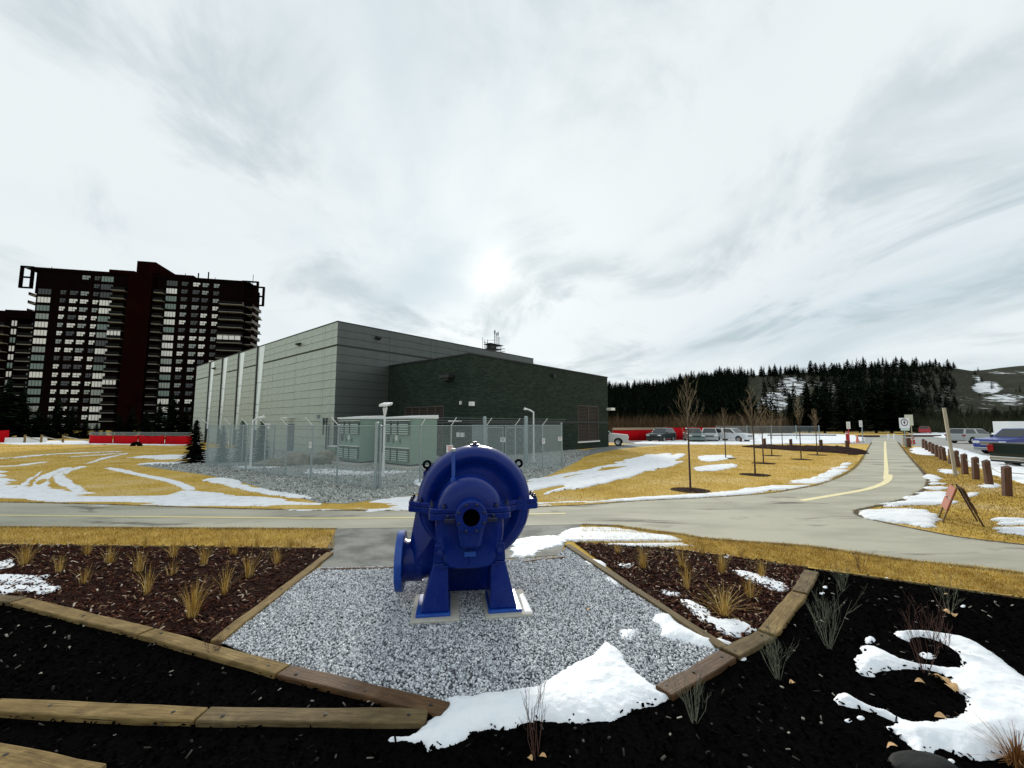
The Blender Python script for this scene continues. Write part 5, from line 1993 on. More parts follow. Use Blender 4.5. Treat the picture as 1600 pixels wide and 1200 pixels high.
# rooftop masts
for px_, h in ((67, 1.8), (282, 3.0), (303, 3.4), (319, 4.2), (330, 2.0), (404, 4.5)):
    mb = MB()
    xx = min(tx(px_, 430), tx(390, 440))
    mb.tube([(xx, 3, roofz - .3), (xx, 3, roofz + h * .8)], 0.22 if px_ in (303, 319) else 0.09, 6)
    mb.build('roof_mast', M['rail'], tower)

# lower wing stepping forward at the far left
wz = Zat(484, 130)
WT0 = tx(-30)
WX0, WY0 = TX0 + TD.x * WT0, TY0 + TD.y * WT0
wing = thing('apartment_wing', 'lower dark apartment wing with balconies at the left frame edge', 'building', (WX0, WY0, 0), TRZ)


def wx(px, py=560):
    return tx(px, py) - WT0


mb = MB()
mb.bb(wx(-30), wx(23), 0, 10, 0, wz - .2)
mb.bb(wx(23) + .002, wx(47), 1.6, 10, 0, wz - .2)
mb.bb(wx(3), wx(44), -0.8, 9, wz - 2.6, wz)
mb.build('wall', M['tower_brick'], wing)
NW = int((wz - 2) / ST)
for k in range(NW):
    z = ROW0 + ST * k
    fr = MB()
    fr.bb(wx(12), wx(21.5), -.1, -.03, z + .3, z + 2.2)
    o_ = fr.build('window', M['w_frame'], wing)
    g_ = MB()
    for q_ in range(2):
        a_ = wx(12) + (wx(21.5) - wx(12)) * q_ / 2
        g_.bb(a_ + .12, a_ + (wx(21.5) - wx(12)) / 2 - .12, -.13, -.095, z + .42, z + 2.1)
    g_.build('pane', M[rnd.choice(['w_white', 'w_green', 'w_grey', 'w_white'])], o_)
    fr = MB()
    fr.bb(wx(36), wx(42), 1.5, 1.57, z + .5, z + 1.9)
    o_ = fr.build('window', M['w_frame'], wing)
    g_ = MB()
    g_.bb(wx(36) + .15, wx(42) - .15, 1.47, 1.498, z + .65, z + 1.8)
    g_.build('pane', M[rnd.choice(['w_grey', 'w_dark', 'w_green'])], o_)
    mb = MB()
    mb.bb(wx(23) + .01, wx(47), -0.1, 1.597, z - .05, z + .12)
    o_ = mb.build('balcony', M['slab'], wing)
    r_ = MB()
    r_.bb(wx(23) + .02, wx(47) - .05, -.08, -.02, z + .121, z + 1.1)
    r_.build('railing', M['rail'], o_)
    mb = MB()
    mb.bb(wx(-2), wx(10), -2.0, -.003, z - .05, z + .12)
    o_ = mb.build('balcony', M['slab'], wing)
    r_ = MB()
    r_.bb(wx(-2), wx(10), -1.98, -1.92, z + .121, z + 1.1)
    r_.build('railing', M['rail'], o_)
# ================================================================== CHAIN LINK FENCE AND CABINETS
def ray_hit(O, d, px, py):
    """distance along direction d from O (plan view) where a photo column is met"""
    k = (px - 800) / (F * _c + (py - 600) * _s)
    return (O[0] - k * O[1]) / (k * d[1] - d[0])


FH = 2.12
fence = thing('chain_link_fence', 'galvanised chain link fence with angled barbed wire arms round the cabinets', 'fence', (0, 0, 0))
runL = UL([(586, 765), (526, 755), (485, 749), (445, 744), (412, 740), (384, 735), (357, 731), (322, 727)])
runR = UL([(586, 765), (656, 756), (704, 750), (760, 743.5), (805, 738), (848, 733)])
runS = [runR[-1], U(878, 727)]
gp0, gp1 = U(822, 725), U(757, 723)
e_ = Vector(runL[-1])
hallp = e_ + Vector((va.x, va.y)) * 3.3
runB = [tuple(e_), tuple(e_ + (hallp - e_) * 0.5), tuple(hallp)]


def fence_post(p, out, r=0.034, h=FH, arm=True, base=0.0):
    mb = MB()
    mb.tube([(p[0], p[1], 0), (p[0], p[1], h)], r, 8)
    mb.lathe([(r * 1.25, 0), (r * 1.25, .05), (0, .08)], (p[0], p[1], h - .03), (0, 0, 1), 8)
    po = mb.build('post', M['steel'], fence, 40)
    if arm:
        a = MB()
        a.tube([(p[0], p[1], h), (p[0] + out[0] * .3, p[1] + out[1] * .3, h + .32)], 0.016, 6)
        a.build('barbed_wire_arm', M['white'], po)
    return po


def mesh_bay(a, b, z0, z1, parent, sp=0.07, r=0.0036):
    a, b = Vector(a), Vector(b)
    ln = (b - a).length
    d = (b - a) / ln
    h = z1 - z0
    mb = MB()
    n = int((ln + h) / sp)
    for sgn in (1, -1):
        for i in range(n + 1):
            s0 = i * sp - (h if sgn > 0 else 0)
            # line from (s0, 0) to (s0 + sgn*h, h), clipped to [0, ln]
            t0, t1 = 0.0, 1.0
            x0, x1 = s0, s0 + sgn * h
            for lim, keep_gt in ((0, True), (ln, False)):
                f0, f1 = (x0 - lim), (x1 - lim)
                if not keep_gt:
                    f0, f1 = -f0, -f1
                if f0 < 0 and f1 < 0:
                    t0 = 2
                elif f0 < 0:
                    t0 = max(t0, f0 / (f0 - f1))
                elif f1 < 0:
                    t1 = min(t1, f0 / (f0 - f1))
            if t1 - t0 < 0.02:
                continue
            q0, q1 = x0 + (x1 - x0) * t0, x0 + (x1 - x0) * t1
            mb.tube([(a.x + d.x * q0, a.y + d.y * q0, z0 + h * t0), (a.x + d.x * q1, a.y + d.y * q1, z0 + h * t1)], r, 3, 0, False)
    o_ = mb.build('chain_link_mesh', M['wire'], parent)
    o_['kind'] = 'stuff'
    w_ = MB()
    w_.tube([(a.x, a.y, z1), (b.x, b.y, z1)], 0.02, 6)
    w_.tube([(a.x, a.y, z0), (b.x, b.y, z0)], 0.012, 5)
    w_.build('rail', M['steel'], parent)
    return o_


def barbed(a, b, out, parent):
    for k in (0.35, 0.65, 0.95):
        w_ = MB()
        w_.tube([(a[0] + out[0] * .3 * k, a[1] + out[1] * .3 * k, FH + .32 * k), (b[0] + out[0] * .3 * k, b[1] + out[1] * .3 * k, FH + .32 * k)], 0.0035, 3)
        w_.build('barbed_wire', M['wire'], parent)


outL, outR = (-va.x, -va.y), (-vb.x, -vb.y)
fence_post(runL[0], outL, 0.06, FH + .1, False)
fence_post((runL[0][0] + .12, runL[0][1] + .05), outR, 0.045, FH, False)
for p in runL[1:]:
    fence_post(p, outL)
for p in runR[1:]:
    fence_post(p, outR)
fence_post(runS[1], outR, 0.045, FH + .1, False)
for p in runB[1:]:
    fence_post(p, outL, arm=False)
for run, out_ in ((runL, outL), (runR, outR), (runS, outR), (runB, outL)):
    for a, b in zip(run[:-1], run[1:]):
        mesh_bay(a, b, 0.04, FH, fence)
        barbed(a, b, out_, fence)
mesh_bay(runS[1], gp0, 0.04, FH, fence)
mesh_bay(gp1, (BC + va * .1 - vb * 0.1)[:2], 0.04, FH, fence)
for p in (gp0, gp1):
    mb = MB()
    mb.tube([(p[0], p[1], 0), (p[0], p[1], 2.55)], 0.105, 14)
    mb.lathe([(.105, 0), (.08, .06), (0, .08)], (p[0], p[1], 2.55), (0, 0, 1), 14)
    mb.build('gate_post', M['steel'], fence, 40)
gate = thing('chain_link_gate', 'double leaf chain link gate between two thick posts', 'gate', (0, 0, 0))
gm = ((gp0[0] + gp1[0]) / 2, (gp0[1] + gp1[1]) / 2)
for a, b in ((gp0, gm), (gm, gp1)):
    d = Vector((b[0] - a[0], b[1] - a[1])).normalized()
    a2, b2 = (a[0] + d.x * .12, a[1] + d.y * .12), (b[0] - d.x * .04, b[1] - d.y * .04)
    mb = MB()
    for z in (0.08, 2.0):
        mb.tube([(*a2, z), (*b2, z)], 0.024, 8)
    for p in (a2, b2):
        mb.tube([(*p, 0.08), (*p, 2.0)], 0.024, 8)
    lf = mb.build('gate_leaf', M['steel'], gate, 40)
    mesh_bay(a2, b2, 0.1, 1.98, lf)
M['sign_white'] = mat('white_sign_face', (0.80, 0.80, 0.80), 0.4)
M['sign_red'] = mat('red_sign_print', (0.45, 0.03, 0.04), 0.5)
M['sign_dark'] = mat('dark_sign_print', (0.03, 0.03, 0.035), 0.5)
for (x, y, wp, hp, lab, red) in ((485, 695, 7, 9, 'white warning sign with dark lines on the left fence run', 0), (357.5, 692, 4, 5, 'small white sign near the left end of the fence', 0), (699, 701, 11, 11, 'white and red warning sign on the fence left of the pump top', 1),
                                  (850, 689, 6, 8, 'white sign on the corner post of the fence at right', 0), (873, 685.5, 8, 6, 'white sign on the last bay of the fence at right', 0), (793, 687, 7, 7, 'white sign hanging on the gate', 0)):
    if x < 560:
        p = [q_ for q_ in runL if abs(800 + F * q_[0] / q_[1] - x) < 6][0]
        ang = math.atan2(vb.y, vb.x) + math.pi
    else:
        ang = RZA
    if x in (699,):
        p = (runR[2][0] - .08, runR[2][1] - .08)
    elif x == 850:
        p = runR[-1]
    elif x == 873:
        p = (runS[0][0] * .15 + runS[1][0] * .85, runS[0][1] * .15 + runS[1][1] * .85)
    elif x == 793:
        p = (gm[0] - .1, gm[1])
        ang = math.atan2(gp0[1] - gp1[1], gp0[0] - gp1[0])
    sc = p[1] / F
    e = thing('fence_sign', lab, 'sign', (p[0], p[1] - 0.0, Zat(y, p[1])), ang, 'signs on the chain link fence')
    off = -0.06
    mb = MB()
    mb.bb(-wp * sc * .6, wp * sc * .6, off - .008, off, -hp * sc / 2, hp * sc / 2)
    mb.build('panel', M['sign_white'], e)
    mb = MB()
    for k, (z0, w_) in enumerate(((.3, .8), (.12, .6), (-.05, .7), (-.22, .45))):
        mb.bb(-wp * sc * .6 * w_, wp * sc * .6 * w_, off - .0115, off - .0085, hp * sc * (z0 - .04), hp * sc * (z0 + .04))
    mb.build('lettering', M['sign_red'] if red else M['sign_dark'], e)

M['cabinet'] = mat('green_grey_cabinet', (0.205, 0.30, 0.235), 0.5, var=(0.18, 0.265, 0.205), scale=2)
M['slat_light'] = mat('pale_green_slat', (0.40, 0.50, 0.42), 0.5)
M['vent_recess'] = mat('shaded_vent_hood', (0.05, 0.075, 0.06), 0.6)  # shade in the recess behind the slats put into a darker hood colour


def cabinet(corner_px, front_px, side_px, label):
    cx, cy = U(*corner_px, 0.12)
    fw = ray_hit((cx, cy), (vb.x, vb.y), front_px, corner_px[1])
    sd = ray_hit((cx, cy), (va.x, va.y), side_px, corner_px[1])
    t = thing('electrical_cabinet', label, 'cabinet', (cx, cy, 0), RZA, 'green electrical cabinets inside the fence')
    ht = 2.45
    mb = MB()
    mb.bb(0, sd, 0, fw, 0.2, ht)
    mb.build('body', M['cabinet'], t, bevel=0.012)
    mb = MB()
    mb.bb(0.06, sd - .06, .06, fw - .06, 0.12, 0.199)
    mb.build('base', M['black'], t)
    mb = MB()
    mb.hexa([(-.14, -.05, ht + .003), (sd + .05, -.05, ht + .003), (sd + .05, fw + .05, ht + .003), (-.14, fw + .05, ht + .003), (-.14, -.05, ht + .09), (sd + .05, -.05, ht + .2), (sd + .05, fw + .05, ht + .2), (-.14, fw + .05, ht + .09)])
    mb.build('roof', M['white'], t, bevel=0.01)
    cuts_ = [0.02, fw * .42, fw * .68, fw - .02]
    for i in range(3):
        a, b = cuts_[i] + .02, cuts_[i + 1] - .02
        mb = MB()
        mb.bb(-.022, -.002, a, b, 0.25, ht - .05)
        dr_ = mb.build('door', M['cabinet'], t, bevel=0.006)
        for z0, z1 in ((ht - .82, ht - .12), (0.32, 0.98)):
            hd = MB()
            hd.hexa([(-.10, a + .03, z0), (-.023, a + .03, z0), (-.023, b - .05, z0), (-.10, b - .05, z0), (-.13, a + .03, z1 - .04), (-.023, a + .03, z1), (-.023, b - .05, z1), (-.13, b - .05, z1 - .04)])
            v_ = hd.build('vent_hood', M['vent_recess'], dr_, fix=True)
            n = 5
            sl2 = MB()
            for k in range(n):
                z = z0 + .04 + (z1 - z0 - .12) * k / n
                sl2.hexa([(-.15, a + .05, z), (-.104, a + .05, z), (-.104, b - .07, z), (-.15, b - .07, z), (-.135, a + .05, z + .045), (-.115, a + .05, z + .05), (-.115, b - .07, z + .05), (-.135, b - .07, z + .045)])
            so_ = sl2.build('vent_slats', M['slat_light'], dr_, fix=True)
            tp = MB()
            tp.bb(-.16, -.023, a + .01, b - .03, z1 + .003, z1 + .035)
            tp.build('hood_top', M['white'], dr_)
        if i < 2:
            hb_ = MB()
            hb_.bb(-.05, -.023, b - .12, b - .07, 1.2, 1.42)
            hb_.build('handle', M['black'], dr_)
        if i == 1:
            lb = MB()
            lb.bb(-.032, -.023, a + .12, a + .3, 1.35, 1.65)
            lb.build('label_plate', M['sign_white'], dr_)
        if i == 2:
            lb = MB()
            lb.bb(-.04, -.023, b - .45, b - .2, 1.25, 1.6)
            lb.build('meter_window', M['sign_dark'], dr_)
    pad_ = MB()
    pad_.bb(-.5, sd + .4, -.4, fw + .4, 0, .118)
    pad_.build('concrete_pad', M['concrete'], t, bevel=0.01)
    return t


cabinet((641, 729), 600, 682, 'green grey electrical cabinet with vent hoods, right of the paddle lamp')
cabinet((562, 724), 529, 596, 'green grey electrical cabinet with vent hoods, left of the paddle lamp')
# small box beside the left cabinet
X, Y = U(523, 722)
b_ = thing('junction_box', 'low green junction box left of the cabinets', 'cabinet', (X, Y, 0), RZA)
mb = MB()
mb.bb(0, .8, 0, .9, 0.0, .85)
mb.build('body', M['cabinet'], b_, bevel=.02)
mb = MB()
mb.bb(-.04, .84, -.04, .94, .853, .9)
mb.build('lid', M['white'], b_, bevel=.01)

for i, (x, y, sx_, sy_, sz) in enumerate(((412, 729, .75, .55, .3), (436, 728, .9, .6, .36), (462, 727, 1.0, .7, .5), (492, 726, .85, .6, .42), (510, 722, .9, .7, .55), (530, 724, .55, .5, .4))):
    X, Y = U(x, y)
    rock('boulder', (X, Y + .3, sz * .3), (sx_, sy_, sz), ['low tan boulder, leftmost in the row inside the fence', 'flat tan boulder, second from left inside the fence', 'rounded pale boulder in the middle of the row inside the fence', 'grey tan boulder left of the junction box', 'tall dark boulder right beside the junction box', 'small boulder at the foot of the left cabinet'][i], M['rock'], 30 + i, 'boulders inside the fence')


def lamp(px, base_y, top_y, arm, label, paddle=False):
    X, Y = U(px, base_y)
    h = Zat(top_y, Y)
    t = thing('yard_lamp', label, 'lamp', (X, Y, 0), 0, 'white yard lamps')
    mb = MB()
    mb.tube([(0, 0, 0), (0, 0, h * .5), (0, 0, h)], [.055, .045, .04], 10)
    mb.lathe([(.12, 0), (.12, .03), (0, .03)], (0, 0, 0), (0, 0, 1), 10)
    mb.build('pole', M['white'], t, 40)
    if paddle:
        mb = MB()
        mb.lathe([(.05, -.35), (.10, -.05), (.05, 0)], (0, 0, h), (0, 0, 1), 10)
        mb.build('neck', M['white'], t, 40)
        mb = MB()
        mb.hexa([(-.2, -.25, h), (.16, -.25, h), (.24, .3, h + .1), (-.16, .3, h + .1), (-.18, -.25, h + .12), (.2, -.25, h + .12), (.26, .3, h + .22), (-.14, .3, h + .22)])
        mb.build('lamp_head', M['white'], t, bevel=.03)
    else:
        ax, az = arm
        mb = MB()
        mb.tube([(0, 0, h - .05), (ax * .3, 0, h + az * .3), (ax, 0, h + az)], [.04, .05, .045], 8)
        mb.build('arm', M['white'], t, 40)
        mb = MB()
        mb.box((ax * .75, 0, h + az * .75 - .03), (abs(ax) * .6, .16, .06))
        mb.build('lamp_head', M['white'], t, bevel=.015)
    return t


lamp(598.5, 744, 636, None, 'white yard lamp with paddle shaped head between the cabinets', True)
lamp(391, 731, 656, (.55, .2), 'white yard lamp with bent arm left in front of the evergreens')
lamp(834, 722, 643, (-.55, .2), 'slim white yard lamp with bent arm right of the pump')

# ================================================================== CONIFERS
M['needle'] = island_mat('dark_conifer_needles', [(0.0, (0.0015, 0.0028, 0.002)), (0.6, (0.005, 0.0085, 0.005)), (1.0, (0.014, 0.021, 0.012))], 0.95, 0.0)
M['needle_green'] = island_mat('green_conifer_needles', [(0.0, (0.006, 0.022, 0.012)), (0.6, (0.016, 0.05, 0.028)), (1.0, (0.04, 0.085, 0.05))], 0.9, 0.05)
M['bark'] = mat('dark_bark', (0.03, 0.022, 0.017), 0.9, var=(0.016, 0.012, 0.01), scale=10)


def crown_arrays(h, r, tiers, per, rg, jag=0.35, low=0.08, power=0.9, sub=2):
    """layered drooping sprays, each spray a few narrow triangles"""
    V, Fc = [], []
    for i in range(tiers):
        f = i / (tiers - 1)
        z = h * (low + (1 - low) * f ** 0.92)
        rr = r * (1 - f) ** power + 0.02 * r
        n = max(4, int(per * (1 - 0.55 * f)))
        a0 = rg.uniform(0, 6.28)
        for k in range(n):
            a = a0 + 6.283 * k / n + rg.uniform(-.35, .35)
            ln = rr * rg.uniform(1 - jag, 1 + jag * .6)
            drop = h / tiers * rg.uniform(0.5, 1.5)
            rise = h / tiers * rg.uniform(0.7, 1.5)
            for q_ in range(sub):
                b = a + rg.uniform(-.3, .3)
                w = ln * rg.uniform(.14, .30)
                l2 = ln * (1 - .35 * q_ * rg.uniform(0, 1))
                dx, dy = math.cos(b), math.sin(b)
                i0 = len(V)
                V += [(dx * .02, dy * .02, z + rise * .5), (dx * l2 * .62 - dy * w, dy * l2 * .62 + dx * w, z - drop * .3), (dx * l2, dy * l2, z - drop * .75), (dx * l2 * .62 + dy * w, dy * l2 * .62 - dx * w, z - drop * .35)]
                Fc += [(i0, i0 + 1, i0 + 2, i0 + 3)]
    # leader
    i0 = len(V)
    V += [(-.03 * r, 0, h * .93), (.03 * r, 0, h * .93), (0, 0, h * 1.02), (0, .03 * r, h * .93)]
    Fc += [(i0, i0 + 1, i0 + 2, i0 + 3)]
    return np.array(V), np.array(Fc)


def conifer_meshes(h, r, tiers, per, seed, m, **kw):
    rg = random.Random(seed)
    V, Fc = crown_arrays(h, r, tiers, per, rg, **kw)
    me = bpy.data.meshes.new('crown')
    me.from_pydata([tuple(v) for v in V], [], [tuple(int(i) for i in f) for f in Fc])
    me.materials.append(M[m])
    tb = MB()
    tb.tube([(0, 0, -0.3), (0, 0, h * .5), (0, 0, h * .95)], [r * .08, r * .05, .01 * r], 6)
    return me, tb.mesh('trunk', M['bark'])


def plant_conifer(me, loc, label, group, sc=(1, 1, 1), name='conifer_tree', cat='tree', rz=0.0):
    t = thing(name, label, cat, loc, rz, group)
    mesh_obj('trunk', me[1], t)
    mesh_obj('crown', me[0], t)
    t.scale = sc
    return t


spruce_big = [conifer_meshes(10, 2.3, 26, 15, s, 'needle', sub=3) for s in (1, 2, 3)]
spruce_hedge = [conifer_meshes(10, 2.4, 26, 15, s, 'needle', sub=3, low=.02) for s in (11, 12, 13)]
spruce_col = [conifer_meshes(3, .75, 24, 13, s, 'needle_green', sub=3, power=.5, low=.03, jag=.25) for s in (4, 5, 6)]
spruce_dark = conifer_meshes(3, .95, 24, 15, 8, 'needle', sub=3, power=.6, low=.03, jag=.25)
X, Y = U(303, 723)
k = Zat(655, Y) / 3
plant_conifer(spruce_dark, (X, Y, 0), 'dark bushy spruce at the left end of the chain link fence', None, (k, k, k), 'spruce_tree')
for i, (x, by, ty, w_, lab) in enumerate(((346, 723, 664, .9, 'green evergreen leftmost behind the fence'), (376, 722, 655, 1.0, 'green evergreen in the middle behind the fence'), (407, 722, 655, 1.0, 'green evergreen behind the fence nearest the hall door'))):
    X, Y = U(x, by)
    k = Zat(ty, Y) / 3
    plant_conifer(spruce_col[i], (X, Y, 0), lab, 'evergreens behind the fence', (k * w_, k * w_, k), 'evergreen_tree', rz=i)
for i, (x, ty, Y, w_, lab) in enumerate(((-12, 596, 66, 1.2, 'black conifer cut by the left frame edge'), (8, 588, 62, 1.1, 'tallest black conifer at the left frame edge before the apartment wing'), (32, 602, 64, 1.1, 'black conifer second from the left frame edge'), (58, 636, 60, 1.4, 'short black conifer below the sunroom column of the tower'),
                                     (90, 620, 63, 1.2, 'tall black conifer before the left half of the tower'), (112, 634, 66, 1.3, 'shorter black conifer beside the tall one before the left half of the tower'), (134, 654, 62, 1.6, 'low black conifer left of the lit sunroom column'), (164, 668, 70, 1.6, 'lowest black conifer before the lit sunroom column'), (186, 646, 64, 1.4, 'black conifer left before the tower shaft'),
                                     (206, 636, 66, 1.3, 'black conifer right before the tower shaft'), (228, 640, 62, 1.3, 'black conifer just right of the tower shaft'), (248, 626, 65, 1.1, 'black conifer before the right half of the tower'), (268, 612, 62, 1.15, 'tallest black conifer before the right half of the tower'), (290, 634, 64, 1.2, 'black conifer next to the corner of the hall'), (76, 648, 58, 1.3, 'low black conifer between two taller ones at left'), (152, 660, 60, 1.4, 'low black conifer behind the left end of the long hoarding'))):
    X = (x - 800) / (F * _c + 60 * _s) * Y
    k = Zat(ty, Y) / 10
    plant_conifer(spruce_hedge[i % 3], (X, Y, 0), lab, 'dark conifers before the tower', (k * w_ * 1.35, k * w_ * 1.35, k), rz=i * 1.3)
for i, (x, ty, Y, w_, lab) in enumerate(((1236, 612, 96, 1.0, 'dark spruce leftmost of the tall group behind the car park'), (1264, 596, 104, 1.0, 'dark spruce second in the tall group behind the car park'), (1288, 604, 98, 1.15, 'broad dark spruce left of the two small signs'), (1318, 600, 102, 1.0, 'dark spruce behind the red bollard with the sign'),
                                      (1342, 612, 106, .9, 'dark spruce behind the second small sign'), (1368, 590, 98, 1.1, 'dark spruce standing over the end of the path'), (1392, 584, 102, 1.25, 'tallest dark spruce in the middle of the hillside'), (1412, 598, 96, 1.1, 'dark spruce right behind the round symbol sign'))):
    X = (x - 800) / (F * _c + 60 * _s) * Y
    k = (Zat(ty, Y)) / 10
    plant_conifer(spruce_big[i % 3], (X, Y, 0), lab, 'tall spruces behind the car park', (k * w_ * 1.1, k * w_ * 1.1, k), rz=i * 1.7)

# ================================================================== HILL
ridge_px = [(300, 612), (700, 606), (940, 600), (1000, 598), (1040, 594), (1060, 590), (1100, 585), (1130, 582), (1180, 579), (1250, 575), (1300, 573), (1340, 569), (1380, 566), (1440, 565), (1480, 566), (1500, 572), (1522, 579), (1545, 577), (1570, 574), (1600, 571), (1700, 566), (1900, 572), (2300, 590)]
RX = np.array([p[0] for p in ridge_px], float)
RYP = np.array([p[1] for p in ridge_px], float)
HY0, HYR = 112.0, 330.0


def ridge_z(px):
    top = np.interp(px, RX, RYP)
    tr = np.interp(px, [900, 1100, 1480, 1520], [12, 8, 6, 0])
    v = top + tr - 600
    return CAM_H + HYR * (F * _s - v * _c) / (F * _c + v * _s)


def hill_z(X, Y):
    X, Y = np.asarray(X, float), np.asarray(Y, float)
    px = 800 + F * X / Y
    s_ = np.clip((Y - HY0) / (HYR - HY0), 0, 1.6)
    z = ridge_z(px) * np.where(s_ < 1, s_ ** 1.25, 1 - (s_ - 1) * .35)
    z = z + 2.2 * fbm(X / 28, Y / 28, 5, 3) * np.clip(s_ * 3, 0, 1) * np.clip(1.25 - s_, 0.1, 1)
    return z - 0.25


pxs = np.arange(300, 2300, 9.0)
ys = np.concatenate([np.linspace(HY0 - 12, HYR, 80), np.linspace(HYR + 8, 520, 14)])
gp, gy = np.meshgrid(pxs, ys)
gx = (gp - 800) / F * gy
gz = hill_z(gx, gy)
V = np.stack([gx.ravel(), gy.ravel(), gz.ravel()], 1)
ny_, nx_ = gx.shape
idx = np.arange(nx_ * ny_).reshape(ny_, nx_)
Q = np.stack([idx[:-1, :-1], idx[:-1, 1:], idx[1:, 1:], idx[1:, :-1]], -1).reshape(-1, 4)


def hill_mat():
    m, n, b = new_mat('wooded_hillside')
    nn, ll = n.nodes.new, n.links.new
    t = nn('ShaderNodeTexCoord')
    at = nn('ShaderNodeAttribute')
    at.attribute_name = 'snow_cover'
    a = nn('ShaderNodeTexNoise')
    a.inputs['Scale'].default_value = 0.28
    a.inputs['Detail'].default_value = 8
    a.inputs['Roughness'].default_value = 0.75
    mp = nn('ShaderNodeMapping')
    mp.inputs['Scale'].default_value = (1, .12, 2.2)
    ll(t.outputs['Object'], mp.inputs[0])
    ll(mp.outputs[0], a.inputs[0])
    sm = nn('ShaderNodeMath')
    sm.operation = 'ADD'
    ll(a.outputs[0], sm.inputs[0])
    ll(at.outputs['Fac'], sm.inputs[1])
    mr = nn('ShaderNodeMapRange')
    mr.inputs[1].default_value = 0.74
    mr.inputs[2].default_value = 0.80
    ll(sm.outputs[0], mr.inputs[0])
    c = nn('ShaderNodeTexNoise')
    c.inputs['Scale'].default_value = 0.5
    c.inputs['Detail'].default_value = 7
    c.inputs['Roughness'].default_value = 0.8
    ll(mp.outputs[0], c.inputs[0])
    r = nn('ShaderNodeValToRGB')
    r.color_ramp.elements[0].position = .35
    r.color_ramp.elements[0].color = (0.003, 0.004, 0.0025, 1)
    r.color_ramp.elements[1].position = .72
    r.color_ramp.elements[1].color = (0.075, 0.078, 0.047, 1)
    ll(c.outputs[0], r.inputs[0])
    mx = nn('ShaderNodeMix')
    mx.data_type = 'RGBA'
    ll(mr.outputs[0], mx.inputs[0])
    ll(r.outputs[0], mx.inputs[6])
    mx.inputs[7].default_value = (0.78, 0.80, 0.82, 1)
    ll(mx.outputs[2], b.inputs['Base Color'])
    b.inputs['Roughness'].default_value = 0.95
    b.inputs['Specular IOR Level'].default_value = 0.05
    return m


hill = np_obj('hill', V, Q, hill_mat(), smooth=True)
tag(hill, 'wooded hillside with snow patches behind the car park', None, None, 'structure')
# where snow still lies on the slope (open ground), as seen on the hillside
vpy = 600 - F * (-gy * _s + (gz - CAM_H) * _c) / (gy * _c + (gz - CAM_H) * _s)
cov = np.full(gx.shape, -0.13)


def blob(px, py, rx, ry, amt):
    global cov
    cov = np.maximum(cov, -0.13 + (amt + .13) * np.clip(1.6 - ((gp - px) / rx) ** 2 - ((vpy - py) / ry) ** 2, 0, 1))


blob(1240, 604, 28, 18, .27)
blob(1195, 640, 26, 14, .2)
blob(1212, 628, 28, 18, .26)
blob(1285, 602, 16, 10, .2)
blob(1310, 612, 22, 18, .2)
blob(1350, 625, 26, 12, .17)
blob(1420, 600, 24, 10, .15)
blob(1340, 605, 10, 6, .2)
blob(1110, 620, 12, 4, .2)
blob(1160, 626, 10, 5, .2)
blob(1147, 594, 14, 3, .15)
blob(1545, 606, 26, 11, .34)
blob(1528, 588, 4, 12, .34)
blob(1530, 592, 4, 8, .34)
blob(1572, 622, 36, 7, .27)
blob(1585, 632, 22, 5, .2)
blob(1585, 582, 40, 4, .2)
blob(1450, 622, 70, 34, .15)
blob(1540, 640, 70, 28, .15)
at_ = hill.data.attributes.new('snow_cover', 'FLOAT', 'POINT')
if len(hill.data.vertices) == cov.size:
    at_.data.foreach_set('value', cov.ravel().astype(np.float32))

# forest on the slope (one mass) and separate trees along the skyline
rg = random.Random(5)
FV, FF = [], []
base_ = 0
protos = [crown_arrays(1, .2, 9, 8, random.Random(60 + i), sub=1) for i in range(6)]
cnt = 0
while cnt < 2600:
    px = rg.uniform(925, 1600)
    s_ = rg.uniform(0.02, 1.0) ** 0.8
    Y = HY0 + (HYR - HY0) * s_
    X = (px - 800) / F * Y
    z = float(hill_z(X, Y))
    py = 600 - F * (-Y * _s + (z - CAM_H) * _c) / (Y * _c + (z - CAM_H) * _s)
    p = 1.0 if px < 1215 else (0.38 if px < 1440 else 0.75)
    if 1170 < px < 1270 and 588 < py < 655:
        p = .05
    if 1270 < px < 1330 and 590 < py < 625:
        p = .2
    if px > 1495 and py < 648:
        p = .03
    if rg.random() > p:
        continue
    cnt += 1
    hh = rg.uniform(5, 9.5) if px < 1440 else rg.uniform(1.5, 5)
    ww = hh * rg.uniform(1.1, 1.9)
    v, f = protos[cnt % 6]
    a = rg.uniform(0, 6.28)
    ca, sa = math.cos(a), math.sin(a)
    w_ = np.stack([(v[:, 0] * ca - v[:, 1] * sa) * ww + X, (v[:, 0] * sa + v[:, 1] * ca) * ww + Y, v[:, 2] * hh + z - .3], 1)
    FV.append(w_)
    FF.append(f + base_)
    base_ += len(v)
fo = np_obj('hillside_forest', np.concatenate(FV), np.concatenate(FF), M['needle'])
tag(fo, 'dense dark conifer forest covering the hillside', None, None, 'stuff')

ridge_var = [conifer_meshes(9, 3.0, 13, 9, 80 + i, 'needle', sub=2, low=.12, power=pw) for i, pw in enumerate((.8, .6, .45, .9))]
px = 946.0
i = 0
while px < 1500:
    Y = HYR + rg.uniform(-14, 4)
    X = (px - 800) / F * Y
    z = float(hill_z(X, Y))
    hh = rg.choice((rg.uniform(.3, .6), rg.uniform(.5, .9), rg.uniform(.8, 1.15)))
    if 1455 < px:
        hh *= .85
    plant_conifer(ridge_var[rg.randrange(4)], (X, Y, z), 'dark conifer standing on the skyline of the hill', 'conifers along the skyline of the hill', (hh * rg.uniform(.8, 1.35), hh * rg.uniform(.8, 1.35), hh), rz=rg.uniform(0, 6))
    px += rg.choice((3, 4, 4, 5, 6, 8)) if px < 1180 else rg.choice((4, 5, 6, 7, 9, 13))
    i += 1

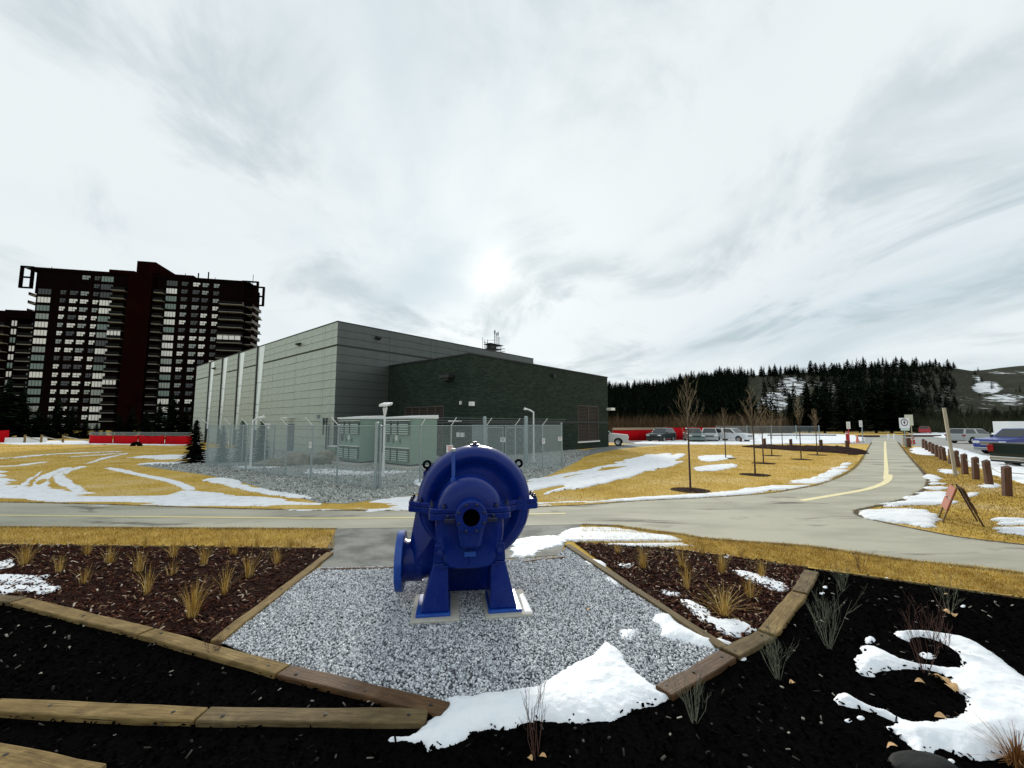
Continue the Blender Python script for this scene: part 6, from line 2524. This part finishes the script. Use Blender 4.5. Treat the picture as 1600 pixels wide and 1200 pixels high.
# bare thickets at the foot of the hill
def thicket(px0, px1, Y0, Y1, n, hmin, hmax, m, label, seed):
    r = random.Random(seed)
    V_, F_ = [], []
    for _ in range(n):
        px_ = r.uniform(px0, px1)
        Y_ = r.uniform(Y0, Y1)
        X_ = (px_ - 800) / F * Y_
        hh_ = r.uniform(hmin, hmax)
        zb_ = max(0.0, float(hill_z(X_, Y_))) - .1
        for b in range(r.randint(9, 15)):
            a = r.uniform(0, 6.28)
            le = r.uniform(.1, .55)
            st = r.uniform(0, .45) * hh_
            x0, y0 = X_ + r.uniform(-.3, .3), Y_ + r.uniform(-.3, .3)
            dx, dy = math.cos(a) * le * hh_, math.sin(a) * le * hh_
            w_ = r.uniform(.02, .06)
            k_ = len(V_)
            V_ += [(x0 - w_ + dx * .1, y0, zb_ + st * .4), (x0 + w_ + dx * .1, y0, zb_ + st * .4), (x0 + dx, y0 + dy, zb_ + min(hh_, st + hh_ * .6))]
            F_.append((k_, k_ + 1, k_ + 2))
    return tag(np_obj('bare_thicket', V_, F_, m), label, None, None, 'stuff')


M['brush'] = island_mat('bare_brush', [(0.0, (0.02, 0.014, 0.009)), (0.6, (0.075, 0.05, 0.03)), (1.0, (0.17, 0.12, 0.075))], 0.9, 0.05)
M['brush_green'] = island_mat('olive_brush', [(0.0, (0.008, 0.010, 0.006)), (0.7, (0.035, 0.04, 0.022)), (1.0, (0.10, 0.10, 0.06))], 0.9, 0.05)
thicket(945, 1235, 92, 118, 900, 2.2, 5.5, M['brush'], 'brown leafless thicket behind the red hoarding', 3)
thicket(1415, 1640, 96, 150, 1300, 1.5, 5.0, M['brush_green'], 'olive leafless thicket at the foot of the hill at right', 4)
thicket(1150, 1420, 112, 135, 500, 1.5, 4.0, M['brush_green'], 'olive leafless thicket behind the tall spruces', 5)
# ================================================================== YOUNG TREES ON THE LAWN
M['young_bark'] = mat('young_bark', (0.075, 0.045, 0.032), 0.85, var=(0.045, 0.028, 0.02), scale=14)
M['young_twig'] = mat('tan_twig', (0.46, 0.36, 0.23), 0.85, var=(0.22, 0.16, 0.10), scale=14)


def young_tree(x, by, ty, label, seed, split=.35, spread=.38):
    X, Y = U(x, by)
    h = Zat(ty, Y)
    r = random.Random(seed)
    t = thing('young_tree', label, 'tree', (X, Y, 0), r.uniform(0, 6), 'young bare trees on the lawn')
    tr = MB()
    tr.tube([(0, 0, -.02), (r.uniform(-.02, .02), r.uniform(-.02, .02), h * .45), (r.uniform(-.03, .03), r.uniform(-.03, .03), h * .75), (0, 0, h)], [.036, .027, .016, .004], 7)
    tr.build('trunk', M['young_bark'], t, 40)
    cr_ = MB()

    def grow(p, d, ln, rad, lev):
        m_ = p + d * ln * .5 + Vector((r.uniform(-1, 1), r.uniform(-1, 1), .3)) * ln * .06
        e = p + d * ln + Vector((0, 0, ln * .12))
        cr_.tube([p, m_, e], [rad, rad * .75, rad * .4], 3, 0, False)
        if lev:
            for _ in range(r.choice((2, 3, 3))):
                q_ = p + (e - p) * r.uniform(.3, .95)
                nd = (d + Vector((r.gauss(0, .35), r.gauss(0, .35), r.uniform(0, .35)))).normalized()
                grow(q_, nd, ln * r.uniform(.35, .6), rad * .6, lev - 1)
    nb = 20
    for i in range(nb):
        f = split + (1 - split) * i / nb
        a = i * 2.4 + r.uniform(-.4, .4)
        d = Vector((math.cos(a) * spread * 1.6, math.sin(a) * spread * 1.6, 1)).normalized()
        grow(Vector((0, 0, h * f)), d, h * (1 - f) * r.uniform(.28, .5) + .12, .0042, 2)
    cr_.build('crown', M['young_twig'], t)
    rm = MB()
    n = 18
    vs_ = [(0, 0, .05)] + [((.55 + .12 * r.random()) * math.cos(6.283 * k / n), (.55 + .12 * r.random()) * math.sin(6.283 * k / n), .008) for k in range(n)]
    rm.add(vs_, [(0, 1 + k, 1 + (k + 1) % n) for k in range(n)])
    rm.build('mulch_ring', M['brown_soil'], t)
    return t


young_tree(1079, 766, 588, 'tallest young bare tree, nearest on the right lawn', 1, .38, .33)
young_tree(1180, 742, 606, 'young bare tree with vase shaped crown, second nearest on the lawn', 2, .36, .45)
young_tree(1134, 716, 638, 'young bare tree far behind the flat snow patch', 3, .35, .4)
young_tree(1193, 724, 636, 'young bare tree just right behind the vase shaped one', 4, .38, .45)
young_tree(1206, 712, 640, 'young bare tree in the middle of the row at the back', 5, .38, .42)
young_tree(1252, 718, 622, 'thin young bare tree alone in the middle right of the lawn', 6, .5, .25)
young_tree(1277, 711, 640, 'thin young bare tree nearest the mulch mound', 7, .5, .25)
young_tree(1223, 702, 642, 'young bare tree beside the dark log at the back', 8, .4, .35)

# ================================================================== WOODEN BOLLARDS, SIGN POSTS, SAWHORSE
def bollard(x, by, ty, label, w=.17, m='post_wood', grp='wooden bollards with cable beside the car park', tilt=0.0):
    X, Y = U(x, by)
    h = Zat(ty, Y)
    mb = MB()
    a = w / 2
    mb.hexa([(-a, -a, -.05), (a, -a, -.05), (a, a, -.05), (-a, a, -.05), (-a, -a, h - .07), (a, -a, h - .02), (a, a, h + .03), (-a, a, h - .03)])
    o_ = mb.build('wooden_bollard', M[m], None, bevel=.012)
    o_.location = (X, Y, 0)
    o_.rotation_euler = (0, tilt, -0.35)
    tag(o_, label, 'bollard', grp)
    return (X, Y, h)


ORD = ['nearest', 'second nearest', 'third nearest', 'fourth nearest', 'fifth nearest', 'sixth nearest', 'seventh nearest', 'eighth nearest', 'ninth nearest', 'tenth nearest', 'eleventh nearest', 'twelfth nearest', 'farthest']
bl = [(1574, 775, 728), (1546, 758, 719), (1525, 749, 714), (1508, 741, 709), (1496, 730, 704), (1486, 725, 701), (1476, 720, 699), (1470, 718, 697), (1464, 714, 695), (1458, 710, 693), (1453, 707, 690.5), (1448, 704.5, 688.5), (1443, 701.5, 686)]
tops = []
for i, (x, by, ty) in enumerate(bl):
    tops.append(bollard(x, by, ty, f'{ORD[i]} brown wooden bollard in the row beside the car park', tilt=[.05, -.04, .04, .02, 0][i % 5]))
cb = MB()
cab = []
for a, b in zip(tops[:-1], tops[1:]):
    for k in range(6):
        t = k / 6
        cab.append((a[0] + (b[0] - a[0]) * t + .08, a[1] + (b[1] - a[1]) * t, (a[2] + (b[2] - a[2]) * t) - .2 - .1 * math.sin(math.pi * t)))
cab.insert(0, (tops[0][0] + 3.0, tops[0][1] - 2.0, .45))
cb.tube(cab, .012, 5)
tag(cb.build('bollard_cable', M['pale_wood'], None, 40), 'pale cable strung through the wooden bollards', 'cable')
bollard(1420, 699, 684, 'thick brown post at the end of the path by the round sign', .3, grp='posts by the car park entrance')
bollard(1413, 697, 682, 'pale brown post left of the thick post by the round sign', .22, 'pale_wood', 'posts by the car park entrance')
bollard(1195, 697, 685, 'small dark post at the left end of the drive row', .22, grp='dark posts along the drive')
bollard(1236, 698, 686, 'small dark post second in the drive row', .22, grp='dark posts along the drive')
bollard(1283, 699, 687, 'small dark post third in the drive row', .24, grp='dark posts along the drive')
bollard(1158, 692, 684, 'small dark post behind the parked white car', .22, grp='dark posts along the drive')
bollard(1324, 699, 688, 'reddish post at the right end of the drive row', .26, grp='dark posts along the drive')

X, Y = U(1493, 744)
mb = MB()
h = Zat(637, Y)
mb.hexa([(-.05, -.05, -.05), (.05, -.05, -.05), (.05, .05, -.05), (-.05, .05, -.05), (-.05, -.05, h), (.05, -.05, h), (.05, .05, h), (-.05, .05, h)])
o = mb.build('leaning_post', M['pale_wood'], None, bevel=.008)
o.location = (X, Y, 0)
o.rotation_euler = (.0, -.055, -.4)
tag(o, 'tall pale wooden post leaning left beside the bollards', 'post')

M['sign_orange'] = mat('faded_orange_board', (0.36, 0.075, 0.03), 0.75, var=(0.22, 0.09, 0.045), scale=6)
X, Y = U(1500, 815)
sw = thing('sawhorse_barricade', 'folding wooden A frame barricade with faded orange face on the verge', 'barricade', (X, Y, 0), math.radians(50))
h = .8
for sy, m_, nm in ((1, 'timber', 'front_leg'), (-1, 'timber_wet', 'rear_leg')):
    for sx in (-1, 1):
        mb = MB()
        a = (sx * .33, sy * .31, 0)
        b = (sx * .33, sy * .03, h)
        w_ = .045
        mb.hexa([(a[0] - w_, a[1] - .015, 0), (a[0] + w_, a[1] - .015, 0), (a[0] + w_, a[1] + .015, 0), (a[0] - w_, a[1] + .015, 0), (b[0] - w_, b[1] - .015, h), (b[0] + w_, b[1] - .015, h), (b[0] + w_, b[1] + .015, h), (b[0] - w_, b[1] + .015, h)])
        mb.build(nm, M[m_], sw, bevel=.004)
    for f0, f1 in ((.34, .62), (.66, .97)):
        mb = MB()
        ya, yb = sy * (.31 - .28 * f0) + sy * .018, sy * (.31 - .28 * f1) + sy * .018
        mb.hexa([(-.42, ya - .012, h * f0), (.42, ya - .012, h * f0), (.42, ya + .012, h * f0), (-.42, ya + .012, h * f0), (-.42, yb - .012, h * f1), (.42, yb - .012, h * f1), (.42, yb + .012, h * f1), (-.42, yb + .012, h * f1)])
        mb.build('cross_board', M['sign_orange'] if sy > 0 else M['timber_wet'], sw, bevel=.004)

# round symbol sign and plain sign behind
def post_sign(x, by, y0, y1, x0, x1, label, face='sign_white', symbol=False, thick=.045, back=False, red=False):
    X, Y = U(x, by)
    sc = Y / F
    t = thing('post_sign', label, 'sign', (X, Y, 0), 0, 'signs on posts near the car park')
    zt, zb = Zat(y0, Y), Zat(y1, Y)
    mb = MB()
    mb.tube([(0, .03, 0), (0, .03, zt - .05)], thick, 8)
    mb.build('post', M['red'] if red else M['steel'] if not back else M['pale_wood'], t, 40)
    mb = MB()
    mb.bb((x0 - x) * sc, (x1 - x) * sc, -.03, -.015, zb, zt)
    mb.build('panel', M[face], t, bevel=.004)
    cx_, cz_ = ((x0 + x1) / 2 - x) * sc, (zt + zb) / 2
    if symbol:
        R0 = min((x1 - x0) * sc, zt - zb) * .36
        mb = MB()
        mb.lathe([(R0, 0), (R0, .004), (R0 * .78, .004), (R0 * .78, 0)], (cx_, -.0305, cz_ + .06), (0, -1, 0), 28)
        mb.build('symbol_ring', M['sign_dark'], t, fix=True)
        mb = MB()
        mb.bb(cx_ - R0 * .16, cx_ + R0 * .16, -.036, -.0305, cz_ - R0 * .45 + .06, cz_ + R0 * .25 + .06)
        mb.bb(cx_ - R0 * .38, cx_ + R0 * .34, -.0365, -.0362, cz_ - .02 + .06, cz_ + R0 * .16 + .06)
        mb.lathe([(0, 0), (R0 * .16, 0), (R0 * .16, .005), (0, .005)], (cx_, -.0305, cz_ + R0 * .45 + .06), (0, -1, 0), 10)
        mb.build('symbol_figure', M['sign_dark'], t, fix=True)
        M['sign_pale_green'] = M.get('sign_pale_green') or mat('pale_green_plate', (0.55, 0.68, 0.58), 0.5)
        mb = MB()
        mb.bb((x0 - x) * sc + .1, (x1 - x) * sc - .05, -.03, -.015, zb - .22, zb - .01)
        mb.build('lower_plate', M['sign_pale_green'], t)
    elif not back:
        mb = MB()
        for k in range(4):
            zz_ = zb + (zt - zb) * (.2 + .2 * k)
            mb.bb(cx_ - (x1 - x0) * sc * .28, cx_ + (x1 - x0) * sc * .28, -.034, -.0305, zz_ - .015, zz_ + .02)
        mb.build('lettering', M['sign_dark'], t)
    return t


M['sign_cream'] = mat('cream_sign_back', (0.60, 0.60, 0.46), 0.6)
post_sign(1416, 699, 653, 669, 1408, 1424, 'square white sign with black ring symbol beside the path end', symbol=True)
post_sign(1427, 697, 648, 665, 1417, 1430, 'pale cream back of a sign behind the ring symbol sign', 'sign_cream', back=True)
post_sign(1328, 694, 659, 670, 1324.5, 1330.5, 'small white sign on a red post left of the path end', red=True)
post_sign(1349, 692, 657, 667, 1344.5, 1349.5, 'small white sign on a thin grey post left of the path end')


def red_bollard(x, by, ty, label, r=.16, m='red', cap=True):
    X, Y = U(x, by)
    h = Zat(ty, Y)
    t = thing('red_bollard', label, 'bollard', (X, Y, 0), 0, 'red painted bollards')
    mb = MB()
    mb.lathe([(r, 0), (r, h - .1), (r * .8, h - .03), (0, h)], (0, 0, 0), (0, 0, 1), 14)
    mb.build('shaft', M[m], t, 40)
    mb = MB()
    mb.lathe([(r * 1.3, 0), (r * 1.3, .08), (r, .1)], (0, 0, 0), (0, 0, 1), 14)
    mb.build('foot', M['red'], t, 40)
    if cap:
        mb = MB()
        mb.lathe([(r * 1.06, 0), (r * 1.06, .12)], (0, 0, h - .28), (0, 0, 1), 14)
        mb.build('band', M['white'], t, 40)


red_bollard(1325, 693, 674, 'red bollard with white band left of the path end')
red_bollard(1518.5, 690, 673, 'red bollard standing alone in the car park', .22)
red_bollard(1427, 694, 683, 'short red bollard under the cream sign')
M['pink'] = mat('faded_orange_plastic', (0.75, 0.26, 0.19), 0.5)
X, Y = U(1340, 692)
cn = thing('traffic_cone', 'faded orange traffic cone beside the small signs', 'cone', (X, Y, 0))
mb = MB()
mb.lathe([(.22, .04), (.19, .1), (.10, .6), (.06, .9), (0, .9)], (0, 0, 0), (0, 0, 1), 16)
mb.build('body', M['pink'], cn, 40)
mb = MB()
mb.box((0, 0, .02), (.5, .5, .04))
mb.build('base', M['pink'], cn)
X, Y = U(1389, 688)
for dx, lab in ((-.0, 'white lane bollard left at the end of the path line'), (.75, 'white lane bollard right at the end of the path line')):
    mb = MB()
    mb.lathe([(.11, 0), (.10, .05), (.09, .8), (.05, .86), (0, .87)], (0, 0, 0), (0, 0, 1), 12)
    o = mb.build('lane_bollard', M['white'], None, 40)
    o.location = (X + dx, Y, 0)
    tag(o, lab, 'bollard')


def log(x0, x1, y, label, m='post_wood', r=.16):
    A, B = U(x0, y), U(x1, y)
    mb = MB()
    mb.tube([(*A, r), ((A[0] + B[0]) / 2, (A[1] + B[1]) / 2, r * 1.05), (*B, r)], r, 8)
    tag(mb.build('parking_log', M[m], None, 40), label, 'log', 'dark logs edging the snow')


log(1200, 1306, 682, 'long dark log lying across the snow field')
log(1338, 1374, 683, 'short dark log left of the path end')
log(1412, 1470, 682.5, 'dark log right of the path end')

# ================================================================== RED HOARDINGS
M['hoarding'] = mat('red_fabric', (0.52, 0.003, 0.009), 0.85, spec=0.1, var=(0.40, 0.002, 0.006), scale=1.2, bump=.3, bscale=3, bdist=.05)
M['hoarding_top'] = mat('beige_board', (0.42, 0.32, 0.22), 0.8)


def hoarding(pts, h, label, top=None, above=0.0):
    t = thing('red_hoarding', label, 'hoarding', (0, 0, 0), 0, 'red hoardings')
    P = [Vector((*U(*p), 0)) for p in pts]
    for j, (a, b) in enumerate(zip(P[:-1], P[1:])):
        n = max(2, int((b - a).length / 3.0))
        for k in range(n):
            q0, q1 = a + (b - a) * (k / n), a + (b - a) * ((k + 1) / n)
            d = (q1 - q0).normalized()
            nn_ = Vector((-d.y, d.x, 0))
            r = random.Random(j * 50 + k)
            mb = MB()
            vs_, fs = [], []
            nx2 = 10
            for iz in range(3):
                for ix in range(nx2 + 1):
                    f = ix / nx2
                    pnt = q0 + (q1 - q0) * f + nn_ * (.05 * math.sin(f * 9 + r.uniform(0, .8) + iz))
                    vs_.append((pnt.x, pnt.y, .05 + (h - .05 + r.uniform(-.03, .03) - (.06 * math.sin(math.pi * f) if iz == 2 else 0)) * iz / 2))
            for iz in range(2):
                for ix in range(nx2):
                    i0 = iz * (nx2 + 1) + ix
                    fs.append((i0, i0 + 1, i0 + nx2 + 2, i0 + nx2 + 1))
            mb.add(vs_, fs)
            po = mb.build('fabric_panel', M['hoarding'], t, 60)
            md = po.modifiers.new('thick', 'SOLIDIFY')
            md.thickness = .01
            mb = MB()
            mb.tube([(q0.x, q0.y + .08, 0), (q0.x, q0.y + .08, h + max(.15, above))], .03, 6)
            mb.build('post', M['steel'], t)
            if top:
                mb = MB()
                mb.box(((q0.x + q1.x) / 2, (q0.y + q1.y) / 2 + .1, h + top / 2 + .02), ((q1 - q0).length - .02, .05, top), math.atan2(d.y, d.x))
                mb.build('top_board', M['hoarding_top'], t)
            if above:
                mesh_bay((q0.x, q0.y + .08), (q1.x, q1.y + .08), h, h + above, t, .22, .012)
    return t


hoarding([(138, 693.5), (215, 694.5), (300, 695.5)], .95, 'long red hoarding on the lawn edge before the tower', above=.32)
hoarding([(-90, 693), (13, 692)], 1.45, 'red hoarding at the left frame edge')
hoarding([(958, 690), (1042, 688.5)], 1.4, 'red hoarding with beige top boards behind the white pickup', top=.28)
hoarding([(1042, 688.5), (1120, 687)], 1.72, 'red hoarding right of the beige boards behind the parked cars')
# temporary fence right of the hoarding, site barriers left
tf = thing('site_fence', 'tall thin wire site fence right of the red hoarding', 'fence', (0, 0, 0))
q = UL([(1120, 687), (1168, 687), (1206, 687.5), (1245, 688), (1281, 689)])
for a, b in zip(q[:-1], q[1:]):
    mesh_bay(a, b, .1, 1.85, tf, .3, .010)
for p in q:
    mb = MB()
    mb.tube([(*p, 0), (*p, 2.0)], .05, 6)
    mb.build('post', M['steel'], tf)
A = U(13, 692)
mb = MB()
mb.box((2.0, 0, .3), (4.5, .4, .6))
o = mb.build('white_barrier', M['white'], None, bevel=.04)
o.location = (A[0], A[1], 0)
tag(o, 'white site barrier next to the red hoarding at far left', 'barrier')
rf_ = thing('rail_fence', 'low timber rail fence on the lawn edge at left', 'fence', (0, 0, 0))
q = UL([(38, 692.5), (64, 692.5), (98, 692.5), (138, 693)])
for a, b in zip(q[:-1], q[1:]):
    mb = MB()
    mb.tube([(*a, .75), (*b, .28)], .06, 6)
    mb.build('rail', M['pale_wood'], rf_)
    mb = MB()
    mb.tube([(*a, 0), (*a, .95)], .1, 8)
    mb.build('post', M['timber'], rf_)
M['tyre_dark'] = mat('old_tyre_rubber', (0.006, 0.006, 0.006), 0.9, spec=0.0)
X, Y = U(213, 697)
mb = MB()
mb.lathe([(.48, -.2), (.52, -.15), (.52, .15), (.48, .2), (.28, .2), (.28, -.2), (.48, -.2)], (0, 0, -.08), (0, 1, 0), 28)
o = mb.build('half_buried_tyre', M['tyre_dark'], None, 40, fix=True)
o.location = (X, Y, 0)
tag(o, 'black half buried tyre before the long red hoarding', 'tyre')

# ================================================================== VEHICLES (front at +x)
def paint(name, c, r=.25):
    m = mat(name, c, r, 0.0, spec=.6)
    m.node_tree.nodes['Principled BSDF'].inputs['Coat Weight'].default_value = .15
    return m


M['tyre'] = mat('tyre_rubber', (0.012, 0.012, 0.012), 0.85, spec=.2)
M['rim'] = mat('alloy_rim', (0.45, 0.46, 0.47), 0.35, 0.7)
M['headlight'] = mat('headlight_lens', (0.75, 0.78, 0.80), 0.12, spec=.8)
M['tail'] = mat('red_tail_lens', (0.30, 0.01, 0.012), 0.2)
M['trim'] = mat('black_car_trim', (0.012, 0.012, 0.013), 0.5)
M['chrome'] = mat('chrome', (0.6, 0.62, 0.63), 0.18, 0.9)


def arch(cx, r, n=8):
    return [(cx + r * math.cos(math.pi - math.pi * k / n), .34 + r * math.sin(math.pi - math.pi * k / n)) for k in range(n + 1)]


def vehicle(kind, pm_, loc, rz, label, cat):
    if kind == 'pickup':
        Lh, W, fx, rx, wr = 2.85, 2.0, 1.85, -1.75, .40
        top = [(2.80, .62), (2.85, .85), (2.78, 1.08), (1.35, 1.22), (1.0, 1.25), (-1.0, 1.25), (-1.02, 1.22), (-2.8, 1.22), (-2.84, .7)]
        green = [(1.25, 1.22), (.55, 1.85), (-.75, 1.88), (-1.02, 1.22)]
    elif kind == 'suv':
        Lh, W, fx, rx, wr = 2.4, 1.88, 1.45, -1.35, .36
        top = [(2.32, .6), (2.4, .8), (2.3, .98), (1.15, 1.08), (-2.3, 1.1), (-2.36, .7)]
        green = [(1.1, 1.07), (.4, 1.65), (-1.9, 1.66), (-2.3, 1.08)]
    else:
        Lh, W, fx, rx, wr = 2.3, 1.8, 1.4, -1.35, .32
        top = [(2.25, .5), (2.3, .68), (2.15, .82), (.95, .92), (-1.5, .95), (-2.2, .92), (-2.28, .6)]
        green = [(.95, .91), (.2, 1.42), (-1.05, 1.43), (-1.75, .94)]
    t = thing('parked_' + ('pickup' if kind == 'pickup' else 'car'), label, cat, loc, rz, 'vehicles in the car park')
    low = .28
    prof = [(Lh - .05, low)] + top + [(-Lh + .05, low)] + [p for p in arch(rx, wr + .06)] + [p for p in arch(fx, wr + .06)]
    prof = [(max(-Lh, min(Lh, x)), max(low, z)) for x, z in prof]
    sec = [(-W / 2, .0), (-W / 2 + .05, 1.0), (W / 2 - .05, 1.0), (W / 2, 0)]
    mb = MB()
    mb.prism(prof, -W / 2, W / 2, 0, lambda x, z, y: (x, -y, z))
    mb.build('body', pm_, t, bevel=.05, seg=3, fix=True)
    # greenhouse with tumblehome
    y0, y1 = W / 2 - .06, W / 2 - .24
    zb, zt = green[0][1], green[1][1]
    gh = MB()
    ring = []
    for (x, z) in green:
        yy = y0 if z < (zb + zt) / 2 else y1
        ring.append(((x, -yy, z - (.02 if z < (zb + zt) / 2 else 0)), (x, yy, z - (.02 if z < (zb + zt) / 2 else 0))))
    vs_ = [p for r_ in ring for p in r_]
    gh.add(vs_, [(0, 1, 3, 2), (2, 3, 5, 4), (4, 5, 7, 6), (0, 2, 4, 6), (1, 7, 5, 3), (0, 6, 7, 1)])
    cab_ = gh.build('cabin', pm_, t, bevel=.05, seg=3, fix=True)

    def lerp(a, b, f):
        return Vector(a) + (Vector(b) - Vector(a)) * f
    for s_ in (-1, 1):
        i_ = 0 if s_ < 0 else 1
        A, B, C_, D = (ring[k][i_] for k in range(4))
        nrm_ = Vector((0, s_, .3)).normalized() * .012
        m0, m1 = lerp(A, D, .48), lerp(B, C_, .48)
        for a, b, c, d in ((A, B, m1, m0), (m0, m1, C_, D)):
            cen = (Vector(a) + Vector(b) + Vector(c) + Vector(d)) / 4
            pts_ = [cen + (Vector(p) - cen) * .80 + nrm_ for p in (a, b, c, d)]
            g_ = MB()
            g_.add(pts_ + [p - nrm_ * 1.2 for p in pts_], [(0, 1, 2, 3), (7, 6, 5, 4), (0, 4, 5, 1), (1, 5, 6, 2), (2, 6, 7, 3), (3, 7, 4, 0)])
            g_.build('side_window', M['glass'], cab_, fix=True)
    for nm, a, b in (('windscreen', 0, 1), ('rear_window', 3, 2)):
        P4 = [Vector(ring[a][0]), Vector(ring[a][1]), Vector(ring[b][1]), Vector(ring[b][0])]
        cen = sum(P4, Vector()) / 4
        n_ = (P4[1] - P4[0]).cross(P4[3] - P4[0]).normalized()
        if n_.dot(cen - Vector((0, 0, zb - .2))) < 0:
            n_ = -n_
        P4 = [cen + (p - cen) * .86 + n_ * .012 for p in P4]
        g_ = MB()
        g_.add(P4 + [p - n_ * .02 for p in P4], [(0, 1, 2, 3), (7, 6, 5, 4), (0, 4, 5, 1), (1, 5, 6, 2), (2, 6, 7, 3), (3, 7, 4, 0)])
        g_.build(nm, M['glass'], cab_, fix=True)
    for x in (fx, rx):
        for s_ in (-1, 1):
            w_ = MB()
            w_.lathe([(wr * .62, -.1), (wr * .95, -.11), (wr, -.07), (wr, .07), (wr * .95, .11), (wr * .62, .1)], (x, s_ * (W / 2 - .12), wr), (0, s_, 0), 24)
            wh = w_.build('wheel', M['tyre'], t, 40, fix=True)
            r_ = MB()
            r_.lathe([(0, .085), (wr * .15, .085), (wr * .2, .06), (wr * .5, .06), (wr * .63, .1)], (x, s_ * (W / 2 - .12), wr), (0, s_, 0), 20)
            r_.build('rim', M['rim'], wh, 40, fix=True)
    zl = top[1][1]
    for s_ in (-1, 1):
        h_ = MB()
        h_.box((Lh - .12, s_ * (W / 2 - .24), zl + .02), (.26, .42, .18 if kind == 'pickup' else .13))
        h_.build('headlight', M['headlight'], t, bevel=.03)
        h_ = MB()
        h_.box((-Lh + .06, s_ * (W / 2 - .10), zl + .12), (.2, .24, .34 if kind == 'pickup' else .16))
        h_.build('tail_light', M['tail'], t, bevel=.02)
        h_ = MB()
        h_.box((green[0][0] - .25, s_ * (W / 2 + .1), zb + .08), (.12, .2, .15))
        h_.build('mirror', M['trim'], t, bevel=.03)
    gr = MB()
    gr.box((Lh - .02, 0, zl - .05), (.08, W * .5, .26 if kind == 'pickup' else .12))
    gr.build('grille', M['chrome'] if kind == 'pickup' else M['trim'], t, bevel=.02)
    bu = MB()
    bu.box((Lh - .04, 0, .42), (.2, W * .96, .2))
    bu.build('front_bumper', M['chrome'] if kind == 'pickup' else pm_, t, bevel=.04)
    bu = MB()
    bu.box((-Lh + .02, 0, .48), (.2, W * .94, .2))
    bu.build('rear_bumper', M['chrome'] if kind == 'pickup' else pm_, t, bevel=.04)
    if kind == 'pickup':
        be = MB()
        be.bb(-Lh + .12, -1.08, -W / 2 + .12, W / 2 - .12, 1.222, 1.235)
        be.build('bed_opening', M['trim'], t)
    return t


M['p_blue'] = paint('deep_blue_paint', (0.006, 0.03, 0.26))
M['p_green'] = paint('dark_green_paint', (0.012, 0.022, 0.018))
M['p_white'] = paint('white_car_paint', (0.72, 0.73, 0.74))
M['p_silver'] = paint('silver_car_paint', (0.42, 0.45, 0.44), .3)
M['p_dark'] = paint('dark_grey_paint', (0.022, 0.03, 0.03))
M['p_teal'] = paint('grey_green_paint', (0.13, 0.19, 0.175))
M['p_red'] = paint('red_car_paint', (0.40, 0.012, 0.014))
R = math.radians
vehicle('pickup', M['p_blue'], (37.0, 30.6, 0), R(186), 'deep blue pickup truck with chrome grille at the right frame edge', 'truck')
vehicle('pickup', M['p_green'], (27.4, 20.9, 0), R(2), 'dark green pickup truck cut off by the right frame edge, tail light showing', 'truck')
vehicle('suv', M['p_silver'], (51.8, 47.5, 0), R(8), 'silver station wagon parked across the car park', 'car')
X, Y = U(960, 698)
vehicle('pickup', M['p_white'], (X - .8, Y + 2.8, 0), R(-16), 'white pickup half hidden behind the brick building', 'truck')
for (x, y, kind, pm_, rz, lab) in ((1034, 690, 'suv', 'p_dark', 228, 'dark grey car, leftmost before the red hoarding'), (1084, 690.5, 'suv', 'p_teal', 255, 'grey green car behind the tallest young tree'),
                                    (1109, 690, 'suv', 'p_silver', 245, 'silver car between the green and the white car'), (1143, 690, 'suv', 'p_white', 300, 'small white car rightmost in the row by the site fence')):
    X, Y = U(x, y)
    vehicle(kind, M[pm_], (X, Y, 0), R(rz), lab, 'car')
vehicle('suv', M['p_red'], ((1441 - 800) / F * 92, 92, 0), R(45), 'small red car far behind the ring symbol sign', 'car')
# bicycle-like frame left out: too small to read; pale kiosk at the far right
X, Y = U(1588, 682)
mb = MB()
mb.box((0, 0, 1.3), (5, 2.4, 2.6))
o = mb.build('site_trailer', M['white'], None, bevel=.05)
o.location = (X, Y, 0)
tag(o, 'white site trailer behind the blue truck', 'trailer')
